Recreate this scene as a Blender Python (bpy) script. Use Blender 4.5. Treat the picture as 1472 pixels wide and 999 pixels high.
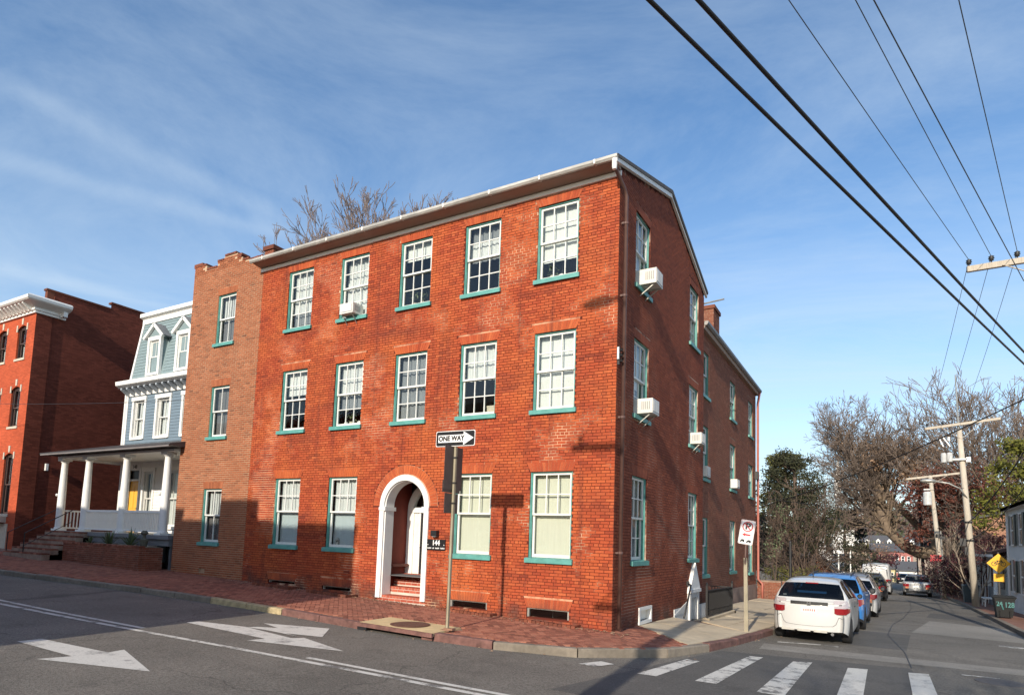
import bpy, math, random
from mathutils import Vector, Matrix
S = bpy.context.scene
COL = S.collection
rad = math.radians
for o in list(bpy.data.objects): bpy.data.objects.remove(o)

# ---------------------------------------------------------------- camera
cd = bpy.data.cameras.new('camera'); cam = bpy.data.objects.new('camera', cd); COL.objects.link(cam)
def cam_axes(yaw, p, r):
    right = Vector((math.cos(yaw), math.sin(yaw), 0)); fwd = Vector((-math.sin(yaw), math.cos(yaw), 0)); up = Vector((0, 0, 1))
    f2 = fwd*math.cos(p)+up*math.sin(p); u2 = up*math.cos(p)-fwd*math.sin(p)
    return right*math.cos(r)+u2*math.sin(r), u2*math.cos(r)-right*math.sin(r), f2
_r, _u, _f = cam_axes(0.52923, 0.0923, 0.0339)
CAM = Vector((4.8921, -12.6504, 1.9505))
cam.matrix_world = Matrix(((_r.x, _u.x, -_f.x, CAM.x), (_r.y, _u.y, -_f.y, CAM.y), (_r.z, _u.z, -_f.z, CAM.z), (0, 0, 0, 1)))
cd.sensor_width = 36; cd.sensor_fit = 'HORIZONTAL'; cd.lens = 36*914.85/1472; cd.shift_y = (688.86-499.5)/1472
cd.clip_start = 0.05; cd.clip_end = 3000
S.camera = cam

# ---------------------------------------------------------------- light, sky, exposure
SUN_DIR = Vector((0.10, -1.0, 0.435)).normalized()          # towards the sun
sl = bpy.data.lights.new('sun', 'SUN'); sl.energy = 5.0; sl.angle = rad(0.5); sl.color = (1.0, 0.90, 0.76)
so = bpy.data.objects.new('sun', sl); COL.objects.link(so); so.location = (0, -30, 40)
so.rotation_euler = SUN_DIR.to_track_quat('Z', 'Y').to_euler()
W = bpy.data.worlds.new('World'); S.world = W; W.use_nodes = True
nt = W.node_tree; nt.nodes.clear()
def N(t, typ, **kw):
    n = t.nodes.new(typ)
    for k, v in kw.items():
        if k.startswith('i_'):
            n.inputs[k[2:].replace('_', ' ')].default_value = v
        else: setattr(n, k, v)
    return n
def math_n(t, op, a, b=None, clamp=False):
    n = t.nodes.new('ShaderNodeMath'); n.operation = op; n.use_clamp = clamp
    for i, x in enumerate((a, b)):
        if x is None: continue
        if hasattr(x, 'is_output'): t.links.new(x, n.inputs[i])
        else: n.inputs[i].default_value = x
    return n.outputs[0]
sky = N(nt, 'ShaderNodeTexSky', sky_type='NISHITA', sun_disc=False, sun_elevation=math.asin(SUN_DIR.z), sun_rotation=math.atan2(SUN_DIR.x, SUN_DIR.y),
        altitude=50, air_density=1.0, dust_density=0.7, ozone_density=2.0)
bg = N(nt, 'ShaderNodeBackground'); bg.inputs[1].default_value = 0.13
wo = N(nt, 'ShaderNodeOutputWorld'); nt.links.new(bg.outputs[0], wo.inputs[0])
tc = N(nt, 'ShaderNodeTexCoord'); gen = tc.outputs['Generated']
sep = N(nt, 'ShaderNodeSeparateXYZ'); nt.links.new(gen, sep.inputs[0])
zz = math_n(nt, 'MAXIMUM', sep.outputs[2], 0.06)
pu = math_n(nt, 'DIVIDE', sep.outputs[0], zz); pv = math_n(nt, 'DIVIDE', sep.outputs[1], zz)
cmb = N(nt, 'ShaderNodeCombineXYZ'); nt.links.new(pu, cmb.inputs[0]); nt.links.new(pv, cmb.inputs[1])
mp = N(nt, 'ShaderNodeMapping'); mp.inputs['Rotation'].default_value = (0, 0, rad(-55)); mp.inputs['Scale'].default_value = (0.7, 1.05, 1)
nt.links.new(cmb.outputs[0], mp.inputs[0])
n1 = N(nt, 'ShaderNodeTexNoise'); n1.inputs['Scale'].default_value = 0.9; n1.inputs['Detail'].default_value = 9; n1.inputs['Roughness'].default_value = 0.68; n1.inputs['Distortion'].default_value = 0.6
nt.links.new(mp.outputs[0], n1.inputs[0])
mr = N(nt, 'ShaderNodeMapRange'); mr.inputs[1].default_value = 0.40; mr.inputs[2].default_value = 0.80; mr.inputs[4].default_value = 0.46
nt.links.new(n1.outputs[0], mr.inputs[0])
total = mr.outputs[0]
def streak(a, b, width, amt, soft):
    """a thin long cloud band along the great circle through two sky directions"""
    global total
    a = Vector(a).normalized(); b = Vector(b).normalized(); n = a.cross(b).normalized(); m = ((a+b)/2).normalized()
    vd = N(nt, 'ShaderNodeVectorMath', operation='DOT_PRODUCT'); nt.links.new(gen, vd.inputs[0]); vd.inputs[1].default_value = n
    wob = N(nt, 'ShaderNodeTexNoise'); wob.inputs['Scale'].default_value = 9; wob.inputs['Detail'].default_value = 6; nt.links.new(gen, wob.inputs[0])
    w2 = math_n(nt, 'MULTIPLY', math_n(nt, 'SUBTRACT', wob.outputs[0], 0.5), 0.03)
    dist = math_n(nt, 'ABSOLUTE', math_n(nt, 'ADD', vd.outputs['Value'], w2))
    k = N(nt, 'ShaderNodeMapRange', interpolation_type='SMOOTHSTEP'); k.inputs[1].default_value = 0; k.inputs[2].default_value = width; k.inputs[3].default_value = amt; k.inputs[4].default_value = 0
    nt.links.new(dist, k.inputs[0])
    vd2 = N(nt, 'ShaderNodeVectorMath', operation='DOT_PRODUCT'); nt.links.new(gen, vd2.inputs[0]); vd2.inputs[1].default_value = m
    k2 = N(nt, 'ShaderNodeMapRange', interpolation_type='SMOOTHSTEP'); k2.inputs[1].default_value = a.dot(m)-soft; k2.inputs[2].default_value = a.dot(m)+soft*0.25
    nt.links.new(vd2.outputs['Value'], k2.inputs[0])
    wis = N(nt, 'ShaderNodeMapRange'); wis.inputs[1].default_value = 0.3; wis.inputs[2].default_value = 0.7; wis.inputs[3].default_value = 0.35
    nt.links.new(wob.outputs[0], wis.inputs[0])
    v = math_n(nt, 'MULTIPLY', math_n(nt, 'MULTIPLY', k.outputs[0], k2.outputs[0]), wis.outputs[0])
    total = math_n(nt, 'ADD', total, v, True)
streak((-0.83, 0.28, 0.48), (-0.72, 0.55, 0.43), 0.022, 0.19, 0.012)
streak((-0.86, 0.30, 0.41), (-0.72, 0.56, 0.41), 0.017, 0.22, 0.012)
streak((-0.90, 0.32, 0.30), (-0.80, 0.52, 0.285), 0.013, 0.22, 0.012)
# a milky veil low over the horizon
hz = N(nt, 'ShaderNodeMapRange', interpolation_type='SMOOTHSTEP'); hz.inputs[1].default_value = 0.0; hz.inputs[2].default_value = 0.55; hz.inputs[3].default_value = 0.42; hz.inputs[4].default_value = 0.0
nt.links.new(sep.outputs[2], hz.inputs[0])
total = math_n(nt, 'ADD', total, hz.outputs[0], True)
hsv = N(nt, 'ShaderNodeHueSaturation'); hsv.inputs['Saturation'].default_value = 1.12; hsv.inputs['Value'].default_value = 1.5
nt.links.new(sky.outputs[0], hsv.inputs['Color'])
mx = N(nt, 'ShaderNodeMix', data_type='RGBA'); nt.links.new(total, mx.inputs[0]); nt.links.new(hsv.outputs[0], mx.inputs[6]); mx.inputs[7].default_value = (5.2, 6.2, 7.2, 1)
nt.links.new(mx.outputs[2], bg.inputs[0])
S.view_settings.view_transform = 'Standard'; S.view_settings.look = 'None'; S.view_settings.exposure = 0.08; S.view_settings.gamma = 1

# ---------------------------------------------------------------- materials
MATS = {}
def rgb(r, g, b):                                            # sRGB 0-255 to linear
    return tuple((c/255/12.92 if c/255 <= 0.04045 else ((c/255+0.055)/1.055)**2.4) for c in (r, g, b))
def mat(name, col, rough=0.7, var=0.15, scale=6.0, metal=0.0, bump=0.0, bscale=60.0, coat=0.0, spec=None, var2=0.0, scale2=0.6, stretch=None):
    if name in MATS: return MATS[name]
    m = bpy.data.materials.new(name); m.use_nodes = True; t = m.node_tree; b = t.nodes['Principled BSDF']
    b.inputs['Roughness'].default_value = rough; b.inputs['Metallic'].default_value = metal
    if coat: b.inputs['Coat Weight'].default_value = coat; b.inputs['Coat Roughness'].default_value = 0.04
    if spec is not None: b.inputs['Specular IOR Level'].default_value = spec
    c = N(t, 'ShaderNodeTexCoord'); src = c.outputs['Object']
    if stretch:
        q = N(t, 'ShaderNodeMapping'); q.inputs['Scale'].default_value = stretch; t.links.new(src, q.inputs[0]); src = q.outputs[0]
    n = N(t, 'ShaderNodeTexNoise'); n.inputs['Scale'].default_value = scale; n.inputs['Detail'].default_value = 7; t.links.new(src, n.inputs[0])
    k = N(t, 'ShaderNodeMapRange'); k.inputs[1].default_value = 0.25; k.inputs[2].default_value = 0.75; k.inputs[3].default_value = 1-var; k.inputs[4].default_value = 1+var
    t.links.new(n.outputs[0], k.inputs[0]); f = k.outputs[0]
    if var2:
        n2 = N(t, 'ShaderNodeTexNoise'); n2.inputs['Scale'].default_value = scale2; n2.inputs['Detail'].default_value = 5; t.links.new(c.outputs['Object'], n2.inputs[0])
        k2 = N(t, 'ShaderNodeMapRange'); k2.inputs[1].default_value = 0.3; k2.inputs[2].default_value = 0.7; k2.inputs[3].default_value = 1-var2; k2.inputs[4].default_value = 1+var2
        t.links.new(n2.outputs[0], k2.inputs[0]); f = math_n(t, 'MULTIPLY', f, k2.outputs[0])
    v = N(t, 'ShaderNodeVectorMath', operation='SCALE'); v.inputs[0].default_value = col; t.links.new(f, v.inputs['Scale'])
    t.links.new(v.outputs[0], b.inputs['Base Color'])
    if bump:
        n3 = N(t, 'ShaderNodeTexNoise'); n3.inputs['Scale'].default_value = bscale; n3.inputs['Detail'].default_value = 6; t.links.new(src, n3.inputs[0])
        bp = N(t, 'ShaderNodeBump'); bp.inputs['Strength'].default_value = bump; bp.inputs['Distance'].default_value = 0.02; t.links.new(n3.outputs[0], bp.inputs['Height']); t.links.new(bp.outputs[0], b.inputs['Normal'])
    MATS[name] = m; return m
def tone_node(t):
    a = N(t, 'ShaderNodeAttribute', attribute_name='tone', attribute_type='GEOMETRY'); b = N(t, 'ShaderNodeAttribute', attribute_name='tone', attribute_type='OBJECT')
    return math_n(t, 'ADD', a.outputs['Fac'], b.outputs['Fac'], True)
def ramp(t, fac, stops):
    r = N(t, 'ShaderNodeValToRGB'); e = r.color_ramp.elements
    e[0].position, e[0].color = stops[0][0], (*stops[0][1], 1); e[1].position, e[1].color = stops[-1][0], (*stops[-1][1], 1)
    for p, c in stops[1:-1]:
        q = e.new(p); q.color = (*c, 1)
    t.links.new(fac, r.inputs[0]); return r.outputs[0]
def noise(t, src, scale, detail=5, rough=0.55, lo=0.35, hi=0.65):
    n = N(t, 'ShaderNodeTexNoise'); n.inputs['Scale'].default_value = scale; n.inputs['Detail'].default_value = detail; n.inputs['Roughness'].default_value = rough; t.links.new(src, n.inputs[0])
    k = N(t, 'ShaderNodeMapRange'); k.inputs[1].default_value = lo; k.inputs[2].default_value = hi; t.links.new(n.outputs[0], k.inputs[0]); return k.outputs[0]
def mixc(t, fac, a, b):
    m = N(t, 'ShaderNodeMix', data_type='RGBA')
    for s, i in ((fac, 0), (a, 6), (b, 7)):
        if hasattr(s, 'is_output'): t.links.new(s, m.inputs[i])
        else: m.inputs[i].default_value = s if i == 0 else (*s, 1)
    return m.outputs[2]
def brick_mat(name, stops, patch, pamt=0.6, dirt=(0.08, 0.045, 0.035), damt=0.5, rough=0.85, base_z=None):
    m = bpy.data.materials.new(name); m.use_nodes = True; t = m.node_tree; b = t.nodes['Principled BSDF']; b.inputs['Roughness'].default_value = rough; b.inputs['Specular IOR Level'].default_value = 0.25
    g = N(t, 'ShaderNodeNewGeometry'); src = g.outputs['Position']
    c = ramp(t, tone_node(t), stops)
    c = mixc(t, math_n(t, 'MULTIPLY', noise(t, src, 0.7, 4, 0.5, 0.45, 0.7), pamt), c, patch)
    st = N(t, 'ShaderNodeMapping'); st.inputs['Scale'].default_value = (0.35, 0.35, 1.2); t.links.new(src, st.inputs[0])
    c = mixc(t, math_n(t, 'MULTIPLY', noise(t, st.outputs[0], 1.1, 8, 0.65, 0.52, 0.78), damt), c, dirt)
    sv = N(t, 'ShaderNodeMapping'); sv.inputs['Scale'].default_value = (2.2, 2.2, 0.16); t.links.new(src, sv.inputs[0])
    c = mixc(t, math_n(t, 'MULTIPLY', noise(t, sv.outputs[0], 1.6, 7, 0.6, 0.54, 0.74), damt*0.75), c, dirt)
    f = noise(t, src, 26, 6, 0.7, 0.2, 0.8); v = N(t, 'ShaderNodeMapRange'); v.inputs[3].default_value = 0.78; v.inputs[4].default_value = 1.2; t.links.new(f, v.inputs[0])
    q = N(t, 'ShaderNodeVectorMath', operation='SCALE'); t.links.new(c, q.inputs[0]); t.links.new(v.outputs[0], q.inputs['Scale'])
    out = q.outputs[0]
    if base_z is not None:                                   # soot and damp at the foot of the wall
        se = N(t, 'ShaderNodeSeparateXYZ'); t.links.new(src, se.inputs[0])
        h = math_n(t, 'ADD', se.outputs[2], math_n(t, 'MULTIPLY', se.outputs[0], 0.0265))
        k = N(t, 'ShaderNodeMapRange', interpolation_type='SMOOTHSTEP'); k.inputs[1].default_value = base_z+0.02; k.inputs[2].default_value = base_z+0.55; k.inputs[3].default_value = 0.85; k.inputs[4].default_value = 0.0; t.links.new(h, k.inputs[0])
        out = mixc(t, math_n(t, 'MULTIPLY', k.outputs[0], noise(t, src, 1.6, 6, 0.6, 0.38, 0.6)), out, (0.075, 0.05, 0.04))
    t.links.new(out, b.inputs['Base Color'])
    n3 = N(t, 'ShaderNodeTexNoise'); n3.inputs['Scale'].default_value = 45; n3.inputs['Detail'].default_value = 6; t.links.new(src, n3.inputs[0])
    bp = N(t, 'ShaderNodeBump'); bp.inputs['Strength'].default_value = 0.35; bp.inputs['Distance'].default_value = 0.01; t.links.new(n3.outputs[0], bp.inputs['Height']); t.links.new(bp.outputs[0], b.inputs['Normal'])
    MATS[name] = m; return m
def mortar_mat(name, a, bcol, scale=0.5, lo=0.5, hi=0.62):
    m = bpy.data.materials.new(name); m.use_nodes = True; t = m.node_tree; b = t.nodes['Principled BSDF']; b.inputs['Roughness'].default_value = 0.95; b.inputs['Specular IOR Level'].default_value = 0.1
    g = N(t, 'ShaderNodeNewGeometry'); src = g.outputs['Position']
    k = noise(t, src, scale, 7, 0.68, lo, hi)
    t.links.new(mixc(t, k, a, bcol), b.inputs['Base Color']); MATS[name] = m; return m
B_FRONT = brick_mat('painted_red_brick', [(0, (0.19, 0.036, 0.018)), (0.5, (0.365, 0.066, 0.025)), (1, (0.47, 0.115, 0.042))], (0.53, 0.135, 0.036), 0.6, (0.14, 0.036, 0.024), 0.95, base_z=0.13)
B_SIDE = brick_mat('shaded_red_brick', [(0, (0.15, 0.042, 0.025)), (0.5, (0.225, 0.060, 0.031)), (1, (0.30, 0.088, 0.045))], (0.29, 0.078, 0.036), 0.5, (0.10, 0.036, 0.026), 0.6, base_z=0.05)  # colours lowered to put the shade of the grazing side into the brick
B_WING = brick_mat('wing_brown_brick', [(0, (0.16, 0.062, 0.038)), (0.5, (0.23, 0.088, 0.052)), (1, (0.32, 0.14, 0.085))], (0.24, 0.075, 0.042), 0.5, (0.14, 0.07, 0.05), 0.5)
B_TAN = brick_mat('tan_brown_brick', [(0, (0.15, 0.052, 0.028)), (0.45, (0.30, 0.095, 0.042)), (1, (0.42, 0.15, 0.07))], (0.33, 0.095, 0.04), 0.35, (0.16, 0.065, 0.04), 0.4)
B_OLD = brick_mat('old_dark_brick', [(0, (0.12, 0.04, 0.025)), (0.5, (0.22, 0.07, 0.04)), (1, (0.34, 0.14, 0.09))], (0.24, 0.08, 0.04), 0.4)
B_PAVE = brick_mat('paving_brick', [(0, (0.18, 0.07, 0.048)), (0.5, (0.30, 0.115, 0.075)), (1, (0.40, 0.17, 0.11))], (0.34, 0.125, 0.08), 0.5, (0.17, 0.085, 0.06), 0.6)
B_STEP = brick_mat('step_brick', [(0, (0.34, 0.07, 0.04)), (1, (0.48, 0.13, 0.075))], (0.4, 0.09, 0.05), 0.3)
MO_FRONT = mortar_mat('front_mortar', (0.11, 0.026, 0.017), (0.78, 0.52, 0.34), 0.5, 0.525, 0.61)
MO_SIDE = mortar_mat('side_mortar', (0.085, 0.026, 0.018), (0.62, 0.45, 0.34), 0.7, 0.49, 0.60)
MO_WING = mortar_mat('wing_mortar', (0.24, 0.135, 0.09), (0.42, 0.28, 0.2), 1.0, 0.4, 0.6)
MO_TAN = mortar_mat('tan_mortar', (0.50, 0.35, 0.23), (0.38, 0.25, 0.16), 1.0, 0.4, 0.6)
MO_OLD = mortar_mat('old_mortar', (0.34, 0.25, 0.19), (0.22, 0.15, 0.11), 2.0, 0.4, 0.6)
MO_PAVE = mortar_mat('paving_sand', (0.30, 0.20, 0.15), (0.20, 0.13, 0.10), 2.0, 0.4, 0.6)
MO_STEP = mortar_mat('step_mortar', (0.65, 0.55, 0.46), (0.55, 0.45, 0.38), 2.0, 0.4, 0.6)

WHITE = mat('white_paint', (0.78, 0.77, 0.73), 0.45, 0.05, 5, bump=0.05, bscale=20)
CREAM = mat('cream_paint', (0.76, 0.73, 0.66), 0.5, 0.06, 5)
TEAL = mat('teal_paint', (0.095, 0.29, 0.255), 0.45, 0.22, 6, bump=0.06, bscale=30)
SASH = mat('white_sash_paint', (0.70, 0.695, 0.65), 0.4, 0.05, 9)
BROWN = mat('brown_soffit_paint', (0.30, 0.215, 0.165), 0.6, 0.08, 3)
BLIND = mat('window_blind', (0.64, 0.645, 0.62), 0.8, 0.05, 4, stretch=(9, 1, 0.3))
BEIGE_BLIND = mat('beige_blind', (0.60, 0.585, 0.475), 0.8, 0.05, 4, stretch=(9, 1, 0.3))
CURTAIN = mat('white_curtain', (0.56, 0.565, 0.55), 0.85, 0.25, 5, stretch=(12, 1, 0.4))
GREYC = mat('grey_curtain', (0.20, 0.21, 0.22), 0.85, 0.16, 5, stretch=(12, 1, 0.4))
FROST = mat('frosted_film', (0.42, 0.48, 0.50), 0.6, 0.05, 2)
ROOM = mat('dark_room', (0.13, 0.125, 0.125), 0.9, 0.3, 1)
BLACK = mat('black_paint', (0.018, 0.018, 0.020), 0.4, 0.2, 8)
IRON = mat('black_iron', (0.022, 0.021, 0.021), 0.5, 0.2, 15)
RUSTP = mat('brown_metal', (0.115, 0.062, 0.050), 0.45, 0.15, 8)
PINKP = mat('red_downpipe_paint', (0.42, 0.14, 0.10), 0.5, 0.12, 6)
GALV = mat('galvanised_steel', (0.42, 0.41, 0.37), 0.45, 0.2, 14, metal=0.6, var2=0.1, scale2=2)
POSTM = mat('weathered_post', (0.30, 0.26, 0.18), 0.6, 0.25, 9, stretch=(1, 1, 0.3))
SIGNBACK = mat('brown_sign_back', (0.085, 0.062, 0.055), 0.5, 0.15, 6)
SIGNW = mat('sign_white', (0.82, 0.82, 0.80), 0.35, 0.03, 5)
SIGNK = mat('sign_black', (0.016, 0.016, 0.017), 0.35, 0.1, 5)
SIGNR = mat('sign_red', (0.50, 0.025, 0.03), 0.4, 0.08, 5)
SIGNY = mat('sign_yellow', (0.85, 0.44, 0.012), 0.4, 0.05, 5)
CONC = mat('concrete', (0.52, 0.43, 0.30), 0.9, 0.14, 5, bump=0.3, bscale=50, var2=0.15, scale2=0.8)
CONCY = mat('yellow_concrete', (0.56, 0.43, 0.23), 0.9, 0.14, 6, bump=0.3, bscale=50, var2=0.15, scale2=0.9)
KERBM = mat('kerb_granite', (0.20, 0.168, 0.13), 0.9, 0.22, 9, bump=0.4, bscale=30, var2=0.25, scale2=0.9)
KERBY = mat('kerb_faded_yellow', (0.40, 0.32, 0.18), 0.9, 0.35, 8, bump=0.4, bscale=30)
KERBR = mat('kerb_faded_red', (0.155, 0.075, 0.062), 0.9, 0.5, 7, bump=0.4, bscale=30)
RUSTC = mat('rusty_iron_cover', (0.13, 0.06, 0.04), 0.7, 0.25, 14, metal=0.2, bump=0.6, bscale=70)
WOOD = mat('grey_pole_wood', (0.47, 0.41, 0.325), 0.85, 0.2, 7, stretch=(6, 6, 0.5), bump=0.3, bscale=20, var2=0.15, scale2=0.5)
BARK = mat('grey_bark', (0.20, 0.15, 0.105), 0.95, 0.3, 4, bump=0.5, bscale=10)
BARKD = mat('brown_bark', (0.115, 0.08, 0.06), 0.95, 0.3, 4, bump=0.5, bscale=12)
TWIG = mat('pale_twig', (0.21, 0.165, 0.15), 0.9, 0.25, 3)
RUBBER = mat('black_rubber', (0.012, 0.012, 0.013), 0.75, 0.2, 20)
WIRE = mat('black_cable', (0.012, 0.011, 0.011), 0.6, 0.1, 4)
WIREB = mat('blue_grey_wire', (0.045, 0.045, 0.05), 0.5, 0.1, 4)
SHINGLE = mat('grey_shingle', (0.10, 0.098, 0.10), 0.9, 0.25, 9, bump=0.4, bscale=25)
TINR = mat('dark_tin_roof', (0.05, 0.042, 0.042), 0.55, 0.2, 4)
SIDING = mat('blue_grey_siding', (0.15, 0.205, 0.25), 0.6, 0.07, 4)
MANSARD = mat('mansard_grey_green', (0.19, 0.255, 0.265), 0.65, 0.07, 4)
GREYP = mat('grey_porch_paint', (0.16, 0.165, 0.175), 0.55, 0.1, 5)
YDOOR = mat('yellow_door_paint', (0.80, 0.42, 0.05), 0.4, 0.05, 4)
STONE = mat('pale_stone', (0.52, 0.46, 0.36), 0.85, 0.12, 9)
GREYW = mat('pale_grey_siding', (0.72, 0.72, 0.68), 0.7, 0.06, 4)
GREENSH = mat('dark_green_shutter', (0.02, 0.035, 0.033), 0.5, 0.1, 5)
def leaf(name, c, var=0.5):
    m = bpy.data.materials.new(name); m.use_nodes = True; t = m.node_tree; b = t.nodes['Principled BSDF']; b.inputs['Roughness'].default_value = 0.7
    g = N(t, 'ShaderNodeNewGeometry'); k = N(t, 'ShaderNodeMapRange'); k.inputs[3].default_value = 1-var; k.inputs[4].default_value = 1+var; t.links.new(g.outputs['Random Per Island'], k.inputs[0])
    v = N(t, 'ShaderNodeVectorMath', operation='SCALE'); v.inputs[0].default_value = c; t.links.new(k.outputs[0], v.inputs['Scale']); t.links.new(v.outputs[0], b.inputs['Base Color'])
    tr = N(t, 'ShaderNodeBsdfTranslucent'); t.links.new(v.outputs[0], tr.inputs[0]); ms = N(t, 'ShaderNodeMixShader'); ms.inputs[0].default_value = 0.25
    t.links.new(b.outputs[0], ms.inputs[1]); t.links.new(tr.outputs[0], ms.inputs[2]); t.links.new(ms.outputs[0], t.nodes['Material Output'].inputs[0]); MATS[name] = m; return m
L_GREEN = leaf('evergreen_needles', (0.050, 0.052, 0.022)); L_DARK = leaf('dark_pine_needles', (0.025, 0.032, 0.022)); L_OLIVE = leaf('olive_needles', (0.13, 0.125, 0.03))
L_RED = leaf('russet_leaves', (0.17, 0.058, 0.038)); L_TAN = leaf('dry_tan_leaves', (0.36, 0.235, 0.15)); L_IVY = leaf('pale_ivy_leaves', (0.15, 0.18, 0.09)); L_SPIKE = leaf('spiky_leaf', (0.10, 0.13, 0.055), 0.4)
L_MAROON = leaf('maroon_leaves', (0.075, 0.022, 0.025))
def glass(name, tint=(0.95, 0.97, 0.965), refl=1.0):
    m = bpy.data.materials.new(name); m.use_nodes = True; t = m.node_tree; t.nodes.clear()
    o = N(t, 'ShaderNodeOutputMaterial'); tr = N(t, 'ShaderNodeBsdfTransparent'); tr.inputs[0].default_value = (*tint, 1); gl = N(t, 'ShaderNodeBsdfGlossy'); gl.inputs['Roughness'].default_value = 0.02
    ge = N(t, 'ShaderNodeNewGeometry'); dt = N(t, 'ShaderNodeVectorMath', operation='DOT_PRODUCT'); t.links.new(ge.outputs['Incoming'], dt.inputs[0]); t.links.new(ge.outputs['Normal'], dt.inputs[1])
    f = math_n(t, 'MULTIPLY', math_n(t, 'ADD', math_n(t, 'MULTIPLY', math_n(t, 'POWER', math_n(t, 'SUBTRACT', 1.0, math_n(t, 'ABSOLUTE', dt.outputs['Value'])), 5.0), 0.95), 0.045), 0.8*refl, True)
    c = N(t, 'ShaderNodeTexCoord'); nn = N(t, 'ShaderNodeTexNoise'); nn.inputs['Scale'].default_value = 2.5; t.links.new(c.outputs['Object'], nn.inputs[0])
    bp = N(t, 'ShaderNodeBump'); bp.inputs['Strength'].default_value = 0.05; bp.inputs['Distance'].default_value = 0.05; t.links.new(nn.outputs[0], bp.inputs['Height']); t.links.new(bp.outputs[0], gl.inputs['Normal'])
    ms = N(t, 'ShaderNodeMixShader'); t.links.new(f, ms.inputs[0]); t.links.new(tr.outputs[0], ms.inputs[1]); t.links.new(gl.outputs[0], ms.inputs[2]); t.links.new(ms.outputs[0], o.inputs[0]); MATS[name] = m; return m
GLASS = glass('window_glass'); CARGLASS = glass('car_glass', (0.30, 0.32, 0.33), 1.3)
def paint(name, c): return mat(name, c, 0.28, 0.02, 2, coat=0.7)
CARW = paint('white_car_paint', (0.56, 0.555, 0.53)); CARB = paint('blue_car_paint', (0.035, 0.20, 0.52)); CARK = paint('black_car_paint', (0.015, 0.015, 0.018)); CARS = mat('silver_car_paint', (0.50, 0.50, 0.49), 0.3, 0.02, 2, metal=0.5, coat=0.7)
LAMPR = mat('red_lamp_lens', (0.24, 0.010, 0.014), 0.15, 0.1, 20, coat=0.8); LAMPC = mat('clear_lamp_lens', (0.42, 0.37, 0.37), 0.15, 0.1, 20, coat=0.8); CHROME = mat('bright_chrome', (0.75, 0.75, 0.75), 0.12, 0.02, 5, metal=1.0); PLASTIC = mat('black_trim', (0.02, 0.02, 0.021), 0.5, 0.1, 9)
RIM = mat('alloy_rim', (0.55, 0.55, 0.55), 0.3, 0.05, 9, metal=0.8)

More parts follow.
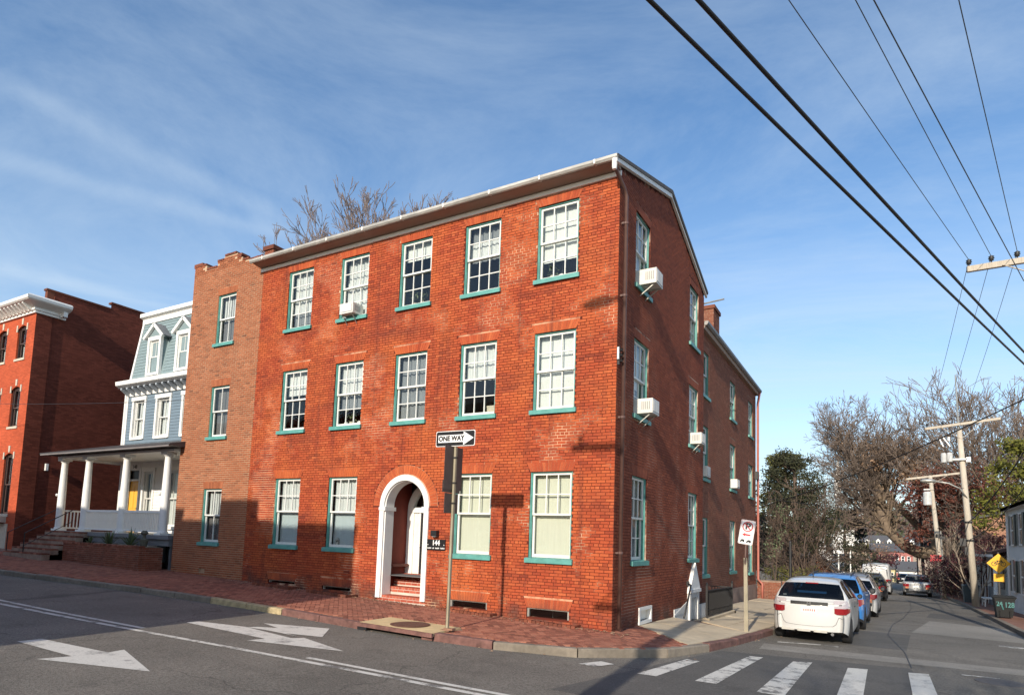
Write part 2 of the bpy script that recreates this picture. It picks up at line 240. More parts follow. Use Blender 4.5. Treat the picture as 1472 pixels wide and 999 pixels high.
# ---------------------------------------------------------------- mesh helpers
class MB:
    def __init__(s, M=None): s.v = []; s.f = []; s.t = []; s.M = M; s.tone = 0.5
    def add(s, vs, fs):
        b = len(s.v)
        if s.M is None: s.v.extend(tuple(p) for p in vs)
        else: s.v.extend(tuple(s.M @ Vector(p)) for p in vs)
        for f in fs: s.f.append(tuple(b+i for i in f)); s.t.append(s.tone)
    def box(s, x0, x1, y0, y1, z0, z1, skip=''):
        fs = {'b': (0, 3, 2, 1), 't': (4, 5, 6, 7), 'f': (0, 1, 5, 4), 'r': (1, 2, 6, 5), 'k': (2, 3, 7, 6), 'l': (3, 0, 4, 7)}
        s.add([(x0, y0, z0), (x1, y0, z0), (x1, y1, z0), (x0, y1, z0), (x0, y0, z1), (x1, y0, z1), (x1, y1, z1), (x0, y1, z1)], [fs[k] for k in fs if k not in skip])
    def bar(s, a, b, w, h, up=(0, 0, 1)):                    # square bar from a to b
        a = Vector(a); b = Vector(b); d = (b-a).normalized(); u = Vector(up)
        if abs(d.dot(u)) > 0.98: u = Vector((0, 1, 0))
        r = d.cross(u).normalized()*w/2; q = r.cross(d).normalized()*h/2
        s.add([a-r-q, a+r-q, a+r+q, a-r+q, b-r-q, b+r-q, b+r+q, b-r+q], [(0, 3, 2, 1), (4, 5, 6, 7), (0, 1, 5, 4), (1, 2, 6, 5), (2, 3, 7, 6), (3, 0, 4, 7)])
    def poly(s, pts): s.add(pts, [tuple(range(len(pts)))])
    def prism(s, pts, off):                                  # polygon pts extruded by vector off
        n = len(pts); o = Vector(off); P = [Vector(p) for p in pts]
        s.add(P+[p+o for p in P], [tuple(range(n-1, -1, -1)), tuple(range(n, 2*n))]+[(i, (i+1) % n, n+(i+1) % n, n+i) for i in range(n)])
    def tube(s, pts, r, n=6, caps=True):
        P = [Vector(p) for p in pts]; R = r if isinstance(r, (list, tuple)) else [r]*len(P); V = []; m = len(P)
        prev = None
        for i in range(m):
            d = (P[min(i+1, m-1)]-P[max(i-1, 0)])
            d = d.normalized() if d.length > 1e-9 else Vector((0, 0, 1))
            if prev is None:
                u = Vector((0, 0, 1)) if abs(d.z) < 0.9 else Vector((1, 0, 0)); a = d.cross(u).normalized()
            else:
                a = prev-d*prev.dot(d); a = a.normalized() if a.length > 1e-6 else d.orthogonal().normalized()
            prev = a; b = d.cross(a)
            for k in range(n):
                w = 2*math.pi*k/n; V.append(P[i]+(a*math.cos(w)+b*math.sin(w))*R[i])
        F = [(i*n+k, i*n+(k+1) % n, (i+1)*n+(k+1) % n, (i+1)*n+k) for i in range(m-1) for k in range(n)]
        if caps: F += [tuple(range(n-1, -1, -1)), tuple((m-1)*n+k for k in range(n))]
        s.add(V, F)
    def lathe(s, prof, n=16, c=(0, 0, 0), axis='z'):
        V = []
        for r, z in prof:
            for k in range(n):
                w = 2*math.pi*k/n; x, y = r*math.cos(w), r*math.sin(w)
                V.append((c[0]+x, c[1]+y, c[2]+z) if axis == 'z' else ((c[0]+z, c[1]+x, c[2]+y) if axis == 'x' else (c[0]+x, c[1]+z, c[2]+y)))
        m = len(prof); s.add(V, [(i*n+k, i*n+(k+1) % n, (i+1)*n+(k+1) % n, (i+1)*n+k) for i in range(m-1) for k in range(n)]+[tuple(range(n-1, -1, -1)), tuple((m-1)*n+k for k in range(n))])
    def mesh(s, name, m, smooth=False, tones=False):
        me = bpy.data.meshes.new(name); me.from_pydata(s.v, [], s.f)
        if m: me.materials.append(m)
        if tones:
            a = me.attributes.new('tone', 'FLOAT', 'FACE'); a.data.foreach_set('value', s.t)
        if smooth: me.polygons.foreach_set('use_smooth', [True]*len(me.polygons))
        me.update(); return me
WM = {}
def place(name, me, parent=None, M=None, local=False, **props):
    o = bpy.data.objects.new(name, me); COL.objects.link(o); M = M or Matrix.Identity(4)
    if parent is not None:
        o.parent = parent
        if not local: o.matrix_parent_inverse = WM[parent.name].inverted()
    o.matrix_basis = M
    WM[o.name] = (WM[parent.name] @ M) if (parent is not None and local) else M.copy()
    for k, v in props.items():
        if v is not None: o[k] = v
    return o
def obj(name, mb, m, parent=None, smooth=False, local=False, tones=False, **props):
    return place(name, mb.mesh(name, m, smooth, tones), parent, None, local, **props)
def thing(name, label, category, loc=(0, 0, 0), rz=0.0, group=None):
    o = place(name, None, None, Matrix.Translation(loc) @ Matrix.Rotation(rz, 4, 'Z'), label=label, category=category, group=group)
    o.empty_display_size = 0.3; return o
def text_mb(txt, h, M, align='CENTER', sx=1.0, bold=1.0):
    c = bpy.data.curves.new('txt', 'FONT'); c.body = txt; c.size = h/0.72; c.align_x = align; c.align_y = 'CENTER'; c.extrude = 0.0015; c.resolution_u = 3; c.offset = 0.004*h/0.1*bold
    o = bpy.data.objects.new('txt', c); me = bpy.data.meshes.new_from_object(o)
    b = MB(M @ Matrix.Diagonal((sx, 1, 1, 1))); b.add([v.co for v in me.vertices], [tuple(p.vertices) for p in me.polygons])
    bpy.data.objects.remove(o); bpy.data.meshes.remove(me); return b
FACE_S = Matrix.Rotation(rad(90), 4, 'X')                    # text plane facing -y
def g_x(x): return x if x < 0 else 3*(1-math.exp(-x/3))
def h_y(y): return 1.5*(math.log1p(math.exp(y/1.5)) if y < 40 else y/1.5)
def zr(x, y): return -0.07-0.0265*g_x(x)-0.026*h_y(y)        # road surface
def zs(x, y):                                                # pavement surface on the near side of the houses
    return zr(x, y)+0.14+0.02*max(0.0, min(y+2.9, 2.9, 2.4-x+0.027*max(y, 0)))
R = random.Random(7)
# ---------------------------------------------------------------- ground, roads
def asphalt(name, a, bcol, speck=0.5, crack=True):
    m = bpy.data.materials.new(name); m.use_nodes = True; t = m.node_tree; b = t.nodes['Principled BSDF']; b.inputs['Roughness'].default_value = 0.88; b.inputs['Specular IOR Level'].default_value = 0.3
    g = N(t, 'ShaderNodeNewGeometry'); src = g.outputs['Position']
    st = N(t, 'ShaderNodeMapping'); st.inputs['Scale'].default_value = (0.25, 1, 1); t.links.new(src, st.inputs[0])
    c = mixc(t, noise(t, src, 0.35, 6, 0.6, 0.35, 0.68), a, bcol)
    c = mixc(t, math_n(t, 'MULTIPLY', noise(t, st.outputs[0], 0.9, 7, 0.6, 0.55, 0.75), 0.5), c, tuple(x*0.62 for x in a))
    c = mixc(t, math_n(t, 'MULTIPLY', noise(t, src, 1.3, 8, 0.72, 0.545, 0.66), 0.5), c, tuple(x*0.45 for x in a))
    c = mixc(t, math_n(t, 'MULTIPLY', noise(t, src, 2.6, 8, 0.75, 0.55, 0.66), 0.35), c, tuple(x*1.5 for x in bcol))
    f = noise(t, src, 30, 5, 1.0, 0.40, 0.60); v = N(t, 'ShaderNodeMapRange'); v.inputs[3].default_value = 1-speck; v.inputs[4].default_value = 1+speck; t.links.new(f, v.inputs[0])
    q = N(t, 'ShaderNodeVectorMath', operation='SCALE'); t.links.new(c, q.inputs[0]); t.links.new(v.outputs[0], q.inputs['Scale']); out = q.outputs[0]
    if crack:
        nz = N(t, 'ShaderNodeTexNoise'); nz.inputs['Scale'].default_value = 1.3; nz.inputs['Detail'].default_value = 6; t.links.new(src, nz.inputs[0])
        vm = N(t, 'ShaderNodeVectorMath', operation='MULTIPLY_ADD'); t.links.new(nz.outputs['Color'], vm.inputs[0]); vm.inputs[1].default_value = (1.1, 1.1, 0); t.links.new(src, vm.inputs[2])
        vo = N(t, 'ShaderNodeTexVoronoi', feature='DISTANCE_TO_EDGE'); vo.inputs['Scale'].default_value = 0.22; t.links.new(vm.outputs[0], vo.inputs['Vector'])
        k = N(t, 'ShaderNodeMapRange'); k.inputs[1].default_value = 0.0; k.inputs[2].default_value = 0.005; k.inputs[3].default_value = 0.5; k.inputs[4].default_value = 0; t.links.new(vo.outputs['Distance'], k.inputs[0])
        out = mixc(t, k.outputs[0], out, (0.025, 0.024, 0.023))
    t.links.new(out, b.inputs['Base Color'])
    n3 = N(t, 'ShaderNodeTexNoise'); n3.inputs['Scale'].default_value = 70; n3.inputs['Detail'].default_value = 4; t.links.new(src, n3.inputs[0])
    bp = N(t, 'ShaderNodeBump'); bp.inputs['Strength'].default_value = 0.7; bp.inputs['Distance'].default_value = 0.012; t.links.new(n3.outputs[0], bp.inputs['Height']); t.links.new(bp.outputs[0], b.inputs['Normal'])
    MATS[name] = m; return m
ASPH = asphalt('worn_asphalt', (0.135, 0.124, 0.106), (0.190, 0.172, 0.146))
ASPHD = asphalt('newer_dark_asphalt', (0.092, 0.088, 0.081), (0.125, 0.118, 0.108), 0.3, False)
ASPHL = asphalt('pale_asphalt_patch', (0.215, 0.20, 0.175), (0.29, 0.27, 0.235), 0.25, False)
SOIL = mat('dry_earth', (0.16, 0.12, 0.075), 0.95, 0.25, 2)
GRASS = mat('dull_grass', (0.10, 0.11, 0.05), 0.95, 0.3, 1.5)
def frange(a, b, s):
    n = max(1, int(round((b-a)/s))); return [a+(b-a)*i/n for i in range(n+1)]
def sheet(mb, xs, ys, zf, dz=0.0):
    V = [(x, y, zf(x, y)+dz) for y in ys for x in xs]; n = len(xs)
    mb.add(V, [(j*n+i, j*n+i+1, (j+1)*n+i+1, (j+1)*n+i) for j in range(len(ys)-1) for i in range(n-1)])
b = MB(); sheet(b, frange(-900, -80, 120)+frange(-70, 70, 5)+frange(80, 900, 120), frange(-700, -60, 120)+frange(-50, 140, 5)+frange(160, 1400, 150), zr, -0.22)
obj('ground', b, SOIL, kind='structure')
b = MB(); sheet(b, frange(-75, -20, 2)+frange(-19, 12, 0.5)+frange(13, 75, 2), frange(-15, -4, 0.4)+frange(-3.7, -1.6, 0.3), zr)
road = obj('road', b, ASPH, kind='structure', smooth=True)
b = MB(); sheet(b, frange(-1.5, 10.5, 0.4), frange(-1.6, 12, 0.3)+frange(13, 175, 4), zr)
sroad = obj('side_street', b, ASPH, kind='structure', smooth=True)
def flat(name, polys, m, parent, dz, **kw):
    b = MB()
    for p in polys:
        if len(p) > 4: b.poly([(x, y, zr(x, y)+dz) for x, y in p]); continue
        q = [Vector(v) for v in p]; nu = max(1, int((q[1]-q[0]).length/0.5)); nv = max(1, int((q[3]-q[0]).length/0.3)); V = []
        for j in range(nv+1):
            for i in range(nu+1): a = q[0].lerp(q[1], i/nu).lerp(q[3].lerp(q[2], i/nu), j/nv); V.append((a.x, a.y, zr(a.x, a.y)+dz))
        b.add(V, [(j*(nu+1)+i, j*(nu+1)+i+1, (j+1)*(nu+1)+i+1, (j+1)*(nu+1)+i) for j in range(nv) for i in range(nu)])
    return obj(name, b, m, parent, **kw)
def strip_poly(mb, pts, w, dz):
    for (x0, y0), (x1, y1) in zip(pts, pts[1:]):
        d = Vector((x1-x0, y1-y0)); n = Vector((-d.y, d.x)).normalized()*w/2; k = max(1, int(d.length/0.8))
        for i in range(k):
            a = Vector((x0, y0))+d*i/k; c = Vector((x0, y0))+d*(i+1)/k
            mb.poly([(q.x, q.y, zr(q.x, q.y)+dz) for q in (a-n, c-n, c+n, a+n)])
def sub(pl, n):                                              # quad bl, br, tr, tl cut into n lengths
    bl, br, tr, tl = [Vector(p) for p in pl]
    return [[tuple(bl.lerp(tl, i/n)), tuple(br.lerp(tr, i/n)), tuple(br.lerp(tr, (i+1)/n)), tuple(bl.lerp(tl, (i+1)/n))] for i in range(n)]
flat('dark_patch', sub([(0.9, -4.6), (5.75, -4.6), (5.28, 1.45), (2.05, 0.75)], 10), ASPHD, road, 0.003)
flat('pale_patch', sub([(5.55, 9.6), (8.35, 9.3), (8.4, 14.5), (6.3, 15.5)], 8), ASPHL, sroad, 0.003)
flat('pale_patch', sub([(2.6, 1.75), (8.4, 2.4), (8.4, 3.2), (2.55, 2.75)], 4), ASPHL, sroad, 0.003)
flat('dark_patch', sub([(2.9, 4.4), (5.3, 4.4), (5.5, 8.6), (3.0, 8.6)], 8), ASPHD, sroad, 0.003)
flat('dark_patch', sub([(6.3, 17.5), (8.4, 17.2), (8.5, 20.5), (6.6, 21)], 6), ASPHD, sroad, 0.003)
b = MB(); strip_poly(b, [(5.3, 1.5), (5.25, 4), (4.95, 8), (5.1, 12), (5.5, 16), (6.0, 24), (6.2, 33)], 0.022, 0.006)
obj('tar_seam', b, mat('tar', (0.03, 0.03, 0.03), 0.6), sroad)
def worn(name, keep_lo, keep_hi):
    m = bpy.data.materials.new(name); m.use_nodes = True; t = m.node_tree; b = t.nodes['Principled BSDF']; b.inputs['Roughness'].default_value = 0.8
    g = N(t, 'ShaderNodeNewGeometry'); src = g.outputs['Position']
    k = noise(t, src, 2.6, 11, 0.8, keep_lo, keep_hi); f = noise(t, src, 34, 5, 0.9, 0.35, 0.65)
    c = mixc(t, math_n(t, 'MULTIPLY', f, 0.6), (0.66, 0.64, 0.58), (0.38, 0.365, 0.33)); t.links.new(mixc(t, k, c, (0.15, 0.145, 0.135)), b.inputs['Base Color'])
    n3 = N(t, 'ShaderNodeTexNoise'); n3.inputs['Scale'].default_value = 60; t.links.new(src, n3.inputs[0]); bp = N(t, 'ShaderNodeBump'); bp.inputs['Strength'].default_value = 0.5; bp.inputs['Distance'].default_value = 0.01
    t.links.new(n3.outputs[0], bp.inputs['Height']); t.links.new(bp.outputs[0], b.inputs['Normal']); MATS[name] = m; return m
PAINT = worn('road_paint', 0.515, 0.68); PAINTW = worn('worn_road_paint', 0.505, 0.575); PAINTV = worn('very_worn_road_paint', 0.44, 0.52)
flat('arrow_marking', [[(-6.69, -7.80), (-5.13, -7.76), (-5.24, -8.15), (-3.57, -7.54), (-5.12, -7.04), (-5.06, -7.30), (-6.70, -7.46)]], PAINT, road, 0.006)
flat('arrow_marking', [[(-6.84, -4.93), (-4.52, -4.95), (-4.60, -5.27), (-2.83, -4.75), (-4.16, -4.40), (-4.28, -4.58), (-5.75, -4.42), (-6.82, -4.68)]], PAINT, road, 0.006)
flat('arrow_marking', [[(-5.70, -4.425), (-5.25, -4.36), (-4.30, -4.38), (-4.72, -4.33), (-4.02, -4.10), (-4.62, -3.34), (-5.90, -3.88), (-5.28, -4.05), (-5.62, -4.25)]], PAINT, road, 0.0062)
b = MB(); strip_poly(b, [(-16, -6.62), (-13, -6.42), (-9.5, -6.24), (-7.43, -6.1), (-5.95, -5.98), (-4.29, -5.83), (-1.15, -5.6), (1.0, -5.47), (3, -5.38)], 0.11, 0.006); obj('lane_line', b, PAINTW, road)
b = MB(); strip_poly(b, [(-18, -6.4), (-13, -6.15), (-9.5, -6.02), (-6.7, -5.84)], 0.10, 0.006); obj('lane_line', b, PAINTW, road)
b = MB(); strip_poly(b, [(-2.85, -5.50), (-0.37, -5.36), (1.2, -5.27), (3, -5.2)], 0.10, 0.006); obj('lane_line', b, PAINT, road)
for pl, m in (([(0.48, -2.72), (0.78, -2.74), (0.95, -2.30), (0.68, -2.22)], PAINTW), ([(1.50, -2.74), (1.80, -2.72), (2.02, -0.88), (1.78, -0.82)], PAINTW), ([(2.37, -2.62), (2.69, -2.6), (2.87, 0.52), (2.63, 0.49)], PAINTW),
              ([(3.28, -2.75), (3.65, -2.75), (3.71, 0.66), (3.40, 0.5)], PAINTW), ([(4.27, -2.8), (4.60, -2.8), (4.61, 0.66), (4.30, 0.54)], PAINT), ([(5.22, -2.85), (5.55, -2.85), (5.54, 0.96), (5.23, 0.84)], PAINT)):
    flat('crosswalk_stripe', sub(pl, 6), m, road, 0.009)
flat('stop_line', [[(2.75, 3.25), (3.62, 3.62), (3.62, 3.78), (2.75, 3.42)]], PAINTW, sroad, 0.006)
flat('stop_line', [[(3.70, 3.56), (3.98, 3.58), (3.98, 3.72), (3.70, 3.70)]], PAINTV, sroad, 0.006)
flat('stop_line', [[(7.35, 7.6), (8.3, 7.5), (8.3, 7.95), (7.4, 8.05)]], PAINTV, sroad, 0.006)
b = MB(); b.lathe([(0.36, 0), (0.36, 0.012), (0.33, 0.014)], 24, (6.55, 0.95, zr(6.55, 0.95)-0.002)); t_ = thing('manhole_cover', 'round iron manhole cover in the roadway right of the crosswalk stripes', 'manhole cover', (6.55, 0.95, zr(6.55, 0.95))); obj('cover', b, mat('worn_iron_cover', (0.085, 0.075, 0.068), 0.6, 0.25, 14, bump=0.6, bscale=70), t_)
flat('stop_line', [[(6.05, 1.3), (6.6, 1.4), (6.6, 1.5), (6.05, 1.42)]], PAINTV, sroad, 0.006)

# ---------------------------------------------------------------- kerbs and pavements
KP = [(-75, -6.0), (-40, -4.6), (-26, -4.15), (-20, -4.0), (-17.2, -3.9), (-14.5, -3.45), (-11.6, -3.13), (-8.4, -2.88), (-6.0, -2.87), (-4.2, -2.95), (-2.7, -2.88), (-1.2, -2.72), (0.24, -2.22), (1.15, -1.5), (1.68, -0.4), (2.05, 1.25), (2.30, 3.2), (2.45, 4.8), (2.68, 10), (3.0, 20), (3.45, 36), (3.9, 55), (4.6, 90), (5, 160)]
def densify(P, step):
    out = []; P = [Vector(p) for p in P]
    for i in range(len(P)-1):
        p0, p1, p2, p3 = P[max(i-1, 0)], P[i], P[i+1], P[min(i+2, len(P)-1)]; L = (p2-p1).length; n = max(1, int(L/step))
        t0 = (p2-p0)/max((p2-p0).length, 1e-6)*L; t3 = (p3-p1)/max((p3-p1).length, 1e-6)*L
        for k in range(n):
            u = k/n; out.append((2*u**3-3*u*u+1)*p1+(u**3-2*u*u+u)*t0+(-2*u**3+3*u*u)*p2+(u**3-u*u)*t3)
    out.append(P[-1]); return out
KL = densify(KP, 0.6)
def inward(L, d):
    out = []
    for i, p in enumerate(L):
        t = (L[min(i+1, len(L)-1)]-L[max(i-1, 0)]).normalized(); out.append(p+Vector((-t.y, t.x))*d)
    return out
KI = inward(KL, 0.16)
WELL = (4.5, 8.2, 0.72)                                      # basement stairwell opening: y0, y1, x1
def back(p):
    if p.x < -15.4: return Vector((p.x, 2.6))
    if p.x < 0.2: return Vector((min(p.x, 0), 0.25))
    y = max(0.25, (p.y+2.2)*0.75) if p.y < 1.8 else p.y+1.2*max(0, 1-(p.y-1.8)/4)
    return Vector((0.72 if WELL[0]-0.01 <= y <= WELL[1] else -0.3, y))
SI = []
for i, p in enumerate(KI):
    SI.append((p, back(p)))
    if i+1 < len(KI):
        q = back(KI[i+1]); y0, y1 = back(p).y, q.y
        for yc in WELL[:2]:
            if p.x > 0.2 and y0 < yc <= y1:
                u = (yc-y0)/(y1-y0); m_ = p.lerp(KI[i+1], u)
                SI += [(m_, Vector((-0.3 if yc == WELL[0] else 0.72, yc))), (m_, Vector((0.72 if yc == WELL[0] else -0.3, yc)))]
b = MB(); V = []; K = 7
for p, q in SI:
    for k in range(K):
        a = p.lerp(q, k/(K-1)); V.append((a.x, a.y, zs(a.x, a.y)-0.025))
b.add(V, [(i*K+k, (i+1)*K+k, (i+1)*K+k+1, i*K+k+1) for i in range(len(SI)-1) for k in range(K-1)])
pave = obj('pavement', b, MO_PAVE, kind='structure', smooth=True)
# kerb stones
kerb_parts = []
i = 0
dst = [0]
for a, c in zip(KL, KL[1:]): dst.append(dst[-1]+(c-a).length)
i0 = next(i for i, p in enumerate(KL) if p.x > -30)
i = i0
while i < len(KL)-2 and KL[i].y < 60:
    j = min(i+2, len(KL)-1); mid = KL[(i+j)//2]
    bb = MB(); V = []
    gap = 0.012
    for k, p, q in ((i, KL[i], KI[i]), (j, KL[j], KI[j])):
        o = KL[j if k == i else i]; s_ = (o-p).normalized()*gap; p = p+s_; q = q+s_
        zt = zs(q.x, q.y)+0.002+R.uniform(-0.02, 0.006)
        V += [(p.x, p.y, zr(p.x, p.y)-0.1), (q.x, q.y, zr(p.x, p.y)-0.1), (q.x, q.y, zt), (p.x+(q.x-p.x)*0.12, p.y+(q.y-p.y)*0.12, zt), (p.x, p.y, zt-0.02)]
    bb.add(V, [(4, 3, 2, 1, 0), (5, 6, 7, 8, 9), (0, 5, 9, 4), (4, 9, 8, 3), (3, 8, 7, 2), (2, 7, 6, 1)])
    kerb_parts.append((bb, KERBY if -8.6 < mid.x < -6.6 else KERBR if (-6.6 < mid.x < -4.2 or -2.4 < mid.x < -1.0 or (mid.x > 1.9 and 0.8 < mid.y < 4.5)) else KERBM, -4.35 < mid.x < -2.35 and mid.y < 0))
    i = j
kb = MB(); strip = [(KL[k], KI[k]) for k in range(i0)]
V = []
for p, q in strip: V += [(p.x, p.y, zr(p.x, p.y)-0.05), (p.x, p.y, zs(q.x, q.y)), (q.x, q.y, zs(q.x, q.y))]
kb.add(V, [(3*k+m_, 3*k+3+m_, 3*k+4+m_, 3*k+1+m_) for k in range(len(strip)-1) for m_ in (0, 1)])
kerb = obj('kerb', kb, KERBM, kind='structure')
for bb, m, drain in kerb_parts:
    if not drain: obj('kerb_stone', bb, m, kerb)
# pavement bricks, laid in herringbone
def inside(p, poly):
    c = False; x, y = p; n = len(poly)
    for i in range(n):
        (x0, y0), (x1, y1) = poly[i], poly[(i+1) % n]
        if (y0 > y) != (y1 > y) and x < (x1-x0)*(y-y0)/(y1-y0)+x0: c = not c
    return c
KB = [tuple(p) for p in inward(KL, 0.21) if p.x > -25.5 and p.y < -0.35]
BPOLY = KB+[(1.60, -0.12), (0.0, 1.66), (0.0, -0.01), (-15.42, -0.01), (-15.42, 0.35), (-16.1, 0.35), (-16.1, -0.92), (-21.9, -0.92), (-22.0, -1.0), (-25.5, -0.3)]
DRAIN = (-4.25, -2.38, -3.2, -1.98)
PW = 0.104
br = []; ca = math.cos(rad(45)); sa = math.sin(rad(45))
for r in range(-260, 260):
    for c in range(-260, 260):
        k = (c+r) % 4
        if k not in (0, 2): continue
        u, v = ((c+1)*PW, (r+0.5)*PW) if k == 0 else ((c+0.5)*PW, (r+1)*PW)
        x = u*ca-v*sa-12; y = u*sa+v*ca-1.5
        if not (-25.6 < x < 2 and -5 < y < 2): continue
        if DRAIN[0]-0.08 < x < DRAIN[1]+0.08 and y < DRAIN[3]+0.08: continue
        if not inside((x, y), BPOLY): continue
        br.append((x, y, rad(45) if k == 0 else rad(135)))
def pave_brick(mb, x, y, a, z=None):
    hl, hw = PW-0.004, PW/2-0.004; cx, sx = math.cos(a), math.sin(a); dz = R.uniform(-0.004, 0.004); V = []
    for zz_, k in ((-0.05, 1), (0.0, 0.97)):
        for l, w in ((-hl, -hw), (hl, -hw), (hl, hw), (-hl, hw)):
            px, py = x+(l*cx-w*sx)*k, y+(l*sx+w*cx)*k; V.append((px, py, zs(px, py)+dz+zz_))
    mb.tone = R.random(); mb.add(V, [(4, 5, 6, 7), (0, 1, 5, 4), (1, 2, 6, 5), (2, 3, 7, 6), (3, 0, 4, 7)])
br.sort(key=lambda t: (t[0]-CAM.x)**2+(t[1]-CAM.y)**2)
pb = MB(); hl, hw = PW-0.004, PW/2-0.004
pb.add([(-hl, -hw, -0.05), (hl, -hw, -0.05), (hl, hw, -0.05), (-hl, hw, -0.05), (-hl*0.97, -hw*0.95, 0), (hl*0.97, -hw*0.95, 0), (hl*0.97, hw*0.95, 0), (-hl*0.97, hw*0.95, 0)], [(4, 5, 6, 7), (0, 1, 5, 4), (1, 2, 6, 5), (2, 3, 7, 6), (3, 0, 4, 7)])
pbm = pb.mesh('paving_brick', B_PAVE)
for x, y, a in br[:300]:
    e = 0.1; tilt = Vector((-(zs(x+e, y)-zs(x-e, y))/(2*e), -(zs(x, y+e)-zs(x, y-e))/(2*e), 1)).to_track_quat('Z', 'Y').to_matrix().to_4x4()
    nrm = Vector((-(zs(x+e, y)-zs(x-e, y))/(2*e), -(zs(x, y+e)-zs(x, y-e))/(2*e), 1)).normalized()
    Mx = Matrix.Translation((x, y, zs(x, y)+R.uniform(-0.004, 0.004))) @ Vector((0, 0, 1)).rotation_difference(nrm).to_matrix().to_4x4() @ Matrix.Rotation(a, 4, 'Z')
    o = place('brick', pbm, pave, Mx); o['tone'] = R.random()
b = MB()
for x, y, a in br[300:]: pave_brick(b, x, y, a)
obj('brick_paving', b, B_PAVE, pave, tones=True, kind='stuff')
# concrete flags of the side pavement
wy = [1.72, 3.0, 4.5, 5.8, 7.0, 8.2, 9.7, 11.2, 12.7, 14.2, 15.7, 17.2, 19, 21, 23, 26, 29, 33, 37, 42, 48]
ky = [-0.06, 1.6, 3.3, 4.9, 6.4, 7.9, 9.5, 11.1, 12.7, 14.2, 15.7, 17.2, 19, 21, 23, 26, 29, 33, 37, 42, 48]
def kx(y):
    for p, q in zip(KI, KI[1:]):
        if p.x > 0.5 and p.y <= y <= q.y: return p.x+(q.x-p.x)*(y-p.y)/(q.y-p.y)
    return 2.4
for i in range(len(wy)-1):
    xw = WELL[2]+0.02 if WELL[0]-0.01 <= wy[i] < WELL[1]-0.01 else 0.0
    if wy[i] > 17.5: xw = -0.3
    L0, L1 = Vector((xw, wy[i]+0.01)), Vector((xw, wy[i+1]-0.01)); R0, R1 = Vector((kx(ky[i])-0.015, ky[i]+0.01)), Vector((kx(ky[i+1])-0.015, ky[i+1]-0.01))
    for u0, u1 in ((0, 0.495), (0.505, 1)):
        bb = MB(); dz = R.uniform(-0.006, 0.004); n = 4; V = []
        for ty in range(n+1):
            for tx in range(n+1):
                u = u0+(u1-u0)*tx/n; a = L0.lerp(R0, u).lerp(L1.lerp(R1, u), ty/n); V.append((a.x, a.y, zs(a.x, a.y)+dz))
        m_ = n+1; ring = [k for k in range(m_)]+[k*m_+n for k in range(1, m_)]+[n*m_+n-k for k in range(1, m_)]+[(n-k)*m_ for k in range(1, n)]
        base = len(V); V += [(V[k][0], V[k][1], V[k][2]-0.06) for k in ring]
        F = [(r_*m_+k, r_*m_+k+1, (r_+1)*m_+k+1, (r_+1)*m_+k) for r_ in range(n) for k in range(n)]
        F += [(ring[(k+1) % len(ring)], ring[k], base+k, base+(k+1) % len(ring)) for k in range(len(ring))]
        bb.add(V, F); obj('paving_slab', bb, CONC, pave)
# storm drain with its concrete lid
zd = zs(-3.3, -2.5)
t_ = thing('storm_drain', 'storm drain with buff concrete lid, faded red front edge and dark slot under it', 'storm drain', (-3.3, -2.6, zd))
b = MB(); V = [(-4.22, -2.93), (-2.42, -2.90), (-2.40, -2.0), (-4.2, -2.02)]
b.prism([(x, y, zs(x, y)-0.055) for x, y in V], (0, 0, 0.065)); obj('lid', b, CONCY, t_)
b = MB(); b.prism([(-4.24, -2.985, zs(-4.2, -2.9)-0.07), (-2.40, -2.95, zs(-2.4, -2.9)-0.07), (-2.40, -2.90, zs(-2.4, -2.9)-0.07), (-4.24, -2.935, zs(-4.2, -2.9)-0.07)], (0, 0, 0.078)); obj('front_edge', b, KERBR, t_)
b = MB(); b.box(-4.2, -2.42, -2.90, -2.3, zr(-3, -2.9)-0.3, zd-0.08, skip='f'); 
b.box(-4.24, -4.0, -2.97, -2.88, zr(-4.2, -2.9)-0.05, zd-0.05); obj('throat', b, BLACK, t_)
b = MB(); b.lathe([(0.40, 0.0), (0.40, 0.012), (0.36, 0.016)], 28, (-3.32, -2.45, zs(-3.32, -2.45)+0.006)); obj('cover', b, RUSTC, t_)
# right hand pavement
KR = densify([(75, -6), (30, -3.6), (14, -2.4), (10.4, -1.2), (9.0, 1.0), (8.55, 4), (8.46, 11.7), (8.55, 18.5), (8.7, 30), (8.68, 38), (8.62, 51), (8.6, 70), (8.8, 160)], 1.2)
KRI = [p+Vector(((KR[min(i+1, len(KR)-1)]-KR[max(i-1, 0)]).normalized().y, -(KR[min(i+1, len(KR)-1)]-KR[max(i-1, 0)]).normalized().x))*0.16 for i, p in enumerate(KR)]
b = MB(); V = []
for p in KRI:
    for k in range(5):
        q = p+Vector((1.0 if p.y > 0 else 0.4, 0.0 if p.y > 0 else 0.9))*(k*3.0/4 if p.y > 0 else k*0.8); V.append((q.x, q.y, zr(p.x, p.y)+0.135+0.01*k))
b.add(V, [(i*5+k, i*5+k+1, i*5+k+6, i*5+k+5) for i in range(len(KR)-1) for k in range(4)])
B_FAR = mortar_mat('worn_brick_walk', (0.20, 0.10, 0.075), (0.30, 0.17, 0.125), 3.0, 0.35, 0.65)
pave2 = obj('pavement_across_side_street', b, B_FAR, kind='structure')
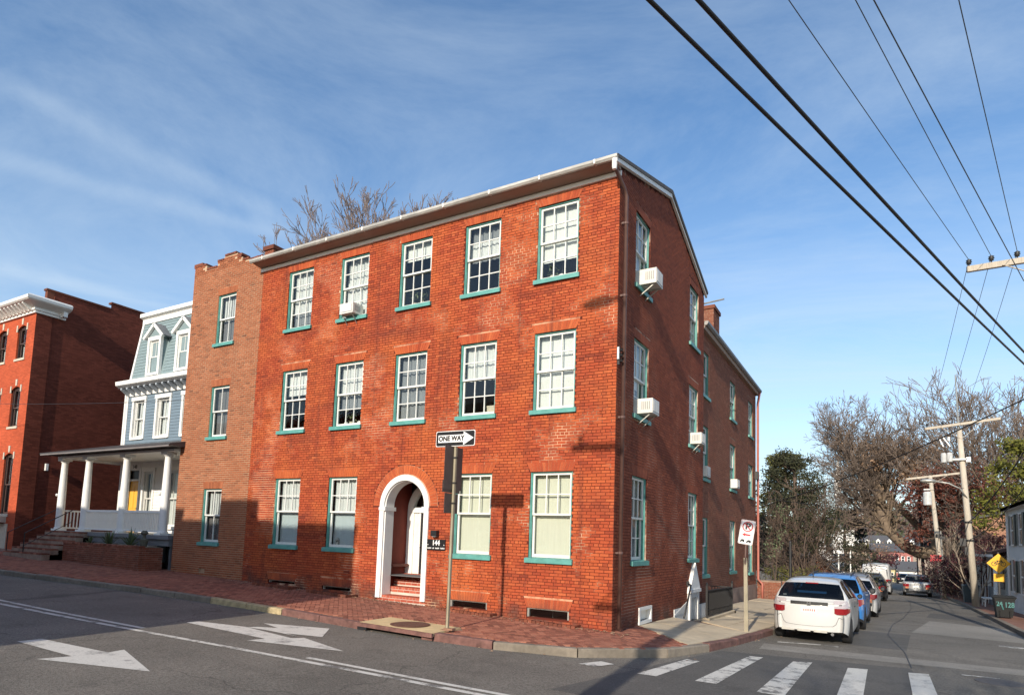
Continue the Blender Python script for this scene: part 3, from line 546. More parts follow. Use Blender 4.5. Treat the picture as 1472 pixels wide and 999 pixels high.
for i in range(0, len(KR)-1):
    if not -1 < KR[i].y < 62: continue
    bb = MB(); V = []
    for p, q, o in ((KR[i], KRI[i], KR[i+1]), (KR[i+1], KRI[i+1], KR[i])):
        s_ = (o-p).normalized()*0.015; p = p+s_; q = q+s_; z = zr(p.x, p.y); V += [(p.x, p.y, z-0.1), (q.x, q.y, z-0.1), (q.x, q.y, z+0.14), (p.x, p.y, z+0.13)]
    bb.add(V, [(0, 1, 2, 3), (7, 6, 5, 4), (0, 3, 7, 4), (3, 2, 6, 7)]); obj('kerb_stone', bb, KERBM, pave2)
# dead leaves and grit along the kerbs
b = MB()
for k in range(2200):
    if R.random() < 0.55:
        i = R.randrange(len(KL)); p = KL[i]
        if not (-14 < p.x and p.y < 14): continue
        off = abs(R.gauss(0, 0.12)); n = (KL[min(i+1, len(KL)-1)]-KL[max(i-1, 0)]).normalized(); x, y = p.x+n.y*off+n.x*R.uniform(-.4, .4), p.y-n.x*off+n.y*R.uniform(-.4, .4); z = zr(x, y)
        if inside((x, y), BPOLY): continue
    else: x = R.uniform(-12, 0.4); y = -abs(R.gauss(0, 0.2))-0.03; z = zs(x, y)
    s_ = R.uniform(0.01, 0.035); a = R.uniform(0, 6.28); V = []
    for w in (0, 1.6, 3.1, 4.7): V.append((x+s_*math.cos(a+w), y+s_*math.sin(a+w)*0.7, z+0.008+R.uniform(0, 0.02)))
    b.add(V, [(0, 1, 2, 3)])
obj('fallen_leaves', b, L_TAN, kind='stuff')
# ---------------------------------------------------------------- brick walls and windows
RB = random.Random(11)
CO, BL, BH, JT = 0.068, 0.203, 0.059, 0.010
IDENT = Matrix.Identity(4)
def free_spans(u0, u1, z0, z1, holes):
    sp = [(u0, u1)]
    for h in holes:
        for a, c in h(z0, z1):
            sp = [q for s in sp for q in ((s[0], min(s[1], a)), (max(s[0], c), s[1])) if q[1]-q[0] > 1e-6]
    return sp
def rect_hole(a, c, z0, z1):
    return lambda p, q: [(a, c)] if (q > z0+0.012 and p < z1-0.012) else []
def arch_hole(cx, r, zspring, zbot, extra=0.0):
    def f(p, q):
        if q < zbot or p > zspring+r: return []
        zm = max(0, (p+q)/2-zspring)
        if zm >= r: return []
        w = math.sqrt(r*r-zm*zm); return [(cx-w-extra, cx+w+extra)]
    return f
def jack_hole(a, c, z0, z1, splay):
    return lambda p, q: [(a-splay*((p+q)/2-z0)/(z1-z0), c+splay*((p+q)/2-z0)/(z1-z0))] if (q > z0+0.012 and p < z1-0.012) else []
MO_ARCH = mortar_mat('arch_mortar', (0.56, 0.30, 0.18), (0.26, 0.065, 0.035), 2.2, 0.45, 0.62)
def brick_list(u0, u1, z0, z1, holes, top=None, header_every=6, BH=BH, JT=JT):
    out = []; n = int((z1-z0)/CO)
    for i in range(n):
        p, q = z0+i*CO, z0+i*CO+BH
        hdr = i % header_every == 3; L = (0.098 if hdr else BL)+JT
        off = (i % 2)*L/2 + (0.03 if hdr else 0)
        for a, c in free_spans(u0, u1, p, q, holes):
            k = math.floor((a-u0+off)/L)
            while True:
                s = u0-off+k*L; e = s+L-JT; k += 1
                if s >= c: break
                s2, e2 = max(s, a), min(e, c)
                if e2-s2 < 0.035: continue
                if top and q > min(top(s2), top(e2)): continue
                out.append((s2, e2, p, q))
    return out
def add_bricks(mb, lst, proud=0.0025):
    for s, e, p, q in lst:
        d = -RB.uniform(0, proud); mb.tone = min(1, max(0, RB.gauss(0.52, 0.17))); j = RB.uniform(-0.002, 0.002)
        mb.add([(s, 0.022, p), (e, 0.022, p), (e, 0.022, q), (s, 0.022, q), (s+0.002, d, p+0.002+j), (e-0.002, d, p+0.002), (e-0.002, d, q-0.002+j), (s+0.002, d, q-0.002)],
               [(4, 5, 6, 7), (0, 1, 5, 4), (1, 2, 6, 5), (2, 3, 7, 6), (3, 0, 4, 7)])
def arch_bricks(mb, a, c, z0, z1, splay, w=0.062):
    n = max(5, int(round((c-a+splay)/(w+JT))))
    for i in range(n):
        g = 0.006; f0, f1 = i/n, (i+1)/n; bo = lambda f: a+(c-a)*f; to = lambda f: a-splay+(c-a+2*splay)*f
        d = -RB.uniform(0, 0.003); mb.tone = min(1, max(0, RB.gauss(0.62, 0.15)))
        P = [(bo(f0)+g/2, z0), (bo(f1)-g/2, z0), (to(f1)-g/2, z1), (to(f0)+g/2, z1)]
        mb.add([(x, 0.022, z) for x, z in P]+[(x, d, z) for x, z in P], [(4, 5, 6, 7), (0, 1, 5, 4), (1, 2, 6, 5), (2, 3, 7, 6), (3, 0, 4, 7)])
def arch_back(mb, a, c, z0, z1, splay): mb.add([(a, 0.0055, z0), (c, 0.0055, z0), (c+splay, 0.0055, z1+0.05), (a-splay, 0.0055, z1+0.05)], [(0, 1, 2, 3)])
def ring_bricks(mb, cx, cz, r0, r1, n, a0=0.0, a1=180.0):
    for i in range(n):
        f0, f1 = rad(a0+(a1-a0)*(i+0.06)/n), rad(a0+(a1-a0)*(i+0.94)/n); d = -RB.uniform(0, 0.004); mb.tone = min(1, max(0, RB.gauss(0.65, 0.15)))
        P = [(cx+r0*math.cos(f0), cz+r0*math.sin(f0)), (cx+r1*math.cos(f0), cz+r1*math.sin(f0)), (cx+r1*math.cos(f1), cz+r1*math.sin(f1)), (cx+r0*math.cos(f1), cz+r0*math.sin(f1))]
        mb.add([(x, 0.022, z) for x, z in P]+[(x, d, z) for x, z in P], [(7, 6, 5, 4), (4, 5, 1, 0), (5, 6, 2, 1), (6, 7, 3, 2), (7, 4, 0, 3)])
def wall_back(mb, u0, u1, z0, z1, holes, depth=0.16, top=None, d=0.008):
    """mortar plane set back behind the brick faces, with jambs in the openings; holes = rectangles"""
    us = sorted({u0, u1, *[x for h in holes for x in h[:2]]}); zs_ = sorted({z0, z1, *[x for h in holes for x in h[2:4]]})
    for i in range(len(us)-1):
        for j in range(len(zs_)-1):
            cu, cz = (us[i]+us[i+1])/2, (zs_[j]+zs_[j+1])/2
            if any(h[0] < cu < h[1] and h[2] < cz < h[3] for h in holes): continue
            mb.add([(us[i], d, zs_[j]), (us[i+1], d, zs_[j]), (us[i+1], d, zs_[j+1]), (us[i], d, zs_[j+1])], [(0, 1, 2, 3)])
    for a, c, p, q in [h[:4] for h in holes]:
        for V in ([(a, d, p), (a, depth, p), (a, depth, q), (a, d, q)], [(c, depth, p), (c, d, p), (c, d, q), (c, depth, q)], [(a, d, q), (a, depth, q), (c, depth, q), (c, d, q)], [(a, depth, p), (a, d, p), (c, d, p), (c, depth, p)]):
            mb.add(V, [(0, 1, 2, 3)])
_wcache = {}
def window_meshes(w, h, cols=3, lower=True, two=False, sillw=0.06, frame=TEAL, sash=SASH, sill=None, fw=0.026):
    key = (round(w, 3), round(h, 3), cols, lower, two, frame.name, sash.name)
    if key in _wcache: return _wcache[key]
    f = fw; D = {}
    b = MB(); b.box(0, f, 0.035, 0.17, 0, h); b.box(w-f, w, 0.035, 0.17, 0, h); b.box(f, w-f, 0.045, 0.17, h-f, h); b.box(f, w-f, 0.05, 0.17, 0, 0.02)
    b.box(f, f+0.018, 0.055, 0.07, 0.02, h-f); b.box(w-f-0.018, w-f, 0.055, 0.07, 0.02, h-f)
    D['frame'] = b.mesh('window', frame)
    b = MB(); b.prism([(-sillw, -0.065, -0.005), (w+sillw, -0.065, -0.005), (w+sillw, 0.0, 0.012), (w, 0.0, 0.012), (w, 0.06, 0.018), (0, 0.06, 0.018), (0, 0.0, 0.012), (-sillw, 0.0, 0.012)], (0, 0, -0.10)); D['sill'] = b.mesh('sill', sill or frame)
    s = 0.056; mu = 0.024; x0, x1 = f+0.004, w-f-0.004; zm = h*0.5
    panes = []
    def mk(zb, zt, y, n, rows):
        b = MB(); b.box(x0, x0+s, y, y+0.04, zb, zt); b.box(x1-s, x1, y, y+0.04, zb, zt); b.box(x0+s, x1-s, y, y+0.04, zt-s*0.8, zt); b.box(x0+s, x1-s, y, y+0.04, zb, zb+s*(1.25 if zb < zm-0.1 else 0.8))
        xa, xb, za, zb2 = x0+s, x1-s, zb+s*(1.25 if zb < zm-0.1 else 0.8), zt-s*0.8
        for k in range(1, n): xx = xa+(xb-xa)*k/n; b.box(xx-mu/2, xx+mu/2, y+0.003, y+0.035, za, zb2)
        for k in range(1, rows):
            zz_ = za+(zb2-za)*k/rows
            for q in range(n): b.box(xa+(xb-xa)*q/n+mu/2*(q > 0), xa+(xb-xa)*(q+1)/n-mu/2*(q < n-1), y+0.004, y+0.034, zz_-mu/2, zz_+mu/2)
        for i in range(n):
            for j in range(rows): panes.append((xa+(xb-xa)*i/n, xa+(xb-xa)*(i+1)/n, za+(zb2-za)*j/rows, za+(zb2-za)*(j+1)/rows, y+0.02))
        return b.mesh('sash', sash)
    lr = 1 if (two or not lower) else 2
    D['sash'] = [mk(zm-0.01, h-f-0.004, 0.075, cols, 1 if two else 2), mk(0.022, zm+0.03, 0.118, cols if lower else 1, lr)]
    pm = {}
    D['panes'] = []
    for a, c, p, q, y in panes:
        k = (round(c-a, 3), round(q-p, 3))
        if k not in pm: bb = MB(); bb.box(0, c-a, -0.002, 0.002, 0, q-p); pm[k] = bb.mesh('pane', GLASS)
        D['panes'].append((pm[k], Matrix.Translation((a, y, p))))
    _wcache[key] = D; return D
def put_window(parent, M, w, h, blinds=(), **kw):
    """blinds: list of (z from, z to as fractions of the height, material)"""
    D = window_meshes(w, h, **kw)
    o = place('window', D['frame'], parent, M)
    place('sill', D['sill'], o, None, True)
    for s in D['sash']: place('sash', s, o, None, True)
    for me, m in D['panes']: place('pane', me, o, m, True)
    for i, (a, c, m) in enumerate(blinds):
        b = MB(); y = 0.23+0.03*i; n = 24; V = []
        wob = 0.004 if m in (BLIND, BEIGE_BLIND, FROST) else 0.022
        xa, xb = 0.03, w-0.03
        if len(blinds) and m is GREYC: pass
        for k in range(n+1):
            x = xa+(xb-xa)*k/n; d = y+wob*math.sin(k*1.9+RB.random()); V += [(x, d, a*h), (x, d+wob*0.3*math.cos(k), c*h)]
        b.add(V, [(2*k, 2*k+2, 2*k+3, 2*k+1) for k in range(n)]); place('curtain' if wob > 0.01 else 'blind', b.mesh('blind', m, True), o, None, True)
    return o
# ================================================================ main building
ROT_E = Matrix.Rotation(rad(90), 4, 'Z')                     # wall facing +x: local x runs along +y, depth runs to -x
FX = [-10.06, -7.875, -5.681, -3.58, -1.501]; WW = 1.05
ROWS = [(1.53, 3.47), (4.88, 6.69), (7.96, 9.76)]
main = thing('brick_building', 'large three-storey red brick corner building with green sills, white sashes and an arched entrance', 'building', (-5.9, 3.8, 0))
DOOR = dict(cx=-5.66, ro=0.80, zs=2.68, zb=0.30)
wins = []
for r, (p, q) in enumerate(ROWS):
    for c, x in enumerate(FX):
        if r == 0 and c == 2: continue
        wins.append((x-WW/2, x+WW/2, p-0.09, q, r, c))
BASE = [(-2.02, -0.98, 0.235, 0.435), (-4.13, -3.07, 0.285, 0.455), (-8.42, -7.36, 0.40, 0.50), (-10.62, -9.5, 0.45, 0.53)]
holes = [rect_hole(*w[:4]) for w in wins]+[rect_hole(*w) for w in BASE]+[arch_hole(DOOR['cx'], DOOR['ro'], DOOR['zs'], 0), arch_hole(DOOR['cx'], 1.06, DOOR['zs'], DOOR['zs'])]
AH = 3*CO
arches = [(w[0], w[1], w[3], w[3]+AH, 0.10) for w in wins]+[(w[0], w[1], w[3], w[3]+AH, 0.09) for w in BASE]
holes += [jack_hole(*a) for a in arches]
blist = brick_list(-11.80, 0.0, 0.0, 10.06, holes)
b = MB(); wh = [w[:4] for w in wins]+[w for w in BASE]
dx0, dx1 = DOOR['cx']-DOOR['ro'], DOOR['cx']+DOOR['ro']
wall_back(b, -11.80, -0.001, -0.2, 10.12, wh+[(dx0, dx1, -0.2, DOOR['zs']+DOOR['ro'])], depth=0.17)
# spandrels above the arch
n = 24
for i in range(n):
    a0, a1 = math.pi*i/n, math.pi*(i+1)/n; x0, x1 = DOOR['cx']+DOOR['ro']*math.cos(a0), DOOR['cx']+DOOR['ro']*math.cos(a1)
    b.add([(x1, 0.008, DOOR['zs']+DOOR['ro']*math.sin(a1)), (x0, 0.008, DOOR['zs']+DOOR['ro']*math.sin(a0)), (x0, 0.008, DOOR['zs']+DOOR['ro']), (x1, 0.008, DOOR['zs']+DOOR['ro'])], [(0, 1, 2, 3)])
fwall = obj('front_wall', b, MO_FRONT, main)
full = [t for t in blist if abs(t[1]-t[0]-BL) < 1e-4]
full.sort(key=lambda t: ((t[0]+t[1])/2-CAM.x)**2+CAM.y**2+(t[2]-CAM.z)**2)
near = set(full[:300])
b = MB(); add_bricks(b, [t for t in blist if t not in near])
for a in arches: arch_bricks(b, *a)
ring_bricks(b, DOOR['cx'], DOOR['zs'], 0.825, 1.045, 40)
for a in arches: ab = MB(); arch_back(ab, *a); place('arch_mortar', ab.mesh('arch_mortar', MO_ARCH), fwall, None, True)
ab = MB()
for i in range(24):
    f0, f1 = math.pi*i/24, math.pi*(i+1)/24; ab.add([(DOOR['cx']+r*math.cos(t), 0.0055, DOOR['zs']+r*math.sin(t)) for r, t in ((0.80, f0), (1.055, f0), (1.055, f1), (0.80, f1))], [(3, 2, 1, 0)])
place('arch_mortar', ab.mesh('arch_mortar', MO_ARCH), fwall, None, True)
obj('brickwork', b, B_FRONT, fwall, tones=True, kind='stuff')
ub = MB(); L2, H2 = BL, BH
ub.add([(0, 0.022, 0), (L2, 0.022, 0), (L2, 0.022, H2), (0, 0.022, H2), (0.002, 0, 0.002), (L2-0.002, 0, 0.002), (L2-0.002, 0, H2-0.002), (0.002, 0, H2-0.002)], [(4, 5, 6, 7), (0, 1, 5, 4), (1, 2, 6, 5), (2, 3, 7, 6), (3, 0, 4, 7)])
ubm = ub.mesh('brick', B_FRONT)
for s, e, p, q in near:
    o = place('brick', ubm, fwall, Matrix.Translation((s, -RB.uniform(0, 0.0025), p+RB.uniform(-.0015, .0015))), True); o['tone'] = min(1, max(0.01, RB.gauss(0.52, 0.17)))
# front windows
def bl(r, c):
    return {(2, 4): [(0.27, 1, BLIND)], (2, 3): [(0.55, 0.78, CURTAIN), (0.5, 1, GREYC)], (2, 2): [(0.74, 1, BLIND)], (2, 1): [(0.0, 0.62, CURTAIN), (0.5, 1, CURTAIN)], (2, 0): [(0.3, 1, CURTAIN), (0.1, 0.5, GREYC)],
            (1, 4): [(0.02, 1, BLIND)], (1, 3): [(0.5, 1, CURTAIN)], (1, 2): [(0.02, 1, GREYC)], (1, 1): [(0.5, 1, CURTAIN), (0.3, 0.55, GREYC)], (1, 0): [(0.60, 1, BLIND)],
            (0, 4): [(0.0, 1, BEIGE_BLIND)], (0, 3): [(0.0, 1, BEIGE_BLIND)], (0, 1): [(0.48, 1, CURTAIN), (0.0, 0.52, FROST)], (0, 0): [(0.48, 1, CURTAIN), (0.0, 0.52, FROST)]}[(r, c)]
for a, c, p, q, r, k in wins:
    put_window(main, Matrix.Translation((a, 0, p+0.09)), WW, q-p-0.09, bl(r, k), lower=(r > 0))
# small things standing on the inner sills
for (c, r, items) in ((1, 1, [(0.28, 'p'), (0.5, 'g'), (0.75, 'p')]), (3, 1, [(0.8, 'box')]), (2, 2, [(0.35, 'g'), (0.62, 'g')]), (4, 2, [(0.3, 'g'), (0.5, 'p')]), (3, 2, [(0.3, 'p')])):
    for fx, kind in items:
        x = FX[c]-WW/2+fx*WW; z = ROWS[r][0]+0.02; b = MB()
        if kind == 'g':
            b.lathe([(0.05, 0), (0.07, 0.12), (0.06, 0.13)], 10, (x, 0.22, z)); t_ = thing('potted_plant', '%s potted plant on the inner sill of the %s window' % (('left', 'right')[fx > 0.5] if (c, r) == (2, 2) else 'small', {(1, 1): 'second-from-left middle-floor', (2, 2): 'central top-floor', (4, 2): 'rightmost top-floor'}[(c, r)]), 'plant', (x, 0.22, z), 0, 'plants on the inner window sills'); obj('pot', b, STONE, t_)
            lb = MB()
            for q in range(36):
                d = Vector((RB.gauss(0, .09), RB.gauss(0, .035), 0.14+abs(RB.gauss(0.12, .09)))); u = Vector((RB.uniform(-1, 1), RB.uniform(-1, 1), RB.uniform(-.5, 1))).normalized()*0.035; v = u.orthogonal().normalized()*0.02; o_ = Vector((x, 0.22, z))+d
                lb.add([o_-u, o_-v, o_+u, o_+v], [(0, 1, 2, 3)])
            obj('leaves', lb, L_IVY, t_)
        elif kind == 'p':
            b.prism([(x-0.06, 0.21, z), (x+0.06, 0.21, z), (x+0.07, 0.215, z+0.12), (x+0.02, 0.215, z+0.15), (x-0.05, 0.215, z+0.13)], (0, 0.02, 0)); b.box(x-0.065, x+0.065, 0.2, 0.26, z-0.01, z+0.012)
            obj('paper_card', b, CREAM, label='white card propped %s' % {(1, 1): 'left of the plant in the second-from-left middle-floor window' if fx < 0.5 else 'right of the plant in the second-from-left middle-floor window', (4, 2): 'on the inner sill of the rightmost top-floor window', (3, 2): 'on the inner sill of the fourth top-floor window from the left'}[(c, r)], category='card', group='cards propped on the inner sills')
        else:
            b.box(x-0.14, x+0.14, 0.21, 0.34, z, z+0.2); b.box(x-0.145, x+0.145, 0.205, 0.345, z+0.2, z+0.24); obj('cardboard_box', b, STONE, label='beige lidded box on the inner sill of the fourth middle-floor window', category='box')
# lanterns on the inner sills of the ground floor windows
for x, lab in ((FX[1]-0.28, 'small grey lantern on the inner sill of the window just left of the arch'), (-13.62, 'small grey lantern on the inner sill of the ground-floor window of the tan brick annex')):
    z = 1.56; b = MB(); b.box(x-0.06, x+0.06, 0.185, 0.25, z, z+0.03); b.box(x-0.055, x+0.055, 0.19, 0.245, z+0.17, z+0.2)
    for sx in (-0.05, 0.04): b.box(x+sx, x+sx+0.01, 0.19, 0.245, z+0.03, z+0.17)
    b.lathe([(0.05, 0.2), (0.015, 0.26)], 8, (x, 0.218, z)); t_ = thing('lantern', lab, 'lantern', (x, 0.22, z)); obj('cage', b, GALV, t_)
    b = MB(); b.lathe([(0.025, 0.03), (0.025, 0.12)], 8, (x, 0.218, z)); obj('candle', b, CREAM, t_)
# basement windows, front
for i, (a, c, p, q) in enumerate(BASE):
    b = MB(); b.box(a, a+0.05, 0.04, 0.1, p, q); b.box(c-0.05, c, 0.04, 0.1, p, q); b.box(a+.05, c-.05, 0.04, 0.1, q-0.025, q); o = obj('basement_window', b, GALV, main)
    b = MB(); b.box(a+0.05, c-0.05, 0.07, 0.08, p, q-0.025); obj('pane', b, GLASS, o, local=False) if False else place('pane', b.mesh('pane', GLASS), o, None, True)
    bb = MB(); nb = 14; zg = zs((a+c)/2, -0.2); x0, x1 = a-0.10, c+0.30
    for k in range(nb):
        u0, u1 = x0+(x1-x0)*k/nb, x0+(x1-x0)*(k+1)/nb-0.012; bb.tone = RB.random()*0.6; z0_ = zs(u0, -0.25)
        if i < 2: bb.box(u0, u1, -0.31, -0.21, z0_-0.05, z0_+0.055+RB.uniform(-.006, .006))
        else: bb.box(u0, u1, -0.46, -0.36, z0_-0.05, z0_+0.075+RB.uniform(-.008, .008))
    for yy in ((-0.2, -0.1) if i < 2 else (-0.35, -0.24, -0.13)):
        bb.box(x1-0.1, x1-0.01, yy-0.0, yy+0.09, zs(x1, yy)-0.05, zs(x1, yy)+0.06)
    t_ = obj('window_well_curb', bb, B_OLD, main, tones=True)
# interior: dark rooms behind the glass
b = MB(); b.box(-11.5, -0.5, 1.6, 1.62, 0.2, 9.9)
for z in (0.9, 4.1, 7.3, 9.95): b.box(-11.5, -0.35, 0.3, 1.6, z-0.02, z)
for x in (-8.95, -6.75, -4.55, -2.55): b.box(x-0.02, x, 0.4, 1.6, 0.9, 9.9)
b.box(-1.62, -1.60, 0.5, 7.4, 0.2, 9.6); b.box(-1.6, -0.3, 4.0, 4.02, 0.9, 9.9)
for z in (4.1, 7.3): b.box(-1.6, -0.3, 1.7, 7.4, z-0.02, z)
obj('inner_partition', b, ROOM, main)
# cornice and gutter
b = MB()
b.prism([(-11.86, -0.002, 9.99), (-11.86, -0.05, 9.99), (-11.86, -0.05, 10.085), (-11.86, -0.03, 10.11), (-11.86, -0.002, 10.11)], (11.90, 0, 0)); obj('frieze_moulding', b, CREAM, main)
b = MB(); b.prism([(-11.88, -0.002, 10.115), (-11.88, -0.045, 10.115), (-11.88, -0.16, 10.125), (-11.88, -0.33, 10.155), (-11.88, -0.36, 10.18), (-11.88, -0.002, 10.30)], (11.90, 0, 0)); obj('soffit', b, BROWN, main)
b = MB(); b.prism([(-11.9, -0.37, 10.15), (-11.9, -0.40, 10.13), (-11.9, -0.44, 10.14), (-11.9, -0.475, 10.18), (-11.9, -0.48, 10.235), (-11.9, -0.465, 10.235), (-11.9, -0.37, 10.22)], (12.0, 0, 0)); gut = obj('gutter', b, mat('weathered_white_gutter', (0.42, 0.405, 0.37), 0.5, 0.2, 6, metal=0.1, stretch=(1, 1, 6), var2=0.2, scale2=1.2), main)
b = MB(); b.box(-0.02, 0.02, -0.484, -0.37, 10.14, 10.24); gsm = b.mesh('gutter_strap', CREAM)
for k in range(9): place('gutter_strap', gsm, gut, Matrix.Translation((-11.3+k*1.36, 0, 0)), True)
b = MB(); b.lathe([(0.055, 0), (0.055, -0.18), (0.045, -0.24)], 10, (0.03, -0.42, 10.16)); place('outlet', b.mesh('outlet', WHITE), gut, None, True)
# roof
RT = lambda y: 10.36+(y+0.45)*(11.44-10.36)/4.1 if y < 3.65 else 11.44-(y-3.65)*(11.44-10.02)/4.05
b = MB(); b.prism([(-11.9, -0.45, 10.245), (-11.9, 3.65, 11.50), (-11.9, 7.72, 10.10), (-11.9, 7.7, 10.02), (-11.9, 3.65, 11.40), (-11.9, -0.40, 10.19)], (12.02, 0, 0)); obj('roof', b, SHINGLE, main)
b = MB(); b.prism([(0.022, -0.45, 10.08), (0.022, -0.45, 10.24), (0.022, 3.66, 11.475), (0.022, 3.66, 11.29)], (0.075, 0, 0)); obj('rake_board', b, WHITE, main)
b = MB(); b.prism([(0.022, 3.665, 11.32), (0.022, 3.665, 11.475), (0.022, 7.74, 10.06), (0.022, 7.74, 9.93)], (0.06, 0, 0)); obj('rake_board', b, GREYW, main)
# side wall facing the side street
SW = [(1.103, 2.151), (5.915, 6.955)]
swins = [(a, c, p-0.09, q, r, k) for r, (p, q) in enumerate(ROWS) for k, (a, c) in enumerate(SW)]
VENT = (1.66, 2.58, 0.07, 0.46)
gt = lambda y: 10.16+(11.36-10.16)*y/3.65 if y < 3.65 else 11.36-(y-3.65)*(11.36-9.98)/4.0
HD = [(5.92, 6.94, -1.0, 0.72)]
sarch = [(w[0], w[1], w[3], w[3]+AH, 0.10) for w in swins]
sh = [rect_hole(*w[:4]) for w in swins]+[rect_hole(*VENT), rect_hole(*HD[0])]+[jack_hole(*a) for a in sarch]
sl_ = brick_list(0.0, 7.65, -0.068*2, 11.4, sh, top=gt)
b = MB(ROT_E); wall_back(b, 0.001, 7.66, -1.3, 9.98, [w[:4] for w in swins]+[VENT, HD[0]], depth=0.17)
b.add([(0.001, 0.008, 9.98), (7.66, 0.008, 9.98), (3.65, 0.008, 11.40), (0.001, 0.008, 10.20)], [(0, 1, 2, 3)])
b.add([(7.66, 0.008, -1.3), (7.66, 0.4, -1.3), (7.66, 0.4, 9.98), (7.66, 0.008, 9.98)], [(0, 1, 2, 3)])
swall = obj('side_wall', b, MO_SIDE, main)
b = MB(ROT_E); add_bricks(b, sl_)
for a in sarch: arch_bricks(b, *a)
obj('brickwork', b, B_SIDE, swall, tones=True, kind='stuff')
b = MB(); b.box(-11.78, -11.6, 0.02, 7.65, -0.2, 10.3); b.box(-11.6, -0.35, 7.4, 7.65, -0.2, 9.95); obj('party_wall', b, MO_SIDE, main)
sb = {(2, 0): [(0.3, 1, CURTAIN)], (2, 1): [(0.5, 1, GREYC)], (1, 0): [(0.4, 1, BLIND)], (1, 1): [(0.4, 1, CURTAIN)], (0, 0): [(0.0, 1, GREYC)], (0, 1): [(0.0, 1, GREYC)]}
for a, c, p, q, r, k in swins:
    put_window(main, ROT_E @ Matrix.Translation((a, 0, p+0.09)), c-a, q-p-0.09, sb[(r, k)])
# vent at the foot of the side wall
b = MB(ROT_E); a, c, p, q = VENT; f = 0.07
b.box(a, c, -0.03, 0.05, q-f, q); b.box(a, c, -0.03, 0.05, p, p+f); b.box(a, a+f, -0.03, 0.05, p+f, q-f); b.box(c-f, c, -0.03, 0.05, p+f, q-f); vt = obj('cellar_vent', b, WHITE, main)
b = MB(ROT_E); b.box(a+f, c-f, 0.10, 0.12, p+f, q-f); b.box(c-f-0.01, c-f, 0.05, 0.1, p+f, q-f); place('louvre', b.mesh('louvre', CREAM), vt, None, True)
# downpipe
b = MB(); b.tube([(0.03, -0.42, 9.98), (0.04, -0.30, 9.93), (0.075, 0.10, 9.72), (0.085, 0.20, 9.6), (0.085, 0.20, 0.14)], 0.042, 10); dp = obj('downpipe', b, RUSTP, main, smooth=True)
for z in (8.95, 7.3, 4.6, 1.7): b = MB(); b.lathe([(0.055, 0), (0.055, 0.05)], 10, (0.085, 0.20, z)); b.box(0.0, 0.06, 0.13, 0.16, z, z+0.04); place('pipe_bracket', b.mesh('pipe_bracket', RUSTP), dp, None, True)
t_ = thing('wall_insulator', 'black and white cable bracket on the building corner beside the brown downpipe', 'cable bracket', (0.05, 0.08, 5.95)); b = MB(); b.box(0.0, 0.05, 0.03, 0.07, 5.75, 6.15); obj('bracket', b, IRON, t_)
b = MB()
for z in (5.83, 5.95, 6.07): b.lathe([(0.02, -0.03), (0.045, -0.02), (0.03, 0), (0.045, 0.02), (0.02, 0.03)], 8, (0.08, 0.05, z))
obj('insulator', b, IRON, t_); b = MB(); b.box(0.012, 0.05, -0.01, 0.028, 5.86, 6.12); obj('tag', b, SIGNW, t_)
# arched entrance
cx, zsprg = DOOR['cx'], DOOR['zs']
def arch_band(mb, cx, r0, r1, zs_, zb, y0, y1, n=24):
    pr = []
    A = [(cx+r*1, zb) for r in (r0, r1)]
    ang = [math.pi*i/n for i in range(n+1)]
    inn = [(cx+r0, zb)]+[(cx+r0*math.cos(t), zs_+r0*math.sin(t)) for t in ang]+[(cx-r0, zb)]
    out = [(cx+r1, zb)]+[(cx+r1*math.cos(t), zs_+r1*math.sin(t)) for t in ang]+[(cx-r1, zb)]
    m = len(inn); V = [(x, y0, z) for x, z in inn]+[(x, y0, z) for x, z in out]+[(x, y1, z) for x, z in inn]+[(x, y1, z) for x, z in out]
    F = []
    for i in range(m-1): F += [(i, i+1, m+i+1, m+i), (2*m+i, 3*m+i, 3*m+i+1, 2*m+i+1), (i, 2*m+i, 2*m+i+1, i+1), (m+i, m+i+1, 3*m+i+1, 3*m+i)]
    mb.add(V, F)
b = MB(); arch_band(b, cx, 0.655, 0.80, zsprg, 0.33, -0.035, 0.36); arch_band(b, cx, 0.63, 0.655, zsprg, 0.33, 0.02, 0.34)
dw = obj('doorway', b, WHITE, main, smooth=False)
b = MB()
for s in (-1, 1):
    x = cx+s*0.655; b.box(min(x, x-s*0.06), max(x, x-s*0.06), -0.05, 0.38, zsprg-0.12, zsprg-0.02)
    x2 = cx+s*0.81; b.box(min(x2, cx+s*0.655), max(x2, cx+s*0.655), -0.055, -0.034, zsprg-0.11, zsprg-0.03)
place('capital', b.mesh('capital', WHITE), dw, None, True)
for nm, M_, bx in (('porch_wall', mat('red_plaster', (0.20, 0.036, 0.022), 0.8, 0.15, 3), None),):
    b = MB(); xl, xr = cx-0.80, cx+0.80
    b.add([(xl, 0.34, 0.3), (xl, 1.25, 0.3), (xl, 1.25, 3.6), (xl, 0.34, 3.6)], [(3, 2, 1, 0)]); b.add([(xr, 0.34, 0.3), (xr, 1.25, 0.3), (xr, 1.25, 3.6), (xr, 0.34, 3.6)], [(0, 1, 2, 3)]); b.add([(xl, 0.3, 3.5), (xr, 0.3, 3.5), (xr, 1.25, 3.5), (xl, 1.25, 3.5)], [(0, 1, 2, 3)])
    obj(nm, b, M_, main)
b = MB(); b.box(cx-0.80, cx-0.64, 0.42, 1.05, 1.10, 1.17); obj('porch_ledge', b, mat('dark_red_cap', (0.16, 0.05, 0.035), 0.7), main)
b = MB(); arch_band(b, cx, 0.60, 0.79, zsprg-0.05, 0.9, 1.10, 1.22); b.box(cx-0.60, cx+0.60, 1.08, 1.2, zsprg-0.12, zsprg+0.02); b.box(cx-0.60, cx-0.56, 1.10, 1.2, 0.9, zsprg-0.12); b.box(cx-0.38, cx-0.33, 1.11, 1.2, 0.9, zsprg-0.12); df = obj('inner_door_frame', b, WHITE, main)
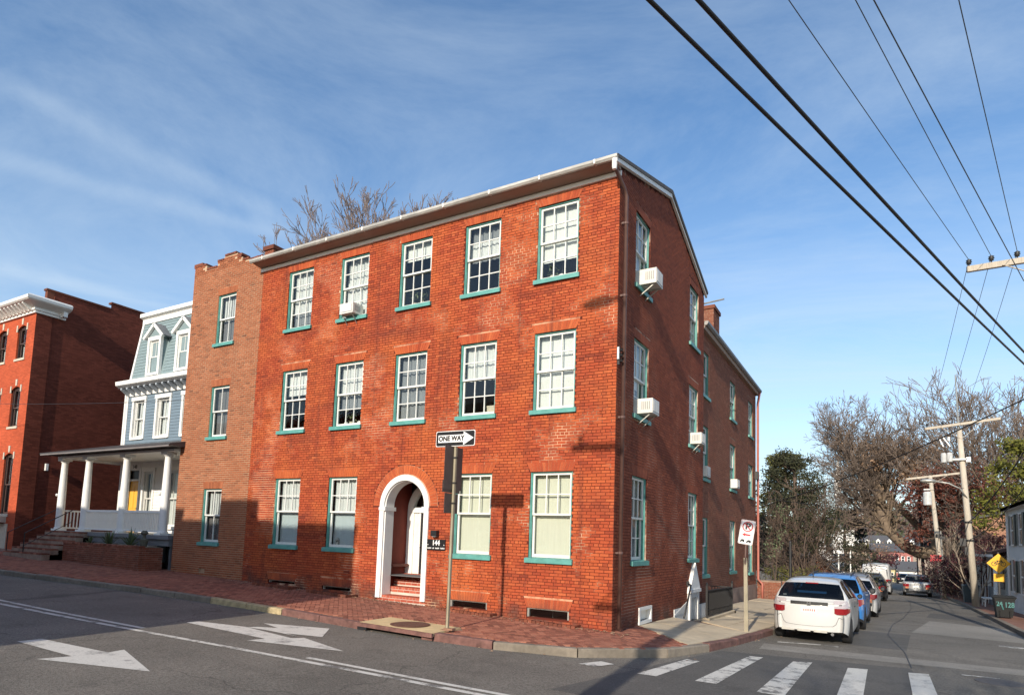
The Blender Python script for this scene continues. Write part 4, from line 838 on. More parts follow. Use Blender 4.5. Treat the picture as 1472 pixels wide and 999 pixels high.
b = MB(); b.box(cx-0.6, cx+0.6, 1.16, 1.17, zsprg+0.02, zsprg+0.56); place('fanlight', b.mesh('fanlight', GLASS), df, None, True)
b = MB(); b.box(cx-0.56, cx-0.36, 1.13, 1.18, 0.9, zsprg-0.12); place('sidelight_panel', b.mesh('sidelight_panel', CREAM), df, None, True)
b = MB(); b.box(cx-0.33, cx+0.55, 1.13, 1.18, 0.92, zsprg-0.13); dd = obj('entrance_door', b, BLACK, main)
b = MB(); b.box(cx-0.26, cx+0.49, 1.12, 1.128, 1.1, zsprg-0.22); place('door_glass', b.mesh('door_glass', GLASS), dd, None, True)
b = MB(); b.tube([(cx-0.29, 1.12, 1.62), (cx-0.29, 1.07, 1.62), (cx-0.21, 1.07, 1.62)], 0.012, 6); place('handle', b.mesh('handle', CHROME), dd, None, True)
st = thing('entrance_steps', 'three red brick steps with pale joints inside the arched doorway', 'steps', (cx, 0.5, 0.35))
for k, (y0, y1, z) in enumerate(((-0.02, 1.2, 0.40), (0.36, 1.2, 0.60), (0.66, 1.2, 0.77), (0.93, 1.25, 0.91))):
    b = MB(); x0, x1 = (cx-0.80, cx+0.80) if k == 0 else (cx-0.79, cx+0.79); ya = y0+0.008 if k else 0.03
    b.box(x0+0.003, x1-0.003, ya+0.006, y1, 0.1, z-0.006); s_o = obj('step', b, MO_STEP, st)
    bb = MB(); nb = 15
    for q in range(nb):
        u0 = x0+(x1-x0)*q/nb+0.006; u1 = x0+(x1-x0)*(q+1)/nb-0.006; bb.tone = RB.random(); bb.box(u0, u1, ya-0.002, ya+0.33, z-0.062, z)
    for q in range(8):
        u0 = x0+(x1-x0)*q/8+0.006; u1 = x0+(x1-x0)*(q+1)/8-0.006; bb.tone = RB.random(); bb.box(u0, u1, ya-0.001, ya+0.02, z-0.135, z-0.076)
    me = bb.mesh('step_brick', B_STEP, tones=True); place('step_bricks', me, s_o, None, True)
# plaque, lamp
t_ = thing('address_plaque', 'black address plaque reading 144 on the brick beside the arched doorway', 'sign', (-4.58, -0.02, 1.73))
b = MB(); b.box(-4.86, -4.31, -0.03, 0.0, 1.60, 1.865); obj('plate', b, SIGNK, t_)
obj('number', text_mb('144', 0.125, Matrix.Translation((-4.585, -0.033, 1.775)) @ FACE_S, sx=0.9), SIGNW, t_)
b = MB(); x = -4.84
for wl_ in (5, 2, 5, 5):                                      # small lettering, too fine to read in the photograph
    for k in range(wl_): b.box(x, x+0.016, -0.032, -0.0302, 1.635, 1.635+0.026+0.006*((k*7+wl_) % 2)); x += 0.0245
    x += 0.035
obj('small_lettering', b, SIGNW, t_, kind='stuff')
b = MB()
for x, z in ((-4.83, 1.73), (-4.34, 1.73)): b.lathe([(0.012, -0.004), (0.012, 0.002)], 8, (x, -0.032, z), 'y')
obj('screw', b, SIGNW, t_)
t_ = thing('wall_light', 'small black square wall light above the 144 plaque', 'lamp', (-4.60, -0.05, 2.01)); b = MB(); b.box(-4.69, -4.52, -0.13, 0.0, 1.94, 2.08); obj('housing', b, BLACK, t_); b = MB(); b.box(-4.66, -4.55, -0.11, -0.02, 1.925, 1.94); obj('lens', b, FROST, t_)
# window air conditioners
def aircon(M, w, h, d, label, cat='air conditioner', side_grille=True, group='window air conditioners'):
    t_ = place('window_air_conditioner', None, None, M.copy(), label=label, category=cat, group=group)
    b = MB(M); b.box(-w/2, w/2, -d, 0.14, 0, h); obj('case', b, mat('ac_enamel', (0.66, 0.64, 0.58), 0.4, 0.12, 5, var2=0.08, scale2=3), t_)
    b = MB(M); b.box(-w/2+0.04, w/2-0.04, -d-0.006, -d, 0.04, h-0.04); g = obj('rear_grille', b, mat('ac_grille', (0.36, 0.36, 0.35), 0.6, 0.1, 20), t_)
    b = MB(M)
    for k in range(9): z = 0.06+(h-0.12)*k/8; b.box(-w/2+0.05, w/2-0.05, -d-0.012, -d-0.006, z-0.008, z+0.008)
    for k in range(3): x = -w/4+k*w/4; b.box(x-0.008, x+0.008, -d-0.014, -d-0.012, 0.05, h-0.05)
    place('fin', b.mesh('fin', WHITE), g, None, True)
    if side_grille:
        for s in (-1, 1):
            b = MB(M); b.bar((s*w*0.36, -0.005, -0.24), (s*w*0.36, -d*0.8, -0.01), 0.02, 0.02); b.bar((s*w*0.36, -0.01, -0.012), (s*w*0.36, -d*0.95, -0.012), 0.024, 0.02); obj('support_bracket', b, GALV, t_)
        b = MB(M)
        for s in (-1, 1):
            for k in range(5): y = -d+0.06+k*0.045; b.box(min(s*w/2, s*(w/2+0.004)), max(s*w/2, s*(w/2+0.004)), y, y+0.022, h*0.25, h*0.8)
        obj('side_louvre', b, mat('ac_louvre', (0.30, 0.30, 0.29), 0.6), t_)
    return t_
aircon(Matrix.Translation((FX[1]+0.02, 0, ROWS[2][0]+0.03)), 0.50, 0.29, 0.26, 'white air conditioner in the second-from-left top-floor front window')
aircon(ROT_E @ Matrix.Translation((1.60, 0, ROWS[2][0]+0.05)), 0.50, 0.36, 0.42, 'large white air conditioner jutting from the top-floor side window nearest the corner')
aircon(ROT_E @ Matrix.Translation((1.60, 0, ROWS[1][0]+0.05)), 0.50, 0.34, 0.37, 'white air conditioner in the middle-floor side window nearest the corner')
aircon(ROT_E @ Matrix.Translation((6.43, 0, ROWS[1][0]+0.05)), 0.48, 0.33, 0.30, 'white air conditioner in the middle-floor side window above the white pediment')
# cellar doorway, stairwell and railings
t_ = thing('cellar_door_hood', 'narrow white pointed door surround over the cellar steps at the foot of the side wall', 'doorway', (0.1, 6.43, -0.2))
b = MB(ROT_E); b.prism([(5.86, -0.10, 0.55), (7.0, -0.10, 0.55), (6.95, -0.10, 0.72), (6.43, -0.10, 1.42), (5.91, -0.10, 0.72)], (0, 0.10, 0)); b.box(5.86, 7.0, -0.13, -0.10, 0.56, 0.66); obj('pediment', b, WHITE, t_)
b = MB(ROT_E); b.box(5.90, 6.06, -0.08, 0.1, -1.2, 0.55); b.box(6.80, 6.96, -0.08, 0.1, -1.2, 0.55); b.box(6.06, 6.80, -0.06, 0.1, 0.40, 0.55); obj('door_frame', b, WHITE, t_)
b = MB(ROT_E); b.box(6.06, 6.80, 0.05, 0.09, -1.2, 0.40); obj('cellar_door', b, GREYW, t_)
b = MB(); b.box(0.01, 0.03, 4.5, 5.9, -1.2, 0.20); b.prism([(0.02, 4.5, 0.03), (0.02, 5.89, 0.03), (0.02, 5.89, 0.36), (0.02, 4.5, 0.06)], (0.02, 0, 0)); b.box(0.01, 0.03, 6.97, 8.2, -1.2, 0.15); b.box(0.70, 0.72, 4.52, 8.18, -1.3, -0.1); b.box(0.03, 0.7, 8.16, 8.2, -1.3, -0.12); b.box(0.03, 0.7, 4.5, 4.53, -1.3, -0.1); ws = obj('stairwell_wall', b, WHITE, None, label='white painted walls of the cellar stairwell below the side pavement', category='wall')
t_ = thing('cellar_steps', 'concrete steps going down to the cellar door beside the black railing', 'steps', (0.36, 5.2, -0.5))
for k in range(5):
    b = MB(); b.box(0.03, 0.70, 4.53+k*0.27, 4.53+(k+1)*0.27 if k < 4 else 8.16, -1.32, -0.25-0.2*k); obj('step', b, CONC, t_)
t_ = thing('stairwell_kerb', 'low raised concrete kerb under the black railing of the cellar stairwell', 'kerb', (0.8, 6.4, -0.05)); b = MB()
b.prism([(0.66, 4.9, zs(.7, 4.9)-0.05), (0.86, 4.9, zs(.8, 4.9)-0.05), (0.86, 4.9, zs(.8, 4.9)+0.05), (0.66, 4.9, zs(.7, 4.9)+0.05)], (0, 3.5, -0.06)); b.prism([(0.1, 8.2, zs(.4, 8.2)-0.05), (0.86, 8.2, zs(.8, 8.2)-0.05), (0.86, 8.2, zs(.8, 8.2)+0.08), (0.1, 8.2, zs(.4, 8.2)+0.08)], (0, 0.2, 0)); obj('kerb_block', b, CONC, t_)
t_ = thing('iron_railing', 'black iron railing with upright bars round the cellar stairwell', 'railing', (0.76, 6.5, 0)); za = lambda y: zs(0.8, y)+0.05
b = MB(); b.bar((0.76, 5.0, za(5)+0.72), (0.76, 8.3, za(8.3)+0.74), 0.04, 0.03); b.bar((0.76, 5.0, za(5)+0.06), (0.76, 8.3, za(8.3)+0.08), 0.03, 0.02); b.bar((0.76, 5.0, za(5)+0.20), (0.76, 8.3, za(8.3)+0.2), 0.02, 0.02); b.bar((0.76, 8.3, za(8.3)+0.74), (0.05, 8.3, za(8.3)+0.74), 0.03, 0.03); b.bar((0.76, 8.3, za(8.3)+0.08), (0.05, 8.3, za(8.3)+0.08), 0.03, 0.02); obj('rail', b, IRON, t_)
for y in (5.0, 8.3):
    b = MB(); b.box(0.735, 0.785, y-0.025, y+0.025, za(y)-0.05, za(y)+0.86); b.lathe([(0.03, 0.86), (0.035, 0.9), (0.0, 0.95)], 8, (0.76, y, za(y))); obj('post', b, IRON, t_)
bb = MB(); bb.box(-0.009, 0.009, -0.009, 0.009, 0, 0.68); bm = bb.mesh('bar', IRON)
for k in range(1, 36): y = 5.0+3.3*k/36; place('bar', bm, t_, Matrix.Translation((0.76, y, za(y)+0.05)))
for k in range(1, 8): x = 0.76-0.7*k/8; place('bar', bm, t_, Matrix.Translation((x, 8.3, za(8.3)+0.06)))
b = MB()
for k in range(7): y = 5.35+k*0.42; b.tube([(0.76, y-0.1, za(y)+0.10), (0.76, y-0.05, za(y)+0.18), (0.76, y+0.05, za(y)+0.18), (0.76, y+0.1, za(y)+0.10)], 0.008, 4)
obj('scroll', b, IRON, t_)
t_ = thing('stair_handrail', 'black sloping handrail leading down the cellar steps beside the brick wall', 'handrail', (0.2, 4.8, 0)); b = MB(); b.tube([(0.02, 5.9, 0.83), (0.14, 5.75, 0.80), (0.18, 5.3, 0.42), (0.22, 4.75, -0.02)], 0.024, 8); obj('rail', b, IRON, t_, smooth=True); b = MB(); b.box(0.0, 0.04, 5.8, 5.95, 0.78, 0.9); obj('bracket', b, IRON, t_)
t_ = thing('metal_rod', 'short metal rod sticking out from the eave behind the side gable', 'rod', (0, 7.68, 9.75)); b = MB(); b.tube([(-0.3, 7.72, 9.72), (0.62, 7.72, 9.80)], 0.025, 6); obj('rod', b, GALV, t_)
# chimney by the annex
def chimney(label, x0, x1, y0, y1, z0, z1, m, mo, parent=None):
    t_ = thing('chimney', label, 'chimney', ((x0+x1)/2, (y0+y1)/2, z0)); b = MB(); b.box(x0+0.008, x1-0.008, y0+0.008, y1-0.008, z0, z1); st_ = obj('stack', b, mo, t_)
    b = MB(); Mf = Matrix.Translation((0, y0, 0)); b.M = Mf; add_bricks(b, brick_list(x0, x1, z0, z1, [])); b.M = Matrix.Translation((x1, 0, 0)) @ ROT_E; add_bricks(b, brick_list(y0, y1, z0, z1, [])); place('brickwork', b.mesh('brickwork', m, tones=True), st_, None, True, kind='stuff')
    b = MB(); b.box(x0-0.05, x1+0.05, y0-0.05, y1+0.05, z1, z1+0.14); obj('cap', b, m, t_)
chimney('small brick chimney behind the left end of the white gutter', -13.40, -12.95, 1.2, 1.7, 9.6, 11.52, B_OLD, MO_OLD)
chimney('tall brick chimney on the rear wing just behind the side gable', -1.2, -0.62, 11.75, 12.75, 8.6, 11.05, B_WING, MO_WING)
# ================================================================ tan brick annex
ann = thing('brick_annex', 'narrow tan brick three-storey annex with stepped parapet between red building and blue house', 'building', (-13.6, 2, 0.4))
AW = [(-13.98, -13.06, 1.41, 3.20), (-13.98, -13.06, 4.78, 6.53), (-13.98, -13.06, 7.86, 9.60)]
aarch = [(a, c, q, q+AH, 0.05) for a, c, p, q in AW]
def atop(x):
    for lim, z in ((-14.76, 10.80), (-14.18, 10.62), (-13.86, 10.80), (-13.16, 10.92), (-12.9, 10.74), (-12.55, 10.60)):
        if x < lim: return z
    return 10.54
alist = brick_list(-15.40, -11.81, 0.204, 10.92, [rect_hole(*w) for w in AW]+[jack_hole(*a) for a in aarch]+[rect_hole(-13.92, -13.62, 0.55, 0.68)], top=atop, header_every=99, BH=0.054, JT=0.019)
b = MB(); wall_back(b, -15.40, -11.805, -0.2, 10.50, AW+[(-13.92, -13.62, 0.55, 0.68)], depth=0.17); b.add([(-15.4, 0.008, -0.2), (-15.4, 6, -0.2), (-15.4, 6, 10.5), (-15.4, 0.008, 10.5)], [(3, 2, 1, 0)]); b.box(-15.38, -11.82, 0.012, 0.24, 10.40, 10.5)
b.box(-13.9, -13.64, 0.05, 0.1, 0.55, 0.68)
for x0, x1, z in ((-15.4, -14.76, 10.80), (-14.18, -13.86, 10.80), (-13.86, -13.16, 10.92), (-13.16, -12.9, 10.74), (-14.76, -14.18, 10.62), (-12.9, -12.55, 10.6)): b.box(x0+0.004, x1-0.004, 0.012, 0.24, 10.5, z-0.004)
aw = obj('front_wall', b, MO_TAN, ann)
b = MB(); add_bricks(b, alist)
for a in aarch: arch_bricks(b, *a)
obj('brickwork', b, B_TAN, aw, tones=True, kind='stuff')
b = MB(); 
for x0, x1, z in ((-15.44, -14.76, 10.80), (-14.18, -13.86, 10.80), (-13.80, -13.22, 10.92), (-13.16, -12.92, 10.74), (-14.74, -14.2, 10.62), (-12.88, -12.57, 10.6), (-12.53, -11.9, 10.54)):
    k = x0
    while k < x1-0.03:
        b.tone = RB.random()*0.5; e = min(k+0.105, x1); b.box(k, e-0.008, -0.012, 0.26, z, z+0.062+RB.uniform(0, .01)); k += 0.108
for x0, x1, z in ((-15.44, -14.98, 10.862), (-13.16, -12.92, 10.80)): b.box(x0, x1, -0.014, 0.3, z, z+0.07)
obj('parapet_coping', b, B_OLD, ann, tones=True)
b = MB(); b.box(-15.39, -11.85, 0.25, 6, -0.2, 10.2); obj('annex_body', b, MO_TAN, ann); 
b = MB(); b.box(-13.97, -13.07, 0.235, 0.24, 1.2, 9.8); obj('inner_partition', b, ROOM, ann)
for i, (a, c, p, q) in enumerate(AW): put_window(ann, Matrix.Translation((a, 0, p+0.09)), c-a, q-p-0.09, [[(0.48, 1, CURTAIN), (0.0, 0.5, FROST)], [], [(0.5, 1, CURTAIN)]][i][:1] if i != 1 else [], cols=2, two=True)
# ================================================================ rear wing
wing = thing('rear_wing', 'brown brick rear wing with green window reveals along the side street', 'building', (-3, 13, -0.2))
WX = -0.12; MW = Matrix.Translation((WX, 0, 0)) @ ROT_E
WY = [(7.86, 8.90), (12.33, 13.38), (16.20, 17.22)]; WR = [[(0.90, 2.83), (4.02, 5.85), (6.76, 8.33)], [(0.90, 2.90), (4.02, 5.86), (6.76, 8.33)], [(0.74, 2.42), (4.02, 5.52), (6.70, 8.33)]]
ww = [(WY[k][0], WY[k][1], p, q, r, k) for k in range(3) for r, (p, q) in enumerate(WR[k])]
warch = [(w[0], w[1], w[3], w[3]+AH, 0.04) for w in ww]
b = MB(MW); wall_back(b, 7.66, 18.05, -0.8, 9.0, [w[:4] for w in ww], depth=0.17); b.add([(18.05, 0.008, -0.8), (18.05, 6, -0.8), (18.05, 6, 9.0), (18.05, 0.008, 9)], [(0, 1, 2, 3)]); wwall = obj('side_wall', b, MO_WING, wing)
b = MB(MW); add_bricks(b, brick_list(7.66, 18.05, -0.544, 8.95, [rect_hole(*w[:4]) for w in ww]+[jack_hole(*a) for a in warch]))
for a in warch: arch_bricks(b, *a)
obj('brickwork', b, B_WING, wwall, tones=True, kind='stuff')
b = MB(MW); b.prism([(9.4, -0.035, -0.6), (18.05, -0.035, -0.6), (18.05, -0.035, 0.28), (9.4, -0.035, 0.38)], (0, 0.03, 0)); obj('render_plinth', b, mat('old_render', (0.27, 0.19, 0.15), 0.9, 0.25, 2, var2=0.2), wing)
wbl = {(2, 1): [(0, 1, CURTAIN)]}
for a, c, p, q, r, k in ww: put_window(wing, MW @ Matrix.Translation((a, 0, p+0.09)), c-a, q-p-0.09, [(0.4, 1, CURTAIN)] if (r+k) % 2 else [(0.55, 1, GREYC)], cols=2, two=True)
b = MB(); b.box(-1.5, -1.45, 7.7, 18, -0.5, 9); b.box(-1.45, -0.5, 7.7, 18, 3.4, 3.42); b.box(-1.45, -0.5, 7.7, 18, 6.2, 6.22); obj('inner_partition', b, ROOM, wing)
b = MB(); b.prism([(WX-0.02, 7.7, 8.92), (WX+0.12, 7.7, 8.92), (WX+0.16, 7.7, 9.03), (WX-0.02, 7.7, 9.03)], (0, 10.45, 0)); obj('eave_board', b, BROWN, wing)
b = MB(); b.prism([(WX+0.13, 7.68, 9.02), (WX+0.20, 7.68, 9.02), (WX+0.25, 7.68, 9.08), (WX+0.26, 7.68, 9.15), (WX+0.12, 7.68, 9.15)], (0, 10.5, 0)); obj('gutter', b, mat('grey_gutter', (0.22, 0.21, 0.20), 0.5, 0.1, 4, metal=0.4), wing)
b = MB(); b.prism([(WX+0.15, 7.68, 9.13), (-4.5, 7.68, 9.95), (-9, 7.68, 9.1), (-9, 7.68, 9.0), (WX, 7.68, 9.0)], (0, 10.45, 0)); obj('roof', b, SHINGLE, wing)
b = MB(); b.box(-9, WX-0.2, 17.9, 18.05, -0.8, 9.0); b.box(-9, -8.8, 7.7, 18, -0.8, 9); obj('rear_wall', b, MO_WING, wing)
b = MB(); b.tube([(WX+0.19, 18.0, 9.05), (WX+0.15, 18.0, 8.8), (WX+0.10, 18.02, 8.5), (WX+0.10, 18.02, 0.5), (WX+0.28, 18.02, 0.3), (WX+0.28, 18.02, -0.4)], 0.055, 8); o = obj('downpipe', b, PINKP, wing, smooth=True)
aircon(MW @ Matrix.Translation((8.42, 0, 4.16)), 0.5, 0.34, 0.12, 'small white air conditioner in the rear wing window nearest the main block', side_grille=False)
aircon(MW @ Matrix.Translation((12.85, 0, 4.16)), 0.5, 0.34, 0.22, 'small white air conditioner in the middle rear wing window of the middle floor', side_grille=False)
b = MB(MW); b.box(17.75, 18.0, -0.14, 0, 5.0, 5.35); b.tube([(17.9, -0.08, 5.0), (17.9, -0.08, 4.4), (18.0, -0.1, 4.2)], 0.02, 5); obj('meter_box', b, IRON, label='black cable box fixed high beside the red downpipe', category='cable box')
# leftover repairs on the walls: vertical pipe scar and wire
# ================================================================ blue house with porch
R4 = random.Random(5)
hs = thing('blue_house', 'blue-grey clapboard house with mansard roof, white dormers, columned porch and yellow door', 'house', (-19.2, 5, 0.6))
HY = 2.2; HX0, HX1 = -22.98, -15.45
hw = [(-22.42, -21.64, 5.62, 7.18), (-20.72, -19.88, 5.60, 7.16), (-18.95, -18.1, 5.6, 7.16), (-17.2, -16.4, 5.6, 7.16)]
pw = [(-22.30, -21.55, 1.68, 4.25), (-21.22, -20.58, 1.95, 4.15), (-19.75, -18.85, 1.95, 4.15), (-17.9, -17.0, 1.95, 4.15)]
b = MB(); wall_back(b, HX0, HX1, 0.3, 8.0, hw+pw, depth=0.12, d=HY+0.02); b.v = [(x, (y if y > 1 else HY+y), z) for x, y, z in b.v]
b.add([(HX0, HY, 0.3), (HX0, HY+8, 0.3), (HX0, HY+8, 8), (HX0, HY, 8)], [(3, 2, 1, 0)]); wl = obj('front_wall', b, SIDING, hs)
z = 1.62; H = 0.125
def boards(parent, m, z0, z1, x0f, x1f, holes, yf, h=H):
    z = z0
    while z < z1-0.02:
        zt = min(z+h, z1)
        for a, c in free_spans(x0f(z), x1f(z), z, zt, holes):
            if c-a < 0.03: continue
            bb = MB(); y0, y1 = yf(z), yf(zt); bb.add([(a, y0-0.022, z), (c, y0-0.022, z), (c, y1-0.004, zt), (a, y1-0.004, zt), (a, y0+0.015, z), (c, y0+0.015, z)], [(0, 1, 2, 3), (0, 4, 5, 1)]); place('clapboard', bb.mesh('clapboard', m), parent, None, True)
        z += h
boards(wl, SIDING, 5.0, 7.40, lambda z: HX0+0.1, lambda z: HX1, [rect_hole(a-0.12, c+0.12, p-0.1, q+0.15) for a, c, p, q in hw], lambda z: HY)
boards(wl, WHITE, 1.68, 4.9, lambda z: HX0+0.1, lambda z: HX1, [rect_hole(a-0.1, c+0.1, p-0.1, q+0.13) for a, c, p, q in pw], lambda z: HY)
b = MB(); b.box(HX0-0.02, HX0+0.1, HY-0.04, HY+0.1, 1.65, 7.42); obj('corner_board', b, WHITE, hs)
for a, c, p, q in hw+pw[1:]:
    M_ = Matrix.Translation((a, HY, p)); o = put_window(hs, M_, c-a, q-p, [(0.0, 1, CURTAIN)], cols=2, two=True, frame=WHITE, sash=SASH, fw=0.03)
    b = MB(); t = 0.12; b.box(a-t, a, HY-0.045, HY+0.03, p-0.08, q); b.box(c, c+t, HY-0.045, HY+0.03, p-0.08, q); b.box(a-t-0.03, c+t+0.03, HY-0.07, HY+0.03, q, q+0.16); place('casing', b.mesh('casing', WHITE), o, M_.inverted(), True)
# eave with brackets
b = MB(); b.prism([(HX0-0.12, HY, 7.72), (HX0-0.12, HY-0.42, 7.76), (HX0-0.12, HY-0.50, 7.80), (HX0-0.12, HY-0.52, 7.96), (HX0-0.12, HY+0.1, 8.06)], (HX1-HX0+0.12, 0, 0)); obj('eave', b, WHITE, hs)
b = MB(); b.box(HX0-0.01, HX1, HY-0.05, HY, 7.40, 7.72); obj('frieze', b, WHITE, hs)
bb = MB(); bb.prism([(-0.05, -0.05, 0), (-0.05, -0.12, 0), (-0.05, -0.40, 0.2), (-0.05, -0.40, 0.3), (-0.05, -0.05, 0.3)], (0.1, 0, 0)); bm = bb.mesh('bracket', mat('eave_bracket_grey', (0.30, 0.33, 0.36), 0.6))
for k in range(17): place('bracket', bm, hs, Matrix.Translation((HX0+0.15+k*0.42, HY, 7.42)))
bb = MB(); bb.box(HX0-0.10, HX1, HY-0.40, HY-0.05, 7.70, 7.718); obj('eave_underside', bb, GREYP, hs)
# mansard
MT = lambda z: HY+0.05+(z-8.02)*0.14
dorm = [-21.34, -19.33, -17.3]
b = MB(); b.prism([(HX0, HY+0.05, 8.02), (HX0, MT(10.85), 10.85), (HX0, 9, 10.85), (HX0, 9, 8.02)], (HX1-HX0, 0, 0)); ms = obj('mansard', b, MANSARD, hs)
boards(ms, MANSARD, 8.06, 10.72, lambda z: HX0+0.06, lambda z: HX1, [rect_hole(x-0.6, x+0.6, 8.25, 9.75) for x in dorm]+[jack_hole(x-0.62, x+0.62, 9.75, 10.35, -0.6) for x in dorm], MT, 0.14)
b = MB(); b.bar((HX0+0.02, MT(8.03)-0.03, 8.03), (HX0+0.02, MT(10.8)-0.03, 10.8), 0.12, 0.06, (0, 1, 0)); obj('mansard_corner_board', b, WHITE, hs)
b = MB(); b.prism([(HX0-0.05, MT(10.7)-0.02, 10.70), (HX0-0.05, MT(10.7)-0.06, 10.70), (HX0-0.05, MT(10.7)-0.06, 10.92), (HX0-0.05, MT(10.7)-0.20, 10.98), (HX0-0.05, MT(10.7)-0.20, 11.14), (HX0-0.05, MT(10.7)+0.3, 11.16), (HX0-0.05, MT(10.7)+0.3, 10.7)], (HX1-HX0+0.05, 0, 0)); obj('roof_cornice', b, WHITE, hs)
for x in dorm:
    yf = HY+0.0; zb = 8.30; M_ = Matrix.Translation((x-0.34, yf, zb)); dm = put_window(hs, M_, 0.68, 1.40, [(0, 1, CURTAIN)], cols=2, two=True, frame=WHITE, fw=0.03); dm.name = 'dormer_window'; WM[dm.name] = M_
    b = MB(); t = 0.13; b.box(x-0.34-t, x-0.34, yf-0.03, yf+0.09, zb-0.1, zb+1.40); b.box(x+0.34, x+0.34+t, yf-0.03, yf+0.09, zb-0.1, zb+1.40); b.box(x-0.34-t, x+0.34+t, yf-0.03, yf+0.09, zb+1.40, zb+1.56)
    for s in (-1, 1): b.bar((x+s*0.68, yf-0.06, zb+1.50), (x, yf-0.06, zb+2.06), 0.12, 0.12, (0, 1, 0))
    place('casing', b.mesh('casing', WHITE), dm, M_.inverted(), True)
    b = MB(); b.box(x-0.46, x+0.46, yf+0.09, yf+0.6, zb-0.1, zb+1.5); b.prism([(x-0.6, yf, zb+1.52), (x+0.6, yf, zb+1.52), (x, yf, zb+2.0)], (0, 0.45, 0)); place('cheek', b.mesh('cheek', MANSARD), dm, M_.inverted(), True)
    b = MB()
    for s in (-1, 1): b.prism([(x+s*0.72, yf-0.08, zb+1.50), (x, yf-0.08, zb+2.10), (x, yf-0.08, zb+2.14), (x+s*0.74, yf-0.08, zb+1.53)], (0, 0.55, 0))
    place('dormer_roof', b.mesh('dormer_roof', GREYP), dm, M_.inverted(), True)
# door
b = MB(); a, c, p, q = pw[0]; b.box(a, c, HY+0.05, HY+0.1, 1.68, 3.80); dr = obj('front_door', b, YDOOR, hs)
b = MB()
for (u0, u1, z0, z1) in ((0.1, 0.33, 1.85, 2.5), (0.42, 0.65, 1.85, 2.5), (0.1, 0.33, 2.65, 3.6), (0.42, 0.65, 2.65, 3.6)): b.box(a+u0, a+u1, HY+0.035, HY+0.05, z0, z1)
place('door_panel', b.mesh('door_panel', YDOOR), dr, None, True)
b = MB(); b.lathe([(0.03, -0.05), (0.035, 0), (0.01, 0.03)], 8, (c-0.1, HY+0.04, 2.65), 'y'); place('knob', b.mesh('knob', BLACK), dr, None, True)
b = MB(); b.box(a, c, HY+0.07, HY+0.09, 3.86, 4.22); place('transom', b.mesh('transom', BLACK), dr, None, True)
b = MB(); b.box(a-0.1, a, HY-0.05, HY+0.1, 1.68, 4.8); b.box(c, c+0.1, HY-0.05, HY+0.1, 1.68, 4.8); b.box(a, c, HY-0.03, HY+0.1, 4.23, 4.50); b.box(a, c, HY-0.02, HY+0.1, 3.79, 3.86); place('door_casing', b.mesh('door_casing', WHITE), dr, None, True)
place('house_number', text_mb('148', 0.15, Matrix.Translation(((a+c)/2, HY-0.034, 4.37)) @ FACE_S).mesh('house_number', BLACK), dr, None, True)
b = MB(); b.box(a, c, HY+0.02, HY+0.1, 4.52, 4.78); place('upper_transom', b.mesh('upper_transom', BLACK), dr, None, True)
# porch
b = MB(); b.box(-23.25, -15.5, -0.12, HY-0.05, 1.52, 1.66); b.box(-23.2, -15.55, -0.05, 0.05, 1.30, 1.52); b.box(-15.65, -15.55, 0.05, HY, 1.30, 1.52); obj('porch_floor', b, GREYP, hs)
b = MB(); b.box(-21.2, -16.35, 0.0, 0.05, 0.35, 1.295)
for k in range(31): x = -21.15+k*0.155; b.box(x, x+0.10, -0.015, 0.0, 0.4, 1.28)
obj('porch_skirt', b, WHITE, hs)
b = MB(); b.box(-15.66, -15.62, 0.06, HY, 0.35, 1.3); obj('porch_side_skirt', b, GREYP, hs)
cb = MB(); cb.box(-0.19, 0.19, -0.19, 0.19, 0, 0.07); cb.lathe([(0.165, 0.07), (0.17, 0.11), (0.14, 0.14), (0.14, 0.9), (0.132, 1.6), (0.108, 2.62), (0.112, 2.66), (0.14, 2.68), (0.14, 2.71), (0.112, 2.73)], 20); cb.box(-0.18, 0.18, -0.18, 0.18, 2.73, 2.82); cm = cb.mesh('porch_column', WHITE)
for x in (-23.08, -21.26, -18.69, -16.16): place('porch_column', cm, hs, Matrix.Translation((x, 0.08, 1.66)))
b = MB(); b.box(-23.3, -15.55, -0.10, 0.26, 4.482, 4.56); b.box(-23.3, -23.02, 0.26, HY, 4.482, 4.56); b.box(-15.9, -15.55, 0.26, HY, 4.482, 4.56); obj('porch_beam', b, WHITE, hs)
b = MB(); b.box(-23.3, -15.5, 0.0, HY, 4.565, 4.60); obj('porch_ceiling', b, CREAM, hs)
b = MB(); b.prism([(-23.75, -0.55, 4.66), (-23.75, -0.55, 4.62), (-23.75, -0.3, 4.60), (-23.75, HY, 4.61), (-23.75, HY, 5.32), (-23.75, HY-0.2, 5.30)], (8.6, 0, 0)); obj('porch_roof', b, TINR, hs)
b = MB(); b.box(-23.72, -15.2, -0.54, -0.49, 4.57, 4.66); obj('porch_gutter', b, mat('porch_gutter_grey', (0.20, 0.18, 0.175), 0.6), hs)
bal = MB(); bal.box(-0.018, 0.018, -0.018, 0.018, 0, 0.60); balm = bal.mesh('baluster', WHITE)
for x0, x1 in ((-21.10, -18.85), (-18.53, -16.32)):
    b = MB(); b.box(x0, x1, 0.05, 0.12, 2.40, 2.48); b.box(x0, x1, 0.055, 0.115, 1.74, 1.80); obj('porch_railing', b, WHITE, hs)
    n = int((x1-x0)/0.10)
    for k in range(n): place('baluster', balm, hs, Matrix.Translation((x0+(k+0.5)*(x1-x0)/n, 0.085, 1.80)))
